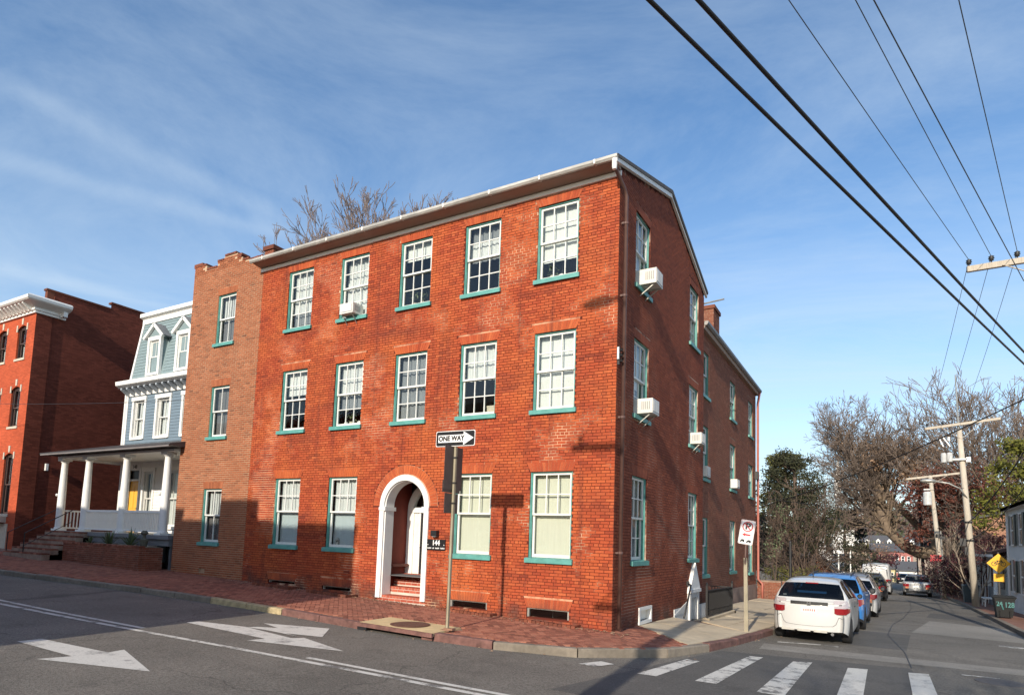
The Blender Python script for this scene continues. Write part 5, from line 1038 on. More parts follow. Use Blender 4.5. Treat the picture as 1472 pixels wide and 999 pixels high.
for x, m in ((-23.1, WHITE), (-15.75, BLACK)):
    b = MB(); b.box(x-0.03, x+0.03, 0.25, HY-0.05, 2.40, 2.47); b.box(x-0.03, x+0.03, 0.25, HY-0.05, 1.74, 1.80); obj('porch_railing', b, m, hs)
    bm2 = balm if m is WHITE else None
    if bm2 is None: q = MB(); q.box(-0.018, 0.018, -0.018, 0.018, 0, 0.60); bm2 = q.mesh('baluster', m)
    for k in range(15): place('baluster', bm2, hs, Matrix.Translation((x, 0.35+k*0.125, 1.80)))
b = MB(); b.tube([(HX0-0.06, HY-0.05, 7.7), (HX0-0.06, HY-0.05, 4.9)], 0.05, 8); obj('downpipe', b, WHITE, hs)
for k, x in enumerate((-23.32, -23.12)):
    b = MB(); b.tube([(x, 3.2, 0.6), (x, 3.2, 4.2), (x+0.05, 3.3, 4.35)], 0.04, 8); obj('conduit_pipe', b, GALV, label='%s pale vertical pipe in the dark alley beside the blue house' % ('outer' if k == 0 else 'inner'), category='pipe', group='pipes in the alley')
b = MB(); b.lathe([(0.03, 0), (0.06, 0.05), (0.03, 0.1)], 8, (-23.30, 0.0, 3.0)); obj('column_ornament', b, WHITE, hs)
b = MB(); b.lathe([(0.03, 0), (0.06, 0.05), (0.03, 0.1)], 8, (-16.36, 0.0, 3.0)); obj('column_ornament', b, WHITE, hs)
# planter, steps, gate
pl = thing('brick_planter', 'long low brick planter in front of the white porch of the blue house', 'planter', (-18.1, -0.5, 0.6))
zb = lambda x: zs(x, -0.9)
b = MB(); b.box(-20.5, -15.72, -0.89, -0.12, 0.3, 1.24); cor = obj('planter_core', b, MO_OLD, pl)
b = MB(Matrix.Translation((0, -0.90, 0))); add_bricks(b, brick_list(-20.5, -15.71, 0.30, 1.26, [], header_every=99)); b.M = Matrix.Translation((-15.71, 0, 0)) @ ROT_E; add_bricks(b, brick_list(-0.9, -0.12, 0.30, 1.26, [])); b.M = None
k = -20.5
while k < -15.75: b.tone = R4.random(); b.box(k, k+0.095, -0.915, -0.70, 1.245, 1.30); k += 0.106
place('brickwork', b.mesh('brickwork', B_OLD, tones=True), cor, None, True, kind='stuff')
b = MB(); sheet(b, frange(-20.5, -15.75, 0.3), [-0.7, -0.4, -0.13], lambda x, y: 1.25+0.03*math.sin(x*5)); obj('planter_soil', b, SOIL, pl)
for i, (x, s, n, lab) in enumerate(((-18.35, 0.45, 40, 'spiky green plant left of centre in the brick planter'), (-17.1, 0.5, 44, 'larger spiky plant near the right end of the brick planter'), (-19.6, 0.28, 22, 'small spiky plant at the left of the brick planter'))):
    t_ = thing('spiky_plant', lab, 'plant', (x, -0.45, 1.25), 0, 'spiky plants in the brick planter'); b = MB()
    for k in range(n):
        a = R4.uniform(0, 6.28); e = R4.uniform(0.25, 1.4); L_ = 1.3*s*R4.uniform(0.7, 1.2); d = Vector((math.cos(a)*math.cos(e), math.sin(a)*math.cos(e)*0.7, math.sin(e))); w = Vector((-math.sin(a), math.cos(a), 0))*0.022; p0 = Vector((x, -0.45, 1.24)); p1 = p0+d*L_*0.6; p2 = p0+d*L_+Vector((0, 0, -0.06*R4.random()))
        b.add([p0-w*0.6, p0+w*0.6, p1+w, p1-w, p2], [(0, 1, 2, 3), (3, 2, 4)])
    obj('leaves', b, L_SPIKE, t_)
t_ = thing('garden_urn', 'small dark figure ornament standing at the right end of the brick planter', 'ornament', (-16.2, -0.5, 1.25)); b = MB(); b.lathe([(0.09, 0), (0.12, 0.12), (0.15, 0.26), (0.06, 0.30), (0.05, 0.40), (0.13, 0.47), (0.06, 0.56)], 10, (-16.2, -0.5, 1.24)); obj('body', b, mat('mossy_stone', (0.10, 0.10, 0.075), 0.9, 0.3, 9), t_)
t_ = thing('porch_steps', 'old brick and stone steps rising to the porch of the blue house', 'steps', (-22.2, -0.7, 0.7))
for k in range(6):
    b = MB(); z1 = 0.72+0.155*(k+1); y0 = -1.55+0.26*k; x0 = -23.4; x1 = -20.515; b.box(x0, x1, y0, 0.0, 0.2, z1-0.05); s_o = obj('step', b, MO_OLD, t_)
    bb = MB(); q = x0
    while q < x1-0.02: bb.tone = R4.random(); e = min(q+0.2, x1); bb.box(q, e-0.01, y0-0.004, y0+0.27, z1-0.055, z1+R4.uniform(-.004, .004)); q += 0.21
    place('tread_bricks', bb.mesh('tread_bricks', B_OLD, tones=True), s_o, None, True)
t_ = thing('step_handrail', 'thin black iron handrail on the steps of the blue house', 'handrail', (-21.9, -1.0, 0.7)); b = MB()
b.tube([(-22.0, -1.5, 1.55), (-22.0, 0.0, 2.45)], 0.018, 6); b.tube([(-22.0, -1.5, 1.1), (-22.0, 0.0, 2.0)], 0.012, 6); b.tube([(-22.0, -1.5, 0.7), (-22.0, -1.5, 1.57)], 0.02, 6); obj('rail', b, IRON, t_); b = MB(); b.tube([(-23.3, -1.5, 1.55), (-23.3, 0.0, 2.45)], 0.018, 6); b.tube([(-23.3, -1.5, 0.7), (-23.3, -1.5, 1.57)], 0.02, 6); obj('rail', b, IRON, t_)
t_ = thing('iron_gate', 'small black iron gate with lattice between the planter and the tan brick annex', 'gate', (-15.6, 0.4, 0.5)); b = MB(); gx0, gx1, gy = -16.3, -15.42, 0.35
b.bar((gx0, gy, 1.32), (gx1, gy, 1.32), 0.03, 0.03); b.bar((gx0, gy, 0.62), (gx1, gy, 0.62), 0.03, 0.03)
for k in range(5): x = gx0+k*0.1; b.box(x-0.014, x+0.014, gy-0.014, gy+0.014, 0.52, 1.36)
for k in range(5):
    x = -15.84; z = 0.66+k*0.13
    for s in (0, 1): b.bar((x if s else x+0.38, gy, z), (x+0.38 if s else x, gy, z+0.13), 0.02, 0.02, (0, 1, 0))
b.box(-15.86, -15.83, gy-0.02, gy+0.02, 0.5, 1.4); b.box(-15.46, -15.43, gy-0.02, gy+0.02, 0.5, 1.4); obj('bars', b, IRON, t_)
# ================================================================ red brick building at the far left
lb = thing('cornice_building', 'orange-red brick building with heavy white bracketed cornice and arched windows at far left', 'building', (-31, 4, 0.8))
LX = -26.6; LWN = [(-28.15, -27.32), (-30.0, -29.15), (-31.9, -31.0)]
lw = [(a, c, p, q) for a, c in LWN for p, q in ((9.07, 10.42), (6.05, 7.68), (2.25, 4.75))]
def smooth_brick(name, c, v=0.18, sc=None):
    m = bpy.data.materials.new(name); m.use_nodes = True; t = m.node_tree; b = t.nodes['Principled BSDF']; b.inputs['Roughness'].default_value = 0.85; b.inputs['Specular IOR Level'].default_value = 0.2
    tcn = N(t, 'ShaderNodeTexCoord'); g = N(t, 'ShaderNodeNewGeometry')
    se = N(t, 'ShaderNodeSeparateXYZ'); t.links.new(g.outputs['Position'], se.inputs[0]); cm_ = N(t, 'ShaderNodeCombineXYZ'); t.links.new(math_n(t, 'ADD', se.outputs[0], se.outputs[1]), cm_.inputs[0]); t.links.new(se.outputs[2], cm_.inputs[1])
    bt = N(t, 'ShaderNodeTexBrick'); bt.inputs['Scale'].default_value = 1; bt.inputs['Brick Width'].default_value = 0.21; bt.inputs['Row Height'].default_value = 0.068; bt.inputs['Mortar Size'].default_value = 0.006
    bt.inputs['Color1'].default_value = (*[x*(1-v) for x in c], 1); bt.inputs['Color2'].default_value = (*[x*(1+v) for x in c], 1); bt.inputs['Mortar'].default_value = (*[x*0.75 for x in c], 1); t.links.new(cm_.outputs[0], bt.inputs[0])
    f = noise(t, g.outputs['Position'], 0.6, 6, 0.6, 0.3, 0.7); mp_ = N(t, 'ShaderNodeMapRange'); mp_.inputs[3].default_value = 0.82; mp_.inputs[4].default_value = 1.18; t.links.new(f, mp_.inputs[0])
    v_ = N(t, 'ShaderNodeVectorMath', operation='SCALE'); t.links.new(bt.outputs[0], v_.inputs[0]); t.links.new(mp_.outputs[0], v_.inputs['Scale']); t.links.new(v_.outputs[0], b.inputs['Base Color'])
    bp = N(t, 'ShaderNodeBump'); bp.inputs['Strength'].default_value = 0.3; bp.inputs['Distance'].default_value = 0.01; bp.invert = True; t.links.new(bt.outputs['Fac'], bp.inputs['Height']); t.links.new(bp.outputs[0], b.inputs['Normal']); MATS[name] = m; return m
LBR = smooth_brick('orange_red_brick', (0.44, 0.085, 0.035), 0.14); LBS = smooth_brick('shaded_side_brick', (0.155, 0.042, 0.026), 0.25)  # LBS: brick of the side wall with its shade put into the colour
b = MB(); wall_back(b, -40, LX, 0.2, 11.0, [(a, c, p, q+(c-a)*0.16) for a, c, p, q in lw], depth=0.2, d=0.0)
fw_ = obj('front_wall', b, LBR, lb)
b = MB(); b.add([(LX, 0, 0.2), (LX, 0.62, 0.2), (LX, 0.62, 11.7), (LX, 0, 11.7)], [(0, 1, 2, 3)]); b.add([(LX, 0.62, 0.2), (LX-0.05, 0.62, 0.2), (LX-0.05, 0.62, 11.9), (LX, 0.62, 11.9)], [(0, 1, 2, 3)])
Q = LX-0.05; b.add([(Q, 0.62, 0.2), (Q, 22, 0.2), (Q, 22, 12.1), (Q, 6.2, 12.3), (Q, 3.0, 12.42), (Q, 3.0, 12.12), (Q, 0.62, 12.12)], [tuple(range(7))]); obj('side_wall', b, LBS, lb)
b = MB(); b.prism([(Q-0.25, 0.3, 12.10), (Q+0.04, 0.3, 12.10), (Q+0.04, 0.3, 12.18), (Q-0.25, 0.3, 12.18)], (0, 2.7, 0)); b.prism([(Q-0.25, 3.0, 12.40), (Q+0.04, 3.0, 12.40), (Q+0.04, 3.0, 12.48), (Q-0.25, 3.0, 12.48)], (0, 18, -0.05)); b.box(Q-0.22, Q-0.002, 0.35, 3.0, 11.4, 12.1); obj('parapet_coping', b, B_OLD, lb)
b = MB(); b.box(-40, Q-0.3, 0.4, 22, 11.0, 11.4); b.box(-40, -26.9, 1.2, 1.25, 0.5, 11); obj('roof', b, TINR, lb)
for i, (a, c, p, q) in enumerate(lw):
    M_ = Matrix.Translation((a, 0.03, p)); w_ = c-a; o = put_window(lb, M_, w_, q-p+0.04, [(0, 0.55, CURTAIN)] if i % 3 < 2 else [], cols=2, two=True, frame=mat('dark_brown_frame', (0.06, 0.035, 0.03), 0.5), sash=mat('brown_sash', (0.10, 0.06, 0.05), 0.5), sill=STONE)
    b = MB(); xc = (a+c)/2
    n_ = 8; ar = [(a+w_*k/n_, q+w_*0.16*(1-((k/n_-0.5)*2)**2)) for k in range(n_+1)]
    for s in (0, 1): x0 = a-0.10 if s == 0 else c; b.box(x0, x0+0.10, -0.03, 0.05, q-0.12, q+0.18)
    b.prism([(xc-0.06, -0.03, q+0.17), (xc+0.06, -0.03, q+0.17), (xc+0.08, -0.03, q+0.45), (xc-0.08, -0.03, q+0.45)], (0, 0.08, 0)); place('keystone', b.mesh('keystone', STONE), o, M_.inverted(), True)
    b = MB()
    for (x0, z0), (x1, z1) in zip(ar, ar[1:]): b.add([(x0, -0.003, z0), (x1, -0.003, z1), (x1, -0.003, q+0.20), (x0, -0.003, q+0.20)], [(0, 1, 2, 3)]); b.add([(x0, -0.003, z0), (x0, 0.2, z0), (x1, 0.2, z1), (x1, -0.003, z1)], [(0, 1, 2, 3)])
    place('arch_spandrel', b.mesh('arch_spandrel', LBR), o, M_.inverted(), True)
    b = MB(); b.box(a, c, 0.10, 0.12, q-0.02, q+0.17); place('arch_head', b.mesh('arch_head', MATS['dark_brown_frame']), o, M_.inverted(), True)
# cornice
CP = [(0.0, 10.95), (-0.09, 10.95), (-0.09, 11.03), (-0.15, 11.06), (-0.15, 11.16), (-0.56, 11.32), (-0.62, 11.37), (-0.64, 11.48), (-0.54, 11.56), (0.3, 11.66), (0.3, 10.95)]
b = MB(); V = []
for x, yo, mir in ((-41, 0, 0), (LX, 0, 1)):
    for d, z in CP: V.append((x-(d if mir else 0), d, z))
n_ = len(CP); F = [(i, (i+1) % n_, n_+(i+1) % n_, n_+i) for i in range(n_)]
base = len(V)
for d, z in CP: V.append((LX-d, 1.1, z))
F += [(n_+i, n_+(i+1) % n_, base+(i+1) % n_, base+i) for i in range(n_)]+[tuple(base+i for i in range(n_))]
b.add(V, F); co = obj('cornice', b, WHITE, lb)
bb = MB(); bb.prism([(-0.06, -0.15, 11.02), (-0.06, -0.24, 11.05), (-0.06, -0.50, 11.26), (-0.06, -0.50, 11.31), (-0.06, -0.15, 11.19)], (0.12, 0, 0)); bm = bb.mesh('cornice_bracket', WHITE)
for k in range(14): place('cornice_bracket', bm, co, Matrix.Translation((LX-0.15-k*0.34, 0, 0)), True)
b = MB(); b.box(LX+0.0, LX+0.45, 0.85, 1.0, 11.0, 11.22); place('cornice_bracket', b.mesh('cornice_bracket', WHITE), co, None, True)
b = MB(); b.box(-29.5, -27.4, -0.35, 0.0, 1.9, 2.15); b.box(-29.3, -28.9, -0.25, 0.05, 0.8, 1.9); b.box(-28.0, -27.2, -0.03, 0.0, 0.8, 1.85); obj('entry_ledge', b, STONE, lb)
b = MB(); b.box(-26.62, -26.5, 0.9, 1.0, 4.2, 4.5); obj('alley_lamp', b, WHITE, label='small white lamp fixed to the dark side wall of the cornice building', category='lamp')
# dark alley behind the houses
b = MB(); b.box(-26.6, -22.9, 11.8, 12, 0, 9); obj('alley_wall', b, LBS, label='dark brick wall closing the alley between the cornice building and blue house', category='wall')
# ================================================================ houses across the main street, behind the camera
def block(label, x0, x1, y0, y1, z1, m, extra=(), cat='building'):
    t_ = thing('row_house', label, cat, ((x0+x1)/2, y1, 0)); b = MB(); win = []
    n = max(1, int((x1-x0)/2.6))
    for k in range(n):
        xc = x0+(x1-x0)*(k+0.5)/n
        for p in (1.4, 4.6, 7.4):
            if p+1.9 < z1: win.append((xc-0.5, xc+0.5, p, p+1.8))
    MM = Matrix.Translation((x0+x1, y1, 0)) @ Matrix.Rotation(math.pi, 4, 'Z'); b.M = MM; wall_back(b, x0, x1, -0.6, z1, win, depth=0.15, d=0); b.M = None
    b.box(x0, x1, y0, y1-0.3, -0.6, z1-0.05, skip='k'); obj('wall', b, m, t_)
    b = MB(); b.box(x0-0.05, x1+0.05, y0, y1+0.25, z1, z1+0.12); b.box(x0, x1, y1+0.01, y1+0.15, z1-0.3, z1); obj('cornice', b, WHITE, t_)
    for a, c, p, q in win:
        b = MB(MM); b.box(a+0.05, c-0.05, 0.1, 0.12, p+0.05, q-0.05); f = MB(MM); f.box(a, a+0.06, 0.04, 0.13, p, q); f.box(c-0.06, c, 0.04, 0.13, p, q); f.box(a+0.06, c-0.06, 0.04, 0.13, q-0.06, q); f.box(a+0.06, c-0.06, 0.04, 0.13, p, p+0.06); f.box(a+0.06, c-0.06, 0.05, 0.125, (p+q)/2-0.03, (p+q)/2+0.03)
        w_ = obj('window', f, WHITE, t_); place('pane', b.mesh('pane', GLASS), w_, None, True)
    for e in extra:
        b = MB(); b.box(*e); obj('chimney', b, m, t_)
CREAMB = smooth_brick('pale_row_brick', (0.36, 0.20, 0.13)); 
BY = -17.5
block('brick row house across the main street, behind the viewer, with the tall chimney', -13.2, -5.55, -27, BY, 9.58, LBR, extra=((-11.6, -9.5, BY-0.9, BY-0.2, 9.5, 10.55), (-9.5, -8.9, BY-0.9, BY-0.2, 9.5, 9.95)))
block('taller pale brick row house across the main street, behind the viewer', -24, -13.25, -27, BY, 9.95, CREAMB)
block('brick row house at the far left across the main street', -40, -24.05, -27, BY, 9.75, LBR)
# ================================================================ street signs
def disc_mb(mb, cx, cz, r, y, n=24):
    mb.poly([(cx+r*math.cos(2*math.pi*k/n), y, cz+r*math.sin(2*math.pi*k/n)) for k in range(n)])
def ring_mb(mb, cx, cz, r0, r1, y, n=28):
    for k in range(n):
        a, c = 2*math.pi*k/n, 2*math.pi*(k+1)/n
        mb.add([(cx+r*math.cos(t), y, cz+r*math.sin(t)) for r, t in ((r0, a), (r1, a), (r1, c), (r0, c))], [(0, 1, 2, 3)])
def plate(mb, x0, x1, z0, z1, y0, y1, r=0.03):
    P = []
    for cx, cz, a0 in ((x1-r, z1-r, 0), (x0+r, z1-r, 90), (x0+r, z0+r, 180), (x1-r, z0+r, 270)):
        for k in range(4): a = rad(a0+30*k); P.append((cx+r*math.cos(a), y0, cz+r*math.sin(a)))
    mb.prism(P, (0, y1-y0, 0))
PX, PY = -2.43, -2.42; pz = zs(PX, PY)
lean = Matrix.Translation((PX, PY, pz)) @ Matrix.Rotation(rad(0.4), 4, 'Y')
ow = place('one_way_sign', None, None, lean, label='ONE WAY sign with right arrow on a slim post in front of the red building', category='sign')
ZT = 3.78-pz
b = MB(lean); b.box(-0.028, 0.028, -0.02, -0.012, -0.1, ZT+0.1); b.box(-0.03, -0.022, -0.02, 0.02, -0.1, ZT+0.1); b.box(0.022, 0.03, -0.02, 0.02, -0.1, ZT+0.1); obj('post', b, POSTM, ow)
b = MB(lean); b.box(-0.10, 0.10, -0.09, 0.09, 0.0, 0.018); b.box(-0.05, 0.16, -0.06, 0.05, 0.018, 0.05); obj('base', b, mat('post_collar', (0.26, 0.14, 0.09), 0.8, 0.2, 9), ow)
sx0, sx1, sz0, sz1 = -0.47, 0.47, ZT-0.155+0.10, ZT+0.155+0.10
b = MB(lean); plate(b, sx0, sx1, sz0, sz1, -0.036, -0.030); sp = obj('sign_plate', b, SIGNW, ow)
b = MB(lean); plate(b, sx0+0.012, sx1-0.012, sz0+0.012, sz1-0.012, -0.039, -0.0362); place('black_field', b.mesh('black_field', SIGNK), sp, None, True)
b = MB(lean); zc = (sz0+sz1)/2; y = -0.042
b.poly([(sx0+0.06, y, zc-0.075), (0.20, y, zc-0.075), (0.20, y, zc-0.135), (sx1-0.03, y, zc), (0.20, y, zc+0.135), (0.20, y, zc+0.075), (sx0+0.06, y, zc+0.075)]); place('arrow', b.mesh('arrow', SIGNW), sp, None, True)
place('lettering', text_mb('ONE WAY', 0.10, lean @ Matrix.Translation((-0.09, -0.0435, zc)) @ FACE_S, sx=0.95, bold=1.6).mesh('lettering', SIGNK), sp, None, True)
for k, (y0, y1, z0, z1, x) in enumerate(((-0.30, 0.30, ZT-0.92, ZT-0.06, -0.040), (-0.32, 0.26, ZT-0.98, ZT-0.75, -0.05), (-0.25, 0.20, ZT-1.38, ZT-0.99, -0.040))):
    b = MB(lean); b.box(x, x+0.006, y0, y1, z0, z1); o = obj('back_plate', b, SIGNBACK, ow)
b = MB(lean)
for z in (ZT-0.8, ZT-0.3, ZT-1.2): b.box(-0.035, 0.05, -0.028, 0.028, z, z+0.035)
obj('clamp', b, IRON, ow)
# no parking sign
nx, ny = 2.05, 3.44; nz = zs(nx, ny)-0.02
np_ = thing('no_parking_sign', 'leaning no-parking sign with red arrow on a weathered post by the white hatchback', 'sign', (nx, ny, nz))
b = MB(); b.prism([(nx-0.045, ny-0.02, nz-0.1), (nx+0.045, ny-0.02, nz-0.1), (nx+0.02, ny-0.02, nz+1.75), (nx-0.06, ny-0.02, nz+1.75)], (0, 0.04, 0)); obj('post', b, POSTM, np_)
b = MB(); b.bar((nx-0.02, ny-0.03, nz+1.6), (nx+0.01, ny-0.03, nz+2.62), 0.03, 0.02, (0, 1, 0)); obj('upper_post', b, RUSTP, np_)
SM = Matrix.Translation((nx+0.02, ny-0.05, nz+2.36)) @ Matrix.Rotation(rad(9), 4, 'Y') @ Matrix.Rotation(rad(14), 4, 'Z')
b = MB(SM); plate(b, -0.165, 0.165, -0.29, 0.29, -0.004, 0.0, 0.03); sp = obj('sign_plate', b, SIGNW, np_)
b = MB(SM)
for a in range(1):
    for (x0, x1, z0, z1) in ((-0.153, 0.153, 0.272, 0.278), (-0.153, 0.153, -0.278, -0.272), (-0.153, -0.147, -0.272, 0.272), (0.147, 0.153, -0.272, 0.272)): b.box(x0, x1, -0.0055, -0.004, z0, z1)
place('red_border', b.mesh('red_border', SIGNR), sp, None, True)
place('letter', text_mb('P', 0.155, SM @ Matrix.Translation((0.005, -0.006, 0.135)) @ FACE_S, sx=1.1).mesh('letter', SIGNK), sp, None, True)
b = MB(SM); ring_mb(b, 0, 0.135, 0.098, 0.122, -0.0085); d = 0.10*0.707; b.bar((-d, -0.009, 0.135+d), (d, -0.009, 0.135-d), 0.024, 0.002, (0, 1, 0)); place('prohibition_ring', b.mesh('prohibition_ring', SIGNR), sp, None, True)
b = MB(SM); b.poly([(-0.10, -0.006, -0.06), (-0.03, -0.006, -0.015), (-0.03, -0.006, -0.04), (0.09, -0.006, -0.04), (0.09, -0.006, -0.08), (-0.03, -0.006, -0.08), (-0.03, -0.006, -0.105)]); place('arrow', b.mesh('arrow', SIGNR), sp, None, True)
b = MB(SM)
for x, s in ((-0.075, 1.0), (0.07, 1.1)):                   # little tow-truck and car pictograms
    b.poly([(x-0.06*s, -0.006, -0.235), (x+0.055*s, -0.006, -0.225), (x+0.05*s, -0.006, -0.195), (x+0.025*s, -0.006, -0.175), (x-0.02*s, -0.006, -0.178), (x-0.035*s, -0.006, -0.205)])
    for q in (-0.03, 0.03): disc_mb(b, x+q*s, -0.236, 0.015, -0.0065, 10)
place('pictogram', b.mesh('pictogram', SIGNK), sp, None, True)
# yellow bicycle warning sign
bx, by = 9.25, 22.5; bz = zr(8.6, by)+0.15
bs = thing('bicycle_warning_sign', 'yellow diamond bicycle sign with a small yellow plate below, beyond the dark bin', 'sign', (bx, by, bz))
b = MB(); b.box(bx-0.03, bx+0.03, by, by+0.03, bz-0.1, bz+2.65); obj('post', b, IRON, bs)
zc = 1.58; r = 0.43
b = MB(); b.prism([(bx, by-0.02, zc-r), (bx+r, by-0.02, zc), (bx, by-0.02, zc+r), (bx-r, by-0.02, zc)], (0, 0.01, 0)); sp = obj('diamond_plate', b, SIGNY, bs)
b = MB(); b.prism([(bx, by-0.0215, zc-r*.95), (bx+r*.95, by-0.0215, zc), (bx, by-0.0215, zc+r*.95), (bx-r*.95, by-0.0215, zc)], (0, 0.001, 0))
b = MB(); y = by-0.024
for x in (-0.16, 0.17): ring_mb(b, bx+x, zc-0.02, 0.075, 0.10, y, 16)
for p, q in (((-0.16, -0.02), (-0.04, 0.10)), ((-0.04, 0.10), (0.11, 0.10)), ((-0.02, -0.03), (0.11, 0.10)), ((-0.16, -0.02), (-0.02, -0.03)), ((0.10, 0.15), (0.17, -0.02)), ((-0.08, 0.12), (0.0, 0.12)), ((-0.04, 0.1), (-0.02, -0.03))): b.bar((bx+p[0], y, zc+p[1]), (bx+q[0], y, zc+q[1]), 0.026, 0.003, (0, 1, 0))
place('bicycle_symbol', b.mesh('bicycle_symbol', SIGNK), sp, None, True)
b = MB(); b.box(bx-0.19, bx+0.19, by-0.02, by-0.01, zc-r-0.36, zc-r-0.02); obj('lower_plate', b, SIGNY, bs)
# wheelie bin
gx, gy = 8.93, 19.0; gz = zr(8.6, gy)+0.15
bn = thing('wheelie_bin', 'black wheeled bin with teal hand-painted numbers at the right hand kerb', 'bin', (gx, gy, gz))
b = MB()
def taper(mb, c, w0, d0, w1, d1, z0, z1):
    x, y = c; mb.add([(x-w0, y-d0, z0), (x+w0, y-d0, z0), (x+w0, y+d0, z0), (x-w0, y+d0, z0), (x-w1, y-d1, z1), (x+w1, y-d1, z1), (x+w1, y+d1, z1), (x-w1, y+d1, z1)], [(0, 3, 2, 1), (4, 5, 6, 7), (0, 1, 5, 4), (1, 2, 6, 5), (2, 3, 7, 6), (3, 0, 4, 7)])
taper(b, (gx, gy), 0.24, 0.26, 0.33, 0.34, gz+0.04, gz+0.78); b.box(gx-0.345, gx+0.345, gy-0.355, gy+0.355, gz+0.74, gz+0.79); b.bar((gx-0.16, gy-0.30, gz+0.06), (gx-0.16, gy-0.345, gz+0.3), 0.05, 0.02); b.bar((gx+0.16, gy-0.30, gz+0.06), (gx+0.16, gy-0.345, gz+0.3), 0.05, 0.02); obj('body', b, mat('bin_plastic', (0.006, 0.007, 0.0075), 0.7, 0.15, 8), bn)
b = MB(); taper(b, (gx, gy), 0.38, 0.40, 0.33, 0.34, gz+0.79, gz+0.86); b.tube([(gx-0.25, gy+0.42, gz+0.8), (gx+0.25, gy+0.42, gz+0.8)], 0.02, 6); obj('lid', b, MATS['bin_plastic'], bn)
for s in (-1, 1): b = MB(); b.lathe([(0.1, -0.03), (0.1, 0.03)], 12, (gx+s*0.22, gy+0.22, gz+0.1), 'x'); obj('wheel', b, RUBBER, bn)
TP = mat('teal_hand_paint', (0.025, 0.14, 0.135), 0.6, 0.25, 15)
tm = Matrix.Translation((gx, gy-0.325, gz+0.53)) @ Matrix.Rotation(rad(-6), 4, 'X') @ FACE_S
b = text_mb('24', 0.20, tm @ Matrix.Translation((-0.17, 0.02, 0.008)), sx=0.7); q = text_mb('128', 0.20, tm @ Matrix.Translation((0.14, -0.02, 0.008)), sx=0.75)
q.M = None; q.add(b.v, b.f); q.bar((gx-0.10, gy-0.318, gz+0.50), (gx-0.05, gy-0.305, gz+0.33), 0.04, 0.01, (0, 1, 0)); obj('painted_number', q, TP, bn)
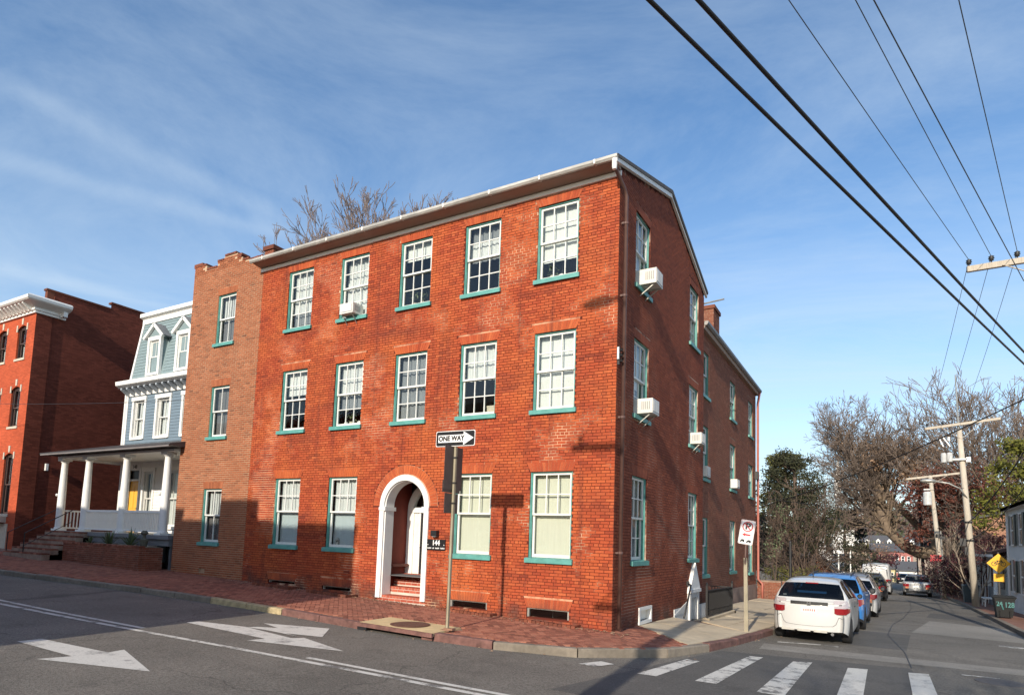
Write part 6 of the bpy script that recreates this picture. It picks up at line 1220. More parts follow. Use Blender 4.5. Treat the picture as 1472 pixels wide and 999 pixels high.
# ================================================================ cars
def interp(P, x):
    if x <= P[0][0]: return P[0][1]
    for (a, u), (c, v) in zip(P, P[1:]):
        if x <= c:
            t = (x-a)/(c-a); t = t*t*(3-2*t)*0.5+t*0.5; return u+(v-u)*t
    return P[-1][1]
def build_car(name, label, loc, yaw, paint_m, S_, category='car', group='cars parked along the side street', plate_txt=None, hd=True):
    """y runs from the rear bumper (0) forward to L; profile tables: top, plan half width, belt height, side glass ranges"""
    L, Hw = S_['L'], S_['W']/2; top = S_['top']; belt = S_['belt']; zb = S_.get('zb', 0.20); wh, wr = S_['wheels'], S_['wr']
    t_ = thing(name, label, category, loc, yaw, group); T = WM[t_.name]
    plan = [(0, 0.83), (0.05, 0.882), (0.12, 0.93), (0.25, 0.972), (0.5, 0.995), (0.8, 1.0), (L-1.0, 1.0), (L-0.45, 0.95), (L-0.12, 0.82), (L, 0.70)]
    ys = sorted(set([0, 0.03, 0.08, 0.14, 0.22, 0.3]+[round(y, 3) for y in frange(0.38, L-0.15, 0.115 if hd else 0.2)]+[L-0.08, L]+[y for g in S_['side'] for y in g]+list(S_['rearwin'])+list(S_['wind'])))
    NT = 8; rows = []
    for y in ys:
        w = Hw*interp(plan, y); zt = interp(top, y); zl = min(interp(belt, y), zt-0.01); bot = zb+0.10*max(0, 1-y/0.25)+0.06*max(0, (y-L+0.5)/0.5)
        for yc in wh:
            if abs(y-yc) < wr*1.22: bot = max(bot, math.sqrt((wr*1.22)**2-(y-yc)**2)+wr*0.92)
        tum = S_.get('tum', 0.42)*(zt-zl); we = max(w-0.02-tum, w*0.55); ring = []
        hgt = zl-bot
        for f, k in ((0, 0.965), (0.10, 0.985), (0.30, 1.0), (0.55, 1.0), (0.62, 0.994), (0.82, 0.988), (1.0, 0.965)): ring.append((w*k, bot+hgt*f))
        up = zt-zl
        ring += [(w*0.955-(w*0.955-we)*0.06, zl+up*0.06), (we+(w*0.955-we)*0.10, zl+up*0.86), (we*0.965, zl+up*0.955)]
        for k in range(1, NT//2+1): u = 1-k/(NT/2); ring.append((we*0.965*u, zl+up*(0.955+0.045*(1-u*u))))
        rows.append(ring)
    nr = len(rows[0]); body = MB(T); gl = {}; V = []
    def P(i, j, s): x, z = rows[i][j]; return (s*x, ys[i], z)
    cells = {'body': [], 'glass': [], 'trim': []}
    for i in range(len(ys)-1):
        ym = (ys[i]+ys[i+1])/2
        for j in range(nr-1):
            for s in ((-1, 1)):
                q = [P(i, j, s), P(i, j+1, s), P(i+1, j+1, s), P(i+1, j, s)]
                if s < 0: q = q[::-1]
                k = 'body'
                if j == 7 and any(a-1e-6 <= ym <= c+1e-6 for a, c in S_['side']): k = 'glass'
                if j == 7 and k == 'body' and S_['side'][0][0] < ym < S_['side'][-1][1]: k = 'trim'
                if j >= 9 and (S_['rearwin'][0] < ym < S_['rearwin'][1] or S_['wind'][0] < ym < S_['wind'][1]) and rows[i][9][1]-interp(belt, ym) > -1: k = 'glass' if (j > 9 or True) else 'body'
                if j == 0 and not any(abs(ym-yc) < wr*1.25 for yc in wh) and S_.get('sill'): k = 'trim'
                cells[k].append(q)
    # rear and front closing panels
    for i, rv in ((0, True), (len(ys)-1, False)):
        NX = 12
        for j in range(nr-1):
            (xa, za), (xb, zb_) = rows[i][j], rows[i][j+1]
            for k in range(NX):
                u0, u1 = -1+2*k/NX, -1+2*(k+1)/NX; bul = lambda u, z: ys[i]+(-1 if rv else 1)*(0.16*(1-abs(u)**3)+0.012*math.exp(-((z-0.55)/0.14)**2)*(1-u**6))
                q = [(xa*u0, bul(u0, za), za), (xa*u1, bul(u1, za), za), (xb*u1, bul(u1, zb_), zb_), (xb*u0, bul(u0, zb_), zb_)]
                cells['body'].append(q if rv else q[::-1])
    for k, m, nm, off in (('body', paint_m, 'body', 0), ('glass', CARGLASS, 'window', 0), ('trim', PLASTIC, 'pillar_trim', 0)):
        b = MB(T); idx = {}; vs = []; fs = []
        for q in cells[k]:
            f = []
            for p in q:
                kk = (round(p[0], 4), round(p[1], 4), round(p[2], 4))
                if kk not in idx: idx[kk] = len(vs); vs.append(p)
                if idx[kk] not in f: f.append(idx[kk])
            if len(f) > 2: fs.append(tuple(f))
        if fs: b.add(vs, fs); o = obj(nm, b, m, t_, smooth=True); BODY = o if k == 'body' else BODY
    # dark underside and wheel wells, seats
    b = MB(T); b.box(-Hw*0.86, Hw*0.86, 0.30, L-0.3, zb+0.02, zb+0.32); obj('underbody', b, PLASTIC, t_)
    b = MB(T)
    for yy in S_.get('seats', (1.25, 2.15)):
        for x in (-0.36, 0.36): b.box(x-0.24, x+0.24, yy, yy+0.12, 0.5, S_['seat_z']); b.box(x-0.12, x+0.12, yy, yy+0.09, S_['seat_z']+0.03, S_['seat_z']+0.19)
    obj('seat', b, mat('dark_seat', (0.03, 0.03, 0.032), 0.8), t_)
    tb = MB(); tb.lathe([(wr*0.66, -0.10), (wr*0.93, -0.105), (wr, -0.07), (wr, 0.07), (wr*0.93, 0.105), (wr*0.66, 0.10)], 26, (0, 0, 0), 'x'); tm_ = tb.mesh('wheel', RUBBER, True)
    rb = MB(); rb.lathe([(wr*0.66, -0.02), (wr*0.67, 0.098), (wr*0.60, 0.092), (wr*0.57, 0.055), (wr*0.2, 0.05)], 22, (0, 0, 0), 'x')
    for k in range(7):
        a = 2*math.pi*k/7; rb.bar((0.075, wr*0.12*math.cos(a), wr*0.12*math.sin(a)), (0.085, wr*0.62*math.cos(a), wr*0.62*math.sin(a)), 0.055, 0.03, (1, 0, 0))
    rb.lathe([(wr*0.16, 0.05), (wr*0.16, 0.09), (wr*0.08, 0.1)], 12, (0, 0, 0), 'x'); rm = rb.mesh('rim', RIM)
    for yc in wh:
        for s in (-1, 1):
            MW_ = T @ Matrix.Translation((s*(Hw-0.115), yc, wr)) @ (Matrix.Identity(4) if s > 0 else Matrix.Rotation(math.pi, 4, 'Z')); w_ = place('wheel', tm_, t_, MW_); place('rim', rm, w_, None, True)
    # shared rear details
    i0 = 0
    def rear(x, z, d=0.0): u = max(-1, min(1, x/(Hw*0.84))); return 0-0.16*(1-abs(u)**3)-0.012*math.exp(-((z-0.55)/0.14)**2)*(1-u**6)-d
    def rquad(x0, x1, z0, z1, d, nm, m, n=6, sk=0.0):
        b = MB(T); V = []
        for k in range(n+1):
            x = x0+(x1-x0)*k/n; V += [(x, rear(x, z0, d), z0), (x+sk, rear(x+sk, z1, d), z1), (x, rear(x, z0, 0)+0.02, z0), (x+sk, rear(x+sk, z1, 0)+0.02, z1)]
        b.add(V, [(4*k, 4*k+4, 4*k+5, 4*k+1) for k in range(n)]+[(4*k, 4*k+2, 4*k+6, 4*k+4) for k in range(n)]+[(4*k+1, 4*k+5, 4*k+7, 4*k+3) for k in range(n)]+[(0, 1, 3, 2), (4*n, 4*n+2, 4*n+3, 4*n+1)]); return obj(nm, b, m, t_)
    return t_, T, rquad, rear, Hw, L, rows, ys
YAW = -math.atan(0.027)
hatch = dict(L=3.95, W=1.70, top=[(0, 0.93), (0.05, 0.965), (0.14, 1.02), (0.25, 1.17), (0.42, 1.345), (0.60, 1.425), (1.0, 1.48), (1.6, 1.495), (2.2, 1.46), (2.6, 1.35), (3.15, 1.03), (3.6, 0.90), (3.9, 0.70), (3.95, 0.6)],
             belt=[(0, 0.93), (0.3, 1.03), (1.2, 0.985), (2.4, 0.925), (3.1, 0.92), (3.7, 0.78), (3.95, 0.58)], side=[(0.42, 0.78), (0.84, 1.50), (1.57, 2.45), (2.50, 2.78)], rearwin=(0.15, 0.49), wind=(2.45, 3.05), wheels=(0.62, 3.12), wr=0.295, seat_z=1.0, tum=0.60)
cx_, cy_ = 3.36, 4.10
t_, T, rq, rear, Hw, L, rows, ys = build_car('white_hatchback', 'white hatchback parked nearest the viewer at the kerb beside the brick building', (cx_, cy_, zr(cx_, 4.6)-0.005), YAW, CARW, hatch)
for s in (-1, 1):                                            # tail lamps wrap round the corners
    for (z0, z1, m, nm) in ((0.70, 0.84, LAMPR, 'tail_lamp'), (0.84, 1.01, LAMPC, 'tail_lamp_top')):
        b = MB(T); V = []
        ins = [0.52, 0.58, 0.64, 0.68, 0.705]
        P_ = [(s*x, rear(s*x, z0, 0.012)) for x in ins]+[(s*0.745, 0.03), (s*0.79, 0.10), (s*0.825, 0.22)]
        sh = 0.05 if z1 < 0.9 else 0.05
        for k, (x, y) in enumerate(P_):
            zlo = z0+(0.03 if k == 0 and z0 < 0.75 else 0)+(0.06*max(0, k-5)/2); zhi = z1-(0.10 if k > 6 and z1 > 0.9 else 0)+0.0
            xo = x+s*0.012; V += [(xo, y, zlo), (xo-s*(0.02 if z1 > 0.9 else 0), y+(0.09 if z1 > 0.9 else 0.0), zhi)]
        F = [(2*k, 2*k+2, 2*k+3, 2*k+1) for k in range(len(P_)-1)]; b.add(V, F if s > 0 else [f[::-1] for f in F]); obj(nm, b, m, t_, smooth=True)
b = MB(T)
def seam(mb, pts, w=0.006):
    for (x0, z0), (x1, z1) in zip(pts, pts[1:]): mb.bar((x0, rear(x0, z0, 0.003), z0), (x1, rear(x1, z1, 0.003), z1), w, w)
seam(b, [(-0.62, 0.64), (-0.56, 0.48), (-0.50, 0.43), (-0.3, 0.415), (0, 0.41), (0.3, 0.415), (0.50, 0.43), (0.56, 0.48), (0.62, 0.64)]); seam(b, [(-0.70, 0.60), (-0.62, 0.635)]); seam(b, [(0.62, 0.635), (0.70, 0.60)]); obj('tailgate_seam', b, PLASTIC, t_)
rq(-0.40, 0.40, 0.895, 0.965, 0.014, 'tailgate_trim', PLASTIC, 8); rq(-0.165, 0.165, 0.715, 0.85, 0.008, 'number_plate', SIGNW, 2)
b = MB(T)
for k in range(6): x = -0.12+k*0.045; b.box(x, x+0.028, rear(0, .7, 0.011), rear(0, .7, 0.008), 0.745, 0.80)
obj('plate_characters', b, mat('faded_plate_red', (0.50, 0.16, 0.13), 0.5), t_)
b = MB(T)                                                     # bright maker's badge: H in a rounded frame
yb = rear(0, .93, 0.03); b.bar((-0.03, yb, 0.895), (-0.022, yb, 0.960), 0.014, 0.012); b.bar((0.03, yb, 0.895), (0.022, yb, 0.960), 0.014, 0.012); b.bar((-0.024, yb, 0.925), (0.024, yb, 0.925), 0.014, 0.012); b.bar((-0.045, yb, 0.965), (0.045, yb, 0.965), 0.008, 0.01); b.bar((-0.036, yb, 0.888), (0.036, yb, 0.888), 0.008, 0.01); b.bar((-0.036, yb, 0.888), (-0.045, yb, 0.965), 0.008, 0.01); b.bar((0.036, yb, 0.888), (0.045, yb, 0.965), 0.008, 0.01); obj('badge', b, CHROME, t_)
b = MB(T)
for x0 in (-0.60, -0.25, 0.1): b.box(x0, x0+0.28, rear(x0+.1, .3, 0.02), rear(x0+.1, .3, -0.1), 0.275, 0.325)
obj('bumper_vent', b, mat('cream_grey_trim', (0.45, 0.43, 0.38), 0.5), t_)
b = MB(T); b.lathe([(0.035, -0.06), (0.035, 0.25), (0.028, 0.25)], 12, (0.48, 0.0, 0.245), 'y'); obj('exhaust', b, CHROME, t_); b = MB(T); b.lathe([(0.012, 0), (0.01, 0.12), (0.004, 0.2)], 6, (0.0, 0.75, 1.50)); obj('aerial', b, PLASTIC, t_)
b = MB(T); b.box(-0.14, 0.14, 0.46, 0.49, 1.36, 1.385); obj('high_brake_light', b, LAMPR, t_)
b = MB(T); b.bar((0.02, 0.10, 0.93), (-0.16, 0.13, 0.965), 0.03, 0.03); b.bar((-0.16, 0.125, 0.965), (-0.42, 0.17, 0.985), 0.018, 0.02); obj('rear_wiper', b, PLASTIC, t_)
b = MB(T); b.box(-0.63, -0.55, 0.305, 0.318, 1.05, 1.09); obj('window_sticker', b, SIGNW, t_)
for s in (-1, 1): b = MB(T); b.lathe([(0.04, -0.05), (0.065, 0.0), (0.04, 0.06)], 8, (s*0.90, 2.6, 0.99), 'y'); obj('door_mirror', b, PLASTIC, t_)
b = MB(T)
for y in (1.72, 2.72): b.bar((0.848, y, 0.45), (0.838, y-0.06, 0.93), 0.006, 0.006)
for y in (1.5, 2.5): b.box(0.846, 0.862, y-0.16, y, 0.80, 0.825)
obj('door_line', b, PLASTIC, t_)
b = MB(T); b.box(-0.35, 0.30, 0.62, 0.75, 1.12, 1.17); obj('blue_sunshade', b, CARB, t_)
# blue crossover
suv = dict(tum=0.5, L=4.40, W=1.82, top=[(0, 0.98), (0.06, 1.02), (0.15, 1.08), (0.35, 1.36), (0.55, 1.50), (1.0, 1.585), (1.8, 1.60), (2.4, 1.56), (2.8, 1.43), (3.35, 1.10), (3.9, 1.0), (4.3, 0.80), (4.40, 0.7)],
           belt=[(0, 0.96), (0.3, 1.10), (1.0, 1.06), (2.4, 1.0), (3.3, 0.99), (4.0, 0.88), (4.4, 0.66)], side=[(0.62, 1.10), (1.16, 1.80), (1.87, 2.85)], rearwin=(0.16, 0.50), wind=(2.62, 3.25), wheels=(0.78, 3.42), wr=0.345, seat_z=1.1, sill=True, zb=0.24)
def car2(name, label, x, y, m, S_, lamps='suv', **kw):
    t_, T, rq, rear, Hw, L, rows, ys = build_car(name, label, (x, y, zr(x, y+1.5)-0.005), YAW, m, S_, hd=False, **kw)
    zl = interp(S_['belt'], 0.05)
    for s in (-1, 1):
        b = MB(T); V = []
        for k, (x_, y_) in enumerate([(s*Hw*q, rear(s*Hw*q, 0.9, 0.012)) for q in (0.54, 0.66, 0.75, 0.82)]+[(s*Hw*0.88, 0.03), (s*Hw*0.93, 0.10), (s*Hw*0.975, 0.24)]): V += [(x_+s*0.012, y_, zl-0.24+0.05*(k > 4)), (x_+s*0.006, y_+0.01, zl-0.05)]
        F = [(2*k, 2*k+2, 2*k+3, 2*k+1) for k in range(6)]; b.add(V, F if s > 0 else [f[::-1] for f in F]); obj('tail_lamp', b, LAMPR, t_, smooth=True)
        b = MB(T); b.lathe([(0.06, -0.06), (0.10, 0.0), (0.07, 0.08)], 8, (s*(Hw+0.09), L*0.64, interp(S_['belt'], L*0.6)+0.05), 'y'); obj('door_mirror', b, PLASTIC, t_)
    rq(-0.26, 0.26, 0.70, 0.82, 0.008, 'number_plate', SIGNW, 2); rq(-Hw*0.76, Hw*0.76, 0.30, 0.46, 0.012, 'bumper_trim', PLASTIC, 8)
    if lamps == 'suv':
        for s in (-1, 1): rq(min(s*Hw*0.58, s*Hw*0.80), max(s*Hw*0.58, s*Hw*0.80), 0.60, 0.72, 0.02, 'reflector', mat('amber_lamp', (0.55, 0.20, 0.10), 0.2), 3); rq(min(s*Hw*0.56, s*Hw*0.80), max(s*Hw*0.56, s*Hw*0.80), 0.47, 0.58, 0.014, 'corner_vent', PLASTIC, 3)
    b = MB(T); zr_ = interp(S_['top'], 1.2)-0.02
    for s in (-1, 1): b = MB(T); b.bar((s*Hw*0.58, 0.8, zr_+0.02), (s*Hw*0.58, 2.3, zr_+0.05), 0.035, 0.03); obj('roof_rail', b, PLASTIC, t_)
    b = MB(T)
    for q in (0.42, 0.63): b.bar((Hw*0.998, L*q, 0.45), (Hw*0.985, L*q-0.05, zl), 0.008, 0.008)
    for q in (0.38, 0.59): b.box(Hw*0.99, Hw*0.99+0.02, L*q-0.16, L*q, zl-0.14, zl-0.115)
    obj('door_line', b, PLASTIC, t_)
    return t_
car2('blue_crossover', 'bright blue crossover parked just ahead of the white hatchback', 3.48, 8.42, CARB, suv)
car2('white_car', 'white car parked ahead of the blue crossover', 3.78, 14.6, CARW, hatch | dict(L=4.5, wheels=(0.8, 3.5), W=1.78))
car2('grey_suv', 'small grey SUV roof showing between the blue crossover and the white car', 3.60, 20.6, mat('grey_car_paint', (0.20, 0.21, 0.22), 0.3, coat=0.7), suv)
car2('black_suv', 'black SUV with red tail lamps parked ahead of the white car', 4.08, 29.8, CARK, suv)
vanS = dict(L=5.4, W=1.98, top=[(0, 1.9), (0.06, 2.1), (0.2, 2.25), (2.5, 2.3), (3.6, 2.22), (4.2, 1.5), (4.6, 1.25), (5.3, 0.95), (5.4, 0.8)], belt=[(0, 1.2), (4.2, 1.15), (4.9, 1.0), (5.4, 0.75)], side=[(3.0, 3.9)], rearwin=(0.05, 0.08), wind=(3.7, 4.25), wheels=(1.0, 4.4), wr=0.36, seat_z=1.4, tum=0.10)
car2('white_van', 'white van with tall body parked far down the side street', 4.35, 42.0, CARW, vanS, lamps='', category='van')
car2('silver_suv', 'silver SUV driving away down the middle of the side street', 6.95, 42.5, CARS, suv, group=None)
car2('far_car', 'dark car far down the street near the yellow house', 7.3, 95, CARK, hatch, group=None)
car2('far_car', 'pale car parked on the left beyond the white van', 4.6, 60, CARW, suv)
# ================================================================ poles and wires
def pole(label, x, y, h, r0, r1, lx=0.0, ly=0.0, z=None, parts=()):
    z = zr(x if x < 9 else 8.6, y)+0.13 if z is None else z; t_ = thing('utility_pole', label, 'utility pole', (x, y, z)); b = MB(); b.tube([(x, y, z-0.3), (x+lx*0.5, y+ly*0.5, z+h*0.5), (x+lx, y+ly, z+h)], [r0, (r0+r1)/2, r1], 12); obj('shaft', b, WOOD, t_, smooth=True); return t_, z
def crossarm(t_, a, c, w=0.11, h=0.13, brace=None, ins=(), m=WOOD):
    b = MB(); b.bar(a, c, w, h); o = obj('crossarm', b, m, t_)
    if brace:
        b = MB(); am = Vector(a).lerp(Vector(c), 0.5); 
        for k in (0.22, 0.78): q = Vector(a).lerp(Vector(c), k); b.bar(q+Vector((0, -0.07, -0.05)), (brace[0], brace[1]-0.12, brace[2]), 0.035, 0.02)
        place('brace', b.mesh('brace', WOOD), o, None, True)
    for k, u in enumerate(ins):
        p = Vector(a).lerp(Vector(c), u); b = MB(); b.lathe([(0.015, 0), (0.015, 0.06), (0.06, 0.07), (0.045, 0.10), (0.075, 0.12), (0.045, 0.15), (0.07, 0.17), (0.03, 0.20), (0.0, 0.21)], 10, (p.x, p.y, p.z+h/2)); place('insulator', b.mesh('insulator', IRON, True), o, None, True)
# pole 1, nearer, leaning left, thin mast on top
p1, z1 = pole('near weathered pole leaning left on the right pavement with a thin mast on top', 8.98, 28.2, 9.25, 0.17, 0.125, -0.50, 0.0)
A1 = ((6.95, 28.1, 8.62), (10.25, 28.1, 8.98)); crossarm(p1, *A1, brace=(8.55, 28.2, 8.0), ins=(0.03, 0.24))
b = MB(); b.tube([(8.46, 28.2, 8.5), (8.38, 28.2, 11.5)], [0.045, 0.03], 6); obj('mast', b, GALV, p1)
b = MB()
for k, x in enumerate((7.75, 8.02)): b.lathe([(0.12, 0), (0.13, 0.05), (0.13, 0.42), (0.10, 0.5)], 12, (x, 28.0, 6.75+0.02*k))
b.box(8.1, 8.75, 27.95, 28.05, 6.85, 6.95); obj('transformer', b, mat('pale_grey_enamel', (0.50, 0.50, 0.48), 0.4), p1)
b = MB(); b.box(8.72, 8.92, 27.95, 28.15, 6.75, 7.0); b.box(7.95, 8.05, 27.95, 28.05, 7.9, 8.1); b.bar((7.75, 28, 8.1), (8.05, 28, 7.6), 0.05, 0.05); b.bar((7.6, 28, 8.0), (7.75, 28, 7.6), 0.05, 0.05); obj('switch', b, SIGNW, p1)
b = MB(); b.tube([(8.72, 28.1, 4.85), (8.4, 27.9, 5.35), (7.9, 27.8, 5.62), (7.3, 27.7, 5.72)], 0.04, 8); arm = obj('pole_arm', b, GALV, p1, smooth=True)
b = MB(); b.tube([(7.35, 27.7, 5.72), (7.1, 27.7, 5.76), (6.75, 27.7, 5.76), (6.65, 27.7, 5.74)], [0.06, 0.11, 0.10, 0.03], 8); place('lamp_head', b.mesh('lamp_head', GALV, True), arm, None, True)
b = MB(); 
for z in (3.55, 2.6): b.lathe([(0.19, 0), (0.19, 0.09)], 12, (8.98-0.5*(z-z1)/9.25, 28.2, z))
obj('band', b, IRON, p1)
b = MB(); b.box(8.35, 8.6, 28.0, 28.1, 2.35, 2.75); b.box(8.55, 8.70, 27.95, 28.1, 1.9, 2.3); obj('cable_box', b, IRON, p1)
p2, z2 = pole('farther weathered pole with grey transformer can by the big leaning tree', 8.45, 40.9, 8.45, 0.17, 0.12, -0.62, 0.0)
crossarm(p2, (6.40, 40.9, 7.14), (9.55, 40.9, 7.50), brace=(7.9, 40.9, 6.7), ins=(0.5,))
b = MB(); b.lathe([(0.24, 0), (0.26, 0.05), (0.26, 0.85), (0.2, 0.95)], 14, (7.62, 40.55, 5.25)); b.box(7.4, 7.8, 40.5, 40.9, 6.3, 6.4); obj('transformer', b, MATS['pale_grey_enamel'], p2)
b = MB(); b.lathe([(0.19, 0), (0.19, 0.25)], 10, (8.2, 40.9, 3.0)); b.box(8.3, 8.6, 40.7, 40.8, 2.9, 3.1); obj('band', b, IRON, p2)
b = MB(); b.box(7.7, 8.35, 40.70, 40.73, 1.35, 1.8); obj('red_sign', b, SIGNR, p2)
# pole 3: off to the right of the frame, its crossarm reaching in
p3, z3 = pole('utility pole just outside the right edge whose crossarm with black insulators reaches into view', 8.75, 7.85, 10.6, 0.17, 0.13, 0, 0)
A3 = ((6.98, 7.8, 9.60), (10.4, 7.8, 9.66)); crossarm(p3, *A3, 0.11, 0.15, brace=(8.75, 7.85, 9.0), ins=(0.012, 0.155, 0.315, 0.7, 0.95)); b = MB(); b.bar((6.98, 7.95, 9.66), (10.4, 7.95, 9.72), 0.11, 0.13); obj('crossarm', b, WOOD, p3)
# pole 4: behind the viewer, carries the wires and throws the long shadow across the corner
p4, z4 = pole('utility pole with added shadow arm behind the viewer on the near side of the main street', 2.45, -14.0, 13.4, 0.20, 0.15, 0, 0, z=0.0)
crossarm(p4, (0.4, -14.1, 10.1), (4.5, -14.1, 10.1), ins=(0.05, 0.29, 0.74)); crossarm(p4, (1.0, -14.1, 6.7), (2.5, -14.1, 6.8)); b = MB(); b.tube([(2.45, -14, 12.9), (1.6, -14, 13.3), (1.2, -14, 13.3)], 0.05, 8); b.tube([(1.3, -14, 13.3), (1.1, -14, 13.28), (0.75, -14, 13.26), (0.55, -14, 13.24)], [0.06, 0.14, 0.12, 0.03], 8); b.box(2.2, 2.9, -14.1, -13.9, 12.0, 12.25); obj('pole_arm', b, MATS['pale_grey_enamel'], p4)  # arm and long head are unseen, added to cast the smudge on the facade
def wire(label, a, c, sag, r, m=WIRE, group=None, n=14, name='overhead_wire'):
    a = Vector(a); c = Vector(c); b = MB(); P = [a.lerp(c, k/n)-Vector((0, 0, sag*4*(k/n)*(1-k/n))) for k in range(n+1)]; b.tube(P, r, 6 if r > 0.015 else 4)
    obj(name, b, m, smooth=True, label=label, category='wire', group=group)
wire('thick black cable overhead, upper of the two crossing the sky', (1.33, -14.1, 6.96), (8.60, 7.8, 6.43), 0.06, 0.024, group='thick cables across the sky', n=30, name='overhead_cable')
wire('thick black cable overhead, lower of the two crossing the sky', (1.10, -14.1, 6.745), (8.56, 7.8, 6.24), 0.06, 0.022, group='thick cables across the sky', n=30, name='overhead_cable')
wire('thin wire running to the left end insulator of the crossarm', (0.60, -14.1, 10.33), (7.02, 7.8, 9.87), 0.05, 0.008, WIREB, 'thin wires to the crossarm', 24)
wire('thin wire running to the second insulator from the left on the crossarm', (1.58, -14.1, 10.35), (7.51, 7.8, 9.87), 0.05, 0.008, WIREB, 'thin wires to the crossarm', 24)
wire('thin wire running to the third insulator from the left on the crossarm', (3.42, -14.1, 10.35), (8.06, 7.8, 9.9), 0.05, 0.008, WIREB, 'thin wires to the crossarm', 24)
wire('slightly thicker thin wire passing under the crossarm brace', (0.97, -14.1, 12.1), (8.28, 8.47, 9.3), 0.05, 0.011, WIREB, None, 24)
for k, (u, lab) in enumerate(((0.02, 'left'), (0.22, 'middle'), (0.45, 'right'))):
    a = Vector(A3[0]).lerp(Vector(A3[1]), (0.012, 0.155, 0.315)[k]); c = Vector(A1[0]).lerp(Vector(A1[1]), (0.03, 0.24, 0.5)[k]); wire('faint thin wire from the near crossarm down to the leaning pole, %s one' % lab, a+Vector((0, 0, 0.25)), c+Vector((0, 0, 0.22)), 0.2, 0.007, WIREB, 'faint wires between the poles', 16)
    c2 = (6.5+k*1.2, 40.9, 7.35+0.1*k); wire('faint thin wire between the two leaning poles, %s one' % lab, c+Vector((0, 0, 0.22)), c2, 0.25, 0.007, WIREB, 'faint wires between the leaning poles', 12)
wire('black service cable from the right hand pole to the rear wing, top one', (8.7, 8.0, 6.3), (0.0, 18.0, 3.72), 0.25, 0.018, group='service cables to the rear wing')
wire('black service cable reaching the rear wing beside the red downpipe, middle one', (8.7, 28.2, 5.4), (0.0, 18.05, 5.0), 0.3, 0.010, group='service cables to the rear wing')
wire('black service cable reaching the rear wing beside the red downpipe, lowest one', (8.35, 40.9, 5.0), (0.0, 18.05, 4.2), 0.3, 0.012, group='service cables to the rear wing')
wire('thick sagging black cable from the right edge down to the near leaning pole', (8.72, 7.9, 5.9), (8.75, 28.2, 3.6), 0.35, 0.024, n=20, name='overhead_cable')
wire('lower sagging black cable from the right edge to the near leaning pole', (8.72, 7.9, 4.9), (8.8, 28.2, 2.7), 0.45, 0.018, n=20, name='overhead_cable')
wire('black cable between the near and the far leaning poles', (8.75, 28.2, 3.6), (8.2, 40.9, 3.0), 0.35, 0.02, name='overhead_cable')
wire('thin wire in front of the cornice building and the blue house', (-40, -3.2, 7.9), (-15.4, -0.02, 6.2), 0.3, 0.008, WIREB)
# dark posts, thin pole, sign boards
for (x, y, h, lab) in ((1.05, 20.4, 2.75, 'taller black post with a white tag behind the white hatchback'), (1.92, 22.5, 2.05, 'shorter black post with a white tag near the white cottage')):
    z = zs(min(x, 2.0), y); t_ = thing('dark_post', lab, 'post', (x, y, z), 0, 'dark posts by the wall'); b = MB(); b.lathe([(0.085, -0.1), (0.085, 0.5), (0.06, 0.55), (0.055, h-0.1), (0.03, h)], 10, (x, y, z)); obj('shaft', b, IRON, t_); b = MB(); b.box(x-0.07, x+0.07, y-0.10, y-0.08, z+0.75, z+0.90); obj('tag', b, SIGNW, t_)
for (x0, x1, z0, z1, y, lab) in ((0.98, 1.78, 1.6, 4.2, 52, 'tall white sign board in front of the white cottage'), (1.95, 2.62, 2.3, 3.75, 53, 'smaller square white sign board on a post right of the tall one')):
    t_ = thing('sign_board', lab, 'sign', ((x0+x1)/2, y, zr(3, y))); b = MB(); b.box(x0, x1, y, y+0.04, z0, z1); obj('board', b, SIGNW, t_); b = MB(); b.box((x0+x1)/2-0.05, (x0+x1)/2+0.05, y+0.05, y+0.1, zr(3, y), z1); obj('post', b, GREYW, t_)
t_ = thing('street_lamp', 'thin grey lamp standard with white lantern far down the street', 'street lamp', (7.6, 58, zr(7.6, 58))); b = MB(); z = zr(7.6, 58); b.lathe([(0.10, 0), (0.06, 0.5), (0.05, 3.9)], 8, (7.6, 58, z)); obj('shaft', b, IRON, t_); b = MB(); b.lathe([(0.08, 3.9), (0.24, 4.2), (0.2, 4.7), (0.05, 5.0)], 8, (7.6, 58, z)); obj('lantern', b, SIGNW, t_)
t_ = thing('steel_pole', 'slim pale steel pole with a small box at the right pavement beside the trees', 'pole', (8.95, 47, zr(8.6, 47))); b = MB(); z = zr(8.6, 47); b.tube([(8.95, 47, z), (8.75, 47, z+5.0)], 0.06, 8); obj('shaft', b, GALV, t_); b = MB(); b.box(8.75, 9.05, 46.8, 46.95, z+1.9, z+2.5); obj('box', b, GALV, t_)
t_ = thing('steel_pole', 'tall dark pole standing behind the farther leaning pole', 'pole', (8.3, 56, zr(8.3, 56))); b = MB(); z = zr(8.3, 56); b.tube([(8.0, 56, z), (7.75, 56, z+9.5)], 0.13, 8); obj('shaft', b, IRON, t_)
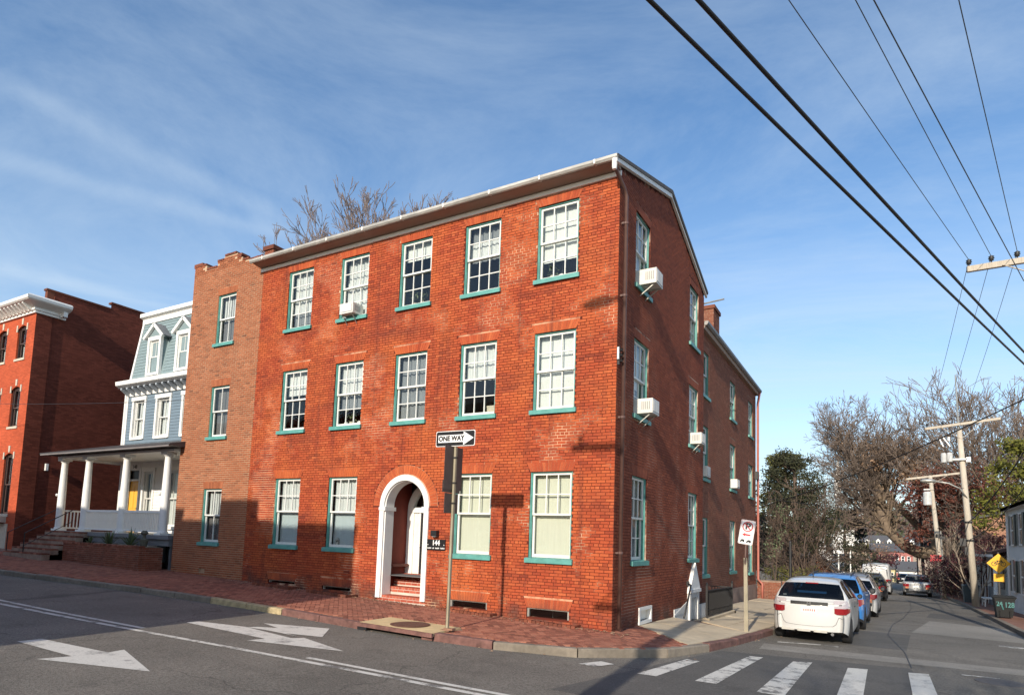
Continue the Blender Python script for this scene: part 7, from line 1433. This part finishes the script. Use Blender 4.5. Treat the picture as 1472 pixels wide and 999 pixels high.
# ================================================================ trees
class Tree:
    def __init__(s, seed): s.r = random.Random(seed); s.wood = MB(); s.tw = MB(); s.tips = []
    def limb(s, pts, r0, r1, n=7):
        P = [Vector(p) for p in pts]; m = len(P)
        Q = []
        for i in range(m-1):
            p0, p1, p2, p3 = P[max(i-1, 0)], P[i], P[i+1], P[min(i+2, m-1)]
            for k in range(4):
                u = k/4; Q.append(0.5*((2*p1)+(p2-p0)*u+(2*p0-5*p1+4*p2-p3)*u*u+(3*p1-p0-3*p2+p3)*u**3))
        Q.append(P[-1]); R_ = [r0+(r1-r0)*i/(len(Q)-1) for i in range(len(Q))]; s.wood.tube(Q, R_, n); return Q, R_
    def grow(s, p, d, L, r, lvl, spread=0.55, up=0.15, kids=(2, 3), shrink=0.72, bend=0.16, segs=3, minr=0.004):
        q = s.r; P = [p]; Rr = [r]; d = d.normalized(); cur = p
        for k in range(segs):
            d = (d+Vector((q.gauss(0, bend), q.gauss(0, bend), q.gauss(0, bend)+up*0.25))).normalized(); cur = cur+d*L/segs; P.append(cur); Rr.append(max(minr, r*(1-0.38*(k+1)/segs)))
        (s.wood if r > 0.03 else s.tw).tube(P, Rr, 6 if r > 0.12 else 4 if r > 0.03 else 3, False)
        if lvl == 0: s.tips.append((cur, d)); return
        for k in range(q.randint(*kids)):
            i = segs if k == 0 else q.randint(1, segs); a = Vector((q.gauss(0, 1), q.gauss(0, 1), q.gauss(0, 1))); a = (a-d*a.dot(d)).normalized()
            sp = spread*(0.5 if k == 0 else 1.0)*q.uniform(0.7, 1.3); nd = (d*math.cos(sp)+a*math.sin(sp)+Vector((0, 0, up))).normalized()
            s.grow(P[i], nd, L*shrink*q.uniform(0.8, 1.15), max(minr, Rr[i]*(0.82 if k == 0 else 0.62)), lvl-1, spread, up, kids, shrink, bend, segs, minr)
    def leaves(s, n, size, spread=0.3, flat=0.6):
        q = s.r; b = MB()
        for k in range(n):
            c, d = q.choice(s.tips); c = c+Vector((q.gauss(0, spread), q.gauss(0, spread), q.gauss(0, spread*flat))); u = Vector((q.gauss(0, 1), q.gauss(0, 1), q.gauss(0, 1))).normalized()*size*q.uniform(0.6, 1.3); v = u.orthogonal().normalized()*size*0.55; b.add([c-u, c-v, c+u, c+v], [(0, 1, 2, 3)])
        return b
    def finish(s, label, loc, bark=BARK, twig=None, leafs=None, group=None, name='tree', crown=True):
        t_ = thing(name, label, 'tree', loc, 0, group); obj('trunk', s.wood, bark, t_, smooth=True)
        if s.tw.v: obj('crown', s.tw, twig or bark, t_, smooth=True)
        if leafs: obj('leaves', leafs[0], leafs[1], t_)
        return t_
V3 = Vector
# bare tree behind the roof
T = Tree(3); base = V3((-21.8, 12.5, 0)); Q, Rr = T.limb([base, base+V3((0.2, 0, 7)), base+V3((0, 0.2, 12.5))], 0.45, 0.30)
for tx, tz, l in ((-24.6, 17.0, 1.75), (-23.0, 17.8, 2.0), (-21.4, 18.0, 1.9), (-19.6, 17.4, 1.8), (-17.6, 17.0, 1.6), (-15.9, 16.9, 1.5), (-26.0, 16.6, 1.5)):
    q, r_ = T.limb([Q[-1], V3(((tx-21.8)/2, 12.7, 15.2)), V3((tx, 12.6+T.r.uniform(-1, 1), tz))], 0.16, 0.09, 6)
    for k in range(9): T.grow(q[-1-T.r.randint(0, 3)], V3((T.r.gauss((tx+21.8)*0.08, 0.55), T.r.gauss(0, .5), 0.9)), l*0.82, 0.06, 4, 0.46, 0.12, (2, 3), 0.70, 0.12, minr=0.0155)
T.finish('bare winter tree whose pale twigs rise above the white gutter of the red building', base, BARK, TWIG, name='bare_tree')
# dense evergreen beyond the rear wing, bare shrubby tree in front
T = Tree(9); base = V3((0.5, 27, -0.6)); Q, Rr = T.limb([base, base+V3((0.1, 0, 3.5)), base+V3((0, 0.2, 7.6))], 0.28, 0.06)
for k in range(70):
    u = T.r.uniform(0.18, 1); i = int(u*(len(Q)-1)); a = T.r.uniform(0, 6.28); reach = (1-u)*3.2+0.7; T.grow(Q[i], V3((math.cos(a), math.sin(a), 0.35+0.5*u)), reach*0.7, 0.045, 2, 0.6, 0.05, (2, 3), 0.62, 0.2, 2, 0.008)
lv = T.leaves(13000, 0.075, 0.20); T.finish('dense dark evergreen tree beyond the end of the rear wing', base, BARKD, BARKD, (lv, L_GREEN), name='evergreen_tree')
T = Tree(19); base = V3((-0.5, 31, -0.6)); Q, Rr = T.limb([base, base+V3((0.1, 0, 3.5)), base+V3((0, 0.2, 8.6))], 0.25, 0.05)
for k in range(60):
    u = T.r.uniform(0.3, 1); i = int(u*(len(Q)-1)); a = T.r.uniform(0, 6.28); reach = (1-u)*2.4+0.6; T.grow(Q[i], V3((math.cos(a), math.sin(a), 0.6)), reach*0.7, 0.045, 2, 0.5, 0.15, (2, 3), 0.62, 0.2, 2, 0.008)
lv = T.leaves(9000, 0.10, 0.22); T.finish('olive green evergreen rising behind the dark evergreen beyond the rear wing', base, BARKD, BARKD, (lv, L_OLIVE), name='evergreen_tree')
T = Tree(21); base = V3((1.4, 24.6, -0.55))
for k in range(16):
    a = T.r.uniform(0, 6.28); T.grow(base+V3((T.r.gauss(0, .35)-0.3, T.r.gauss(0, .8), 0)), V3((math.cos(a)*0.42-0.12, math.sin(a)*0.5, 1)), 2.1, 0.06, 5, 0.55, 0.0, (2, 3), 0.74, 0.2, 3, 0.009)
T.finish('brown tangle of bare shrubby stems in front of the dark evergreen', base, BARKD, mat('brown_twig', (0.13, 0.088, 0.065), 0.9, 0.25, 3), name='bare_shrub')
T = Tree(23); base = V3((0.35, 19.6, -0.4)); T.grow(base, V3((0, 0, 1)), 1.6, 0.04, 3, 0.35, 0.5, (2, 3), 0.7, 0.1, 3, 0.006); lv = T.leaves(160, 0.06, 0.14, 1.6); T.finish('pale green ivy-like bush close to the red downpipe', base, BARKD, BARKD, (lv, L_IVY), name='bush')
T = Tree(24); base = V3((1.2, 21.5, -0.4))
for k in range(6): T.grow(base+V3((T.r.uniform(-1.2, .8), T.r.uniform(-.8, 1.5), 0)), V3((T.r.gauss(0, .4), T.r.gauss(0, .4), 1)), 0.6, 0.02, 3, 0.7, 0.1, (2, 3), 0.7, 0.2, 2, 0.004)
lv = T.leaves(1500, 0.06, 0.16); T.finish('low tan and olive bush behind the white hatchback', base, BARKD, BARKD, (lv, L_OLIVE), name='bush')
# dark pine by the white cottage
T = Tree(31); base = V3((2.1, 57.5, -1.7)); Q, Rr = T.limb([base, base+V3((0, 0, 4)), base+V3((-0.2, 0, 7.9))], 0.2, 0.04)
for k in range(50):
    u = 0.12+0.88*k/50; i = int(u*(len(Q)-1)); a = k*2.4; T.grow(Q[i], V3((math.cos(a), math.sin(a), 0.1)), (1-u)*1.3+0.3, 0.04, 2, 0.5, 0.0, (2, 3), 0.6, 0.15, 2, 0.01)
lv = T.leaves(4200, 0.13, 0.22, 0.4); T.finish('dark pine tree with drooping boughs right of the white cottage', base, BARKD, BARKD, (lv, L_DARK), name='pine_tree')
# the great leaning tree
T = Tree(41); base = V3((9.5, 54.5, -1.75))
Q, Rr = T.limb([base, V3((9.5, 54.6, 0.8)), V3((9.3, 54.8, 2.9)), V3((9.6, 54.9, 4.6))], 1.0, 0.75, 10)
L1, R1 = T.limb([V3((9.3, 54.8, 2.2)), V3((8.2, 54.4, 1.9)), V3((7.0, 53.8, 2.2)), V3((5.9, 53.0, 3.1)), V3((5.0, 52.3, 4.3)), V3((4.6, 51.9, 6.2)), V3((4.4, 51.6, 7.8))], 0.62, 0.26, 9)
L2, R2 = T.limb([V3((9.2, 54.7, 3.6)), V3((8.1, 54.2, 3.6)), V3((6.9, 53.5, 5.0)), V3((5.7, 52.6, 6.2)), V3((4.8, 51.8, 7.2)), V3((4.2, 51.4, 8.8))], 0.40, 0.16, 8)
L3, R3 = T.limb([V3((6.6, 53.5, 4.4)), V3((5.9, 53.1, 4.6)), V3((5.0, 52.4, 4.9))], 0.16, 0.12, 7)
for LQ, RQ, f in ((L1, R1, 0.45), (L2, R2, 0.5)):
    for k in range(27):
        u = T.r.uniform(f, 1); i = int(u*(len(LQ)-1)); a = T.r.uniform(0, 6.28); T.grow(LQ[i], V3((-0.45+math.cos(a)*0.6, math.sin(a)*0.5-0.2, 0.9)), 2.95*T.r.uniform(0.7, 1.15), RQ[i]*0.40, 6, 0.5, 0.09, (2, 3), 0.70, 0.16, 3, 0.0145)
for k in range(7): T.grow(L1[14+k], V3((-1, -0.3, 0.3)), 2.3, 0.10, 5, 0.5, 0.03, (2, 3), 0.72, 0.18, 3, 0.013)
lv = T.leaves(500, 0.09, 0.3); T.finish('huge bare tree leaning left over the street on a thick curved limb', base, BARK, mat('far_twig', (0.18, 0.135, 0.105), 0.9, 0.2, 3), (lv, L_TAN), name='leaning_tree')
# big bare tree above the right hand houses
T = Tree(47); base = V3((13.2, 53, -1.4)); Q, Rr = T.limb([base, base+V3((-0.1, 0, 2.5)), base+V3((0.1, 0.2, 5))], 0.6, 0.45, 9)
for k in range(30):
    a = T.r.uniform(0, 6.28); e = T.r.uniform(0.35, 1.9); T.grow(Q[-1-T.r.randint(0, 4)], V3((math.cos(a)*0.95+0.15, math.sin(a)*0.6, e)), 4.4*T.r.uniform(0.8, 1.15), 0.17, 6, 0.46, 0.06, (2, 3), 0.74, 0.14, 3, 0.02)
T.finish('large bare spreading tree behind the near leaning pole', base, BARK, MATS['far_twig'], name='bare_tree')
T = Tree(49); base = V3((16.0, 50, -1.1)); Q, Rr = T.limb([base, base+V3((-0.1, 0, 2.5)), base+V3((0.1, 0.2, 6))], 0.5, 0.4, 8)
for k in range(12):
    a = T.r.uniform(0, 6.28); e = T.r.uniform(0.4, 1.6); T.grow(Q[-1-T.r.randint(0, 4)], V3((math.cos(a)*1.15, math.sin(a)*0.6, e)), 3.8*T.r.uniform(0.8, 1.15), 0.17, 6, 0.46, 0.06, (2, 3), 0.74, 0.14, 3, 0.017)
T.finish('second bare spreading tree at the far right edge behind the green conifer', base, BARK, MATS['far_twig'], name='bare_tree')
T = Tree(53); base = V3((10.6, 50.5, -1.4)); Q, Rr = T.limb([base, base+V3((0, 0, 4)), base+V3((-0.2, 0, 6.2))], 0.3, 0.2)
for k in range(16):
    a = T.r.uniform(0, 6.28); T.grow(Q[-1-T.r.randint(0, 4)], V3((math.cos(a)*0.85-0.1, math.sin(a)*0.6, 0.9)), 2.0*T.r.uniform(0.8, 1.2), 0.09, 4, 0.5, 0.08, (2, 3), 0.72, 0.15, 3, 0.012)
lv = T.leaves(6500, 0.13, 0.40); t_ = T.finish('tree with russet dry leaves between the two leaning poles', base, BARKD, BARKD, (lv, L_RED), name='russet_tree')
T = Tree(54); base = V3((7.9, 50.5, -1.4)); T.grow(V3((9.3, 50.5, 4.0)), V3((-0.5, 0, 0.95)), 3.0, 0.08, 5, 0.55, 0.02, (2, 3), 0.74, 0.15, 3, 0.012); T.limb([V3((9.5, 50.5, -1.4)), V3((9.4, 50.5, 2)), V3((9.3, 50.5, 4.0))], 0.2, 0.09); lv = T.leaves(2400, 0.15, 0.45); T.finish('thinly leaved tree with scattered tan leaves against the sky left of the russet tree', base, BARKD, BARKD, (lv, L_TAN), name='tan_leaved_tree')
T = Tree(61); base = V3((11.9, 31.5, -0.8)); Q, Rr = T.limb([base, base+V3((0, 0, 4)), base+V3((0, 0, 9.4))], 0.2, 0.04)
for k in range(60):
    u = 0.50+0.50*k/60; i = int(u*(len(Q)-1)); a = k*2.4; T.grow(Q[i], V3((math.cos(a), math.sin(a), 0.35)), (1-u)*2.4+0.4, 0.035, 2, 0.5, 0.1, (2, 3), 0.6, 0.15, 2, 0.008)
lv = T.leaves(7000, 0.10, 0.22); T.finish('bright green conifer at the right edge above the pale grey house', base, BARKD, BARKD, (lv, leaf('bright_needles', (0.15, 0.15, 0.022))), name='conifer_tree')
for i, (x, y, sd, lab) in enumerate(((9.55, 33.0, 71, 'slim pale-stemmed sapling right of the near leaning pole'), (9.35, 36.5, 72, 'slim pale leaning sapling between the two leaning poles'), (9.9, 35.0, 73, 'maroon-leaved small tree behind the saplings'))):
    T = Tree(sd); base = V3((x, y, zr(8.6, y)+0.1)); 
    for k in range(2): T.grow(base, V3((-0.35+0.5*k, 0, 1)), 1.6, 0.06, 5, 0.5, 0.1, (2, 3), 0.72, 0.12, 3, 0.008)
    T.finish(lab, base, mat('pale_stem', (0.34, 0.27, 0.20), 0.8) if i < 2 else BARKD, MATS['pale_stem'] if i < 2 else BARKD, (T.leaves(1500, 0.08, 0.3), L_MAROON) if i == 2 else None, group='saplings by the right pavement', name='sapling')
for i, (x, y) in enumerate(((9.6, 39.0), (9.8, 43.5), (9.6, 47.5))):
    T = Tree(80+i); base = V3((x, y, zr(8.6, y)+0.1))
    for k in range(9): T.grow(base+V3((T.r.gauss(0, .4), T.r.gauss(0, .9), 0)), V3((T.r.gauss(0, .4), T.r.gauss(0, .4), 1)), 0.9, 0.035, 4, 0.6, 0.1, (2, 3), 0.75, 0.2, 2, 0.008)
    T.finish('%s dark hedge clump along the right pavement' % ('nearest', 'middle', 'farthest')[i], base, BARKD, BARKD, (T.leaves(2600, 0.075, 0.3, 1), L_MAROON if i != 1 else L_DARK), group='hedge clumps along the right pavement', name='hedge')
# ================================================================ buildings along and beyond the side street
b = MB()
def rail_wall(): pass
t_ = thing('low_brick_wall', 'low old brick garden wall and iron rail just past the red downpipe', 'wall', (0.2, 19, -0.4)); b = MB(); b.box(-0.1, 0.9, 18.3, 18.75, -0.6, 0.45); b.box(0.3, 1.3, 19.2, 19.5, -0.6, 0.42); cr = obj('wall_core', b, MO_OLD, t_)
b = MB(Matrix.Translation((0, 18.29, 0))); add_bricks(b, brick_list(-0.1, 0.9, -0.5, 0.45, [])); b.M = Matrix.Translation((0, 19.19, 0)); add_bricks(b, brick_list(0.3, 1.3, -0.5, 0.42, [])); b.M = None; place('brickwork', b.mesh('brickwork', B_OLD, tones=True), cr, None, True, kind='stuff')
b = MB(); 
for k in range(12): b.box(0.2+k*0.12, 0.22+k*0.12, 20.5, 20.52, -0.5, 0.95-0.06*k)
b.bar((0.15, 20.51, 0.95), (1.6, 20.51, 0.25), 0.03, 0.03); obj('iron_rail', b, IRON, t_)
def house(name, label, x0, x1, y0, y1, z0, z1, ridge, m, rm, face='-y', wins=(), ridge_axis='x', cat='house', door=None):
    t_ = thing(name, label, cat, ((x0+x1)/2, (y0+y1)/2, z0)); b = MB(); b.box(x0, x1, y0, y1, z0, z1)
    if ridge_axis == 'y': xm = (x0+x1)/2; b.prism([(x0, y0, z1), (x1, y0, z1), (xm, y0, ridge)], (0, y1-y0, 0))
    obj('wall', b, m, t_); b = MB(); o = 0.25
    if ridge_axis == 'x': ym = (y0+y1)/2; b.prism([(x0-o, y0-o, z1-0.05), (x0-o, ym, ridge), (x0-o, y1+o, z1-0.05), (x0-o, y1+o, z1+0.08), (x0-o, ym, ridge+0.14), (x0-o, y0-o, z1+0.08)], (x1-x0+2*o, 0, 0))
    else: xm = (x0+x1)/2; b.prism([(x0-o, y0-o, z1-0.1), (xm, y0-o, ridge), (x1+o, y0-o, z1-0.1), (x1+o, y0-o, z1+0.05), (xm, y0-o, ridge+0.15), (x0-o, y0-o, z1+0.05)], (0, y1-y0+2*o, 0))
    obj('roof', b, rm, t_)
    for a, c, p, q in wins:
        if face == '-y': f = MB(); F = lambda mb, u0, u1, d0, d1, w0, w1: mb.box(u0, u1, y0-d1, y0-d0, w0, w1)
        else: f = MB(); F = lambda mb, u0, u1, d0, d1, w0, w1: mb.box(x0-d1, x0-d0, u0, u1, w0, w1)
        F(f, a-0.07, a, 0, 0.05, p-0.07, q+0.07); F(f, c, c+0.07, 0, 0.05, p-0.07, q+0.07); F(f, a, c, 0, 0.05, q, q+0.07); F(f, a, c, 0, 0.06, p-0.07, p); F(f, a, c, 0.005, 0.03, (p+q)/2-0.03, (p+q)/2+0.03); w_ = obj('window', f, WHITE, t_); g_ = MB(); F(g_, a, c, 0.004, 0.012, p, q); place('pane', g_.mesh('pane', mat('dark_pane', (0.03, 0.035, 0.04), 0.12)), w_, None, True)
    return t_
# pale grey house at the right edge
t_ = house('grey_house', 'pale grey clapboard house with dark green shutters at the right edge', 10.10, 19, 15.5, 26.0, -0.8, 4.15, 5.9, GREYW, SHINGLE, face='-x', wins=[(25.0-2.1*k-0.75, 25.0-2.1*k, 2.45, 3.75) for k in range(4)]+[(25.0-2.1*k-0.75, 25.0-2.1*k, 0.3, 1.75) for k in range(4)], ridge_axis='y')
bb = MB(); bb.box(-0.05, 0, 0, 0.42, 0, 1.4); bm = bb.mesh('shutter', GREENSH)
for k in range(4):
    for z in (2.4, 0.3):
        place('shutter', bm, t_, Matrix.Translation((10.09, 25.0-2.1*k+0.06, z))); place('shutter', bm, t_, Matrix.Translation((10.09, 25.0-2.1*k-0.75-0.48, z)))
b = MB(); b.box(10.02, 10.10, 25.9, 26.03, -0.7, 4.15); obj('corner_board', b, WHITE, t_); b = MB(); b.box(9.85, 10.1, 15.5, 26.2, 4.05, 4.2); obj('eave', b, WHITE, t_)
# porch house beyond it
t_ = house('porch_house', 'low house with white porch posts beyond the yellow sign', 11.4, 17, 31, 41, -1.0, 2.0, 3.4, GREYW, mat('brown_roof', (0.10, 0.05, 0.04), 0.8, 0.15, 3), face='-x', wins=[(32.2, 33.0, -0.2, 1.2), (34.5, 35.3, -0.2, 1.2), (37.2, 38.0, -0.2, 1.2)], ridge_axis='y')
b = MB(); b.prism([(10.0, 30.9, 1.95), (10.0, 30.9, 2.1), (11.5, 30.9, 2.6), (11.5, 30.9, 2.4)], (0, 10.2, 0)); obj('porch_roof', b, MATS['brown_roof'], t_); b = MB(); b.box(9.95, 10.05, 30.9, 41, 1.82, 1.97); obj('porch_beam', b, WHITE, t_)
pm_ = MB(); pm_.box(-0.08, 0.08, -0.08, 0.08, 0, 2.75); pmm = pm_.mesh('porch_post', WHITE)
for k in range(5): place('porch_post', pmm, t_, Matrix.Translation((10.15, 31.1+k*2.3, -0.93)))
b = MB(); b.box(10.08, 10.2, 31.2, 33.3, -0.85, 0.15); obj('porch_panel', b, GREYP, t_)
t_ = thing('garden_bench', 'small white bench on the right pavement behind the dark bin', 'bench', (9.75, 29.6, -0.6)); z = zr(8.6, 29.6)+0.15; b = MB(); b.box(9.4, 10.0, 29.0, 30.2, z+0.4, z+0.45); b.box(9.95, 10.0, 29.0, 30.2, z+0.45, z+0.85)
for x in (9.42, 9.95):
    for y in (29.05, 30.15): b.box(x, x+0.05, y-0.03, y+0.03, z, z+0.4)
obj('frame', b, WHITE, t_)
t_ = thing('grey_bin', 'dark grey-blue bin between the leaning poles on the right pavement', 'bin', (9.35, 34, -0.7)); z = zr(8.6, 34)+0.15; b = MB(); taper(b, (9.3, 34), 0.32, 0.32, 0.4, 0.4, z, z+0.95); obj('body', b, mat('blue_grey_plastic', (0.045, 0.07, 0.08), 0.5), t_); b = MB(); taper(b, (9.3, 34), 0.43, 0.43, 0.38, 0.38, z+0.95, z+1.03); obj('lid', b, MATS['blue_grey_plastic'], t_)
# brick gable wall catching the sun beyond
t_ = house('brick_gable_house', 'sunlit pinkish brick building behind the yellow sign', 10.4, 16, 43.5, 50, -1.6, 4.5, 5.0, smooth_brick('pinkish_brick', (0.36, 0.19, 0.12), 0.15), SHINGLE, wins=(), ridge_axis='y')
# white cottage with mast
t_ = house('white_cottage', 'small white cottage with hipped grey roof beyond the parked cars', -0.6, 1.35, 57.0, 62, -1.9, 4.15, 5.1, WHITE, SHINGLE, wins=[(0.0, 0.5, 1.6, 3.2), (0.75, 1.1, 1.6, 3.2), (-0.1, 0.8, -0.6, 0.4)], ridge_axis='x')
t_ = thing('white_tower', 'thin white spire-like tower rising above the white cottage', 'tower', (0.6, 66, 0)); b = MB(); b.box(0.35, 0.95, 66, 66.6, -1.7, 8.5); b.prism([(0.25, 65.9, 8.5), (1.05, 65.9, 8.5), (0.65, 66.3, 12.6)], (0, 0.6, 0)); obj('shaft', b, CREAM, t_)
t_ = house('shed', 'low dark shed with grey roof between the evergreen and white cottage', -2.2, -0.7, 46, 49, -1.3, 1.2, 2.1, GREYP, SHINGLE, ridge_axis='x')
t_ = house('brick_gate_house', 'small sunlit brick gable behind the roof of the white hatchback', 0.9, 2.2, 29.5, 33, -0.9, 0.55, 1.35, smooth_brick('gate_brick', (0.42, 0.17, 0.10), 0.15), mat('tan_roof', (0.30, 0.2, 0.13), 0.8), ridge_axis='y')
# far end of the street
RED = mat('hazed_red_brick', (0.36, 0.14, 0.12), 0.85, 0.12, 1)  # distance haze put into the colour: paler, less saturated red
fz = -3.2
house('red_row', 'long red brick row with small white windows at the far end of the street', 2.9, 9.2, 116, 126, fz-1, 1.9, 3.2, RED, SHINGLE, wins=[(3.3+k*0.85, 3.65+k*0.85, 0.2, 1.1) for k in range(7)]+[(3.3+k*0.85, 3.65+k*0.85, -1.6, -0.7) for k in range(7)])
house('yellow_house', 'small cream yellow house at the end of the street', 4.6, 6.6, 108, 113, fz-1, -0.9, 0.2, mat('cream_yellow', (0.55, 0.47, 0.25), 0.7), SHINGLE, wins=[(4.9, 5.3, -2.3, -1.5), (5.8, 6.2, -2.3, -1.5)])
house('white_shop', 'low white building with dark awning beyond the silver SUV', 6.9, 9.3, 104, 112, fz-1, -1.0, 0.3, WHITE, SHINGLE, wins=[(7.1, 7.9, -2.4, -1.4), (8.2, 9.0, -2.4, -1.4)])
t_ = house('long_roof_house', 'long grey-roofed building with small white dormers on the slope above the red row', -1.5, 13, 134, 146, fz, 2.6, 5.0, mat('dull_wall', (0.30, 0.25, 0.2), 0.8), SHINGLE)
for k in range(6):
    x = 0.2+k*1.9; b = MB(); b.box(x-0.35, x+0.35, 133.9, 136.5, 3.0, 3.9); b.prism([(x-0.45, 133.85, 3.85), (x+0.45, 133.85, 3.85), (x, 133.85, 4.35)], (0, 2.7, 0)); d_ = obj('dormer', b, WHITE, t_); g_ = MB(); g_.box(x-0.18, x+0.18, 133.86, 133.9, 3.2, 3.8); place('pane', g_.mesh('pane', MATS['dark_pane']), d_, None, True)
house('pink_gable_house', 'small pink and cream gabled house left of the white van', 2.2, 3.6, 92, 97, fz-1, -0.4, 1.0, mat('pink_wall', (0.48, 0.27, 0.22), 0.7), mat('pale_roof', (0.45, 0.4, 0.33), 0.8), ridge_axis='y')
# wooded slope closing the view
b = MB(); hr = random.Random(4); xs = frange(-160, 190, 5); ys_ = frange(150, 330, 7)
hh = {}
def hill_h(x, y): return -4.2+min(1, max(0, (y-152)/110))*(18+3*math.sin(x*0.03)+2*math.sin(x*0.083+1))
sheet(b, xs, ys_, hill_h); obj('hillside', b, mat('brown_slope', (0.12, 0.085, 0.06), 0.95, 0.3, 0.3), kind='structure', smooth=True)
b = MB(); b2 = MB()
for k in range(15000):
    x = hr.uniform(-70, 90); y = hr.uniform(155, 270); h = hill_h(x, y); c = V3((x, y, h+abs(hr.gauss(0, 2.0)))); u = V3((hr.gauss(0, 1), hr.gauss(0, .4), hr.gauss(0, 1))).normalized()*hr.uniform(0.3, 0.8); v = u.orthogonal().normalized()*u.length*0.6
    (b2 if math.sin(x*0.25)+math.sin(y*0.2) > 0.7 else b).add([c-u, c-v, c+u, c+v], [(0, 1, 2, 3)])
obj('hillside_wood', b, leaf('brown_wood', (0.165, 0.105, 0.075)), kind='stuff'); obj('hillside_evergreens', b2, leaf('green_wood', (0.075, 0.085, 0.04)), kind='stuff')
for i, (x, y, sd, m_, lab) in enumerate(((2.9, 84, 91, L_TAN, 'leafless brown tree left of the red row far down the street'), (5.2, 100, 92, L_MAROON, 'dark maroon small tree in front of the red row'), (4.4, 126, 93, L_OLIVE, 'yellow-green tree below the long grey roof'), (10.3, 78, 94, L_RED, 'russet tree on the right side far down the street'), (10.8, 66, 95, L_DARK, 'dark bushy tree on the right beyond the leaning tree'))):
    T = Tree(sd); base = V3((x, y, zr(4, y))); h = (5.0, 4.0, 7.0, 5.0, 5.5)[i]; Q, Rr = T.limb([base, base+V3((0, 0, h*0.3)), base+V3((0.1, 0, h*0.5))], 0.18, 0.1)
    for k in range(10): a = T.r.uniform(0, 6.28); T.grow(Q[-1-T.r.randint(0, 3)], V3((math.cos(a)*0.8, math.sin(a)*0.8, 0.8)), h*0.25, 0.06, 3, 0.5, 0.1, (2, 3), 0.7, 0.15, 2, 0.014)
    T.finish(lab, base, BARKD, MATS['far_twig'] if i == 0 else BARKD, (T.leaves((300, 1600, 1800, 1500, 2600)[i], 0.16, 0.4), m_), name='far_tree')
# bare street trees behind the viewer; their branches shade the side street
for i, (x, y, sd) in enumerate(((7.6, -21, 101), (13.5, -12, 102))):
    T = Tree(sd); base = V3((x, y, -0.2)); Q, Rr = T.limb([base, base+V3((0, 0, 2.5)), base+V3((0.1, 0, 4.6))], 0.24, 0.17)
    for k in range(7): a = T.r.uniform(0, 6.28); T.grow(Q[-1-T.r.randint(0, 2)], V3((math.cos(a)*0.7, math.sin(a)*0.7, 1)), 2.1, 0.09, 5, 0.5, 0.12, (2, 3), 0.72, 0.15, 3, 0.007)
    T.finish(('bare street tree across the main street behind the viewer', 'bare street tree on the corner right of the viewer')[i], base, BARK, TWIG, name='street_tree')
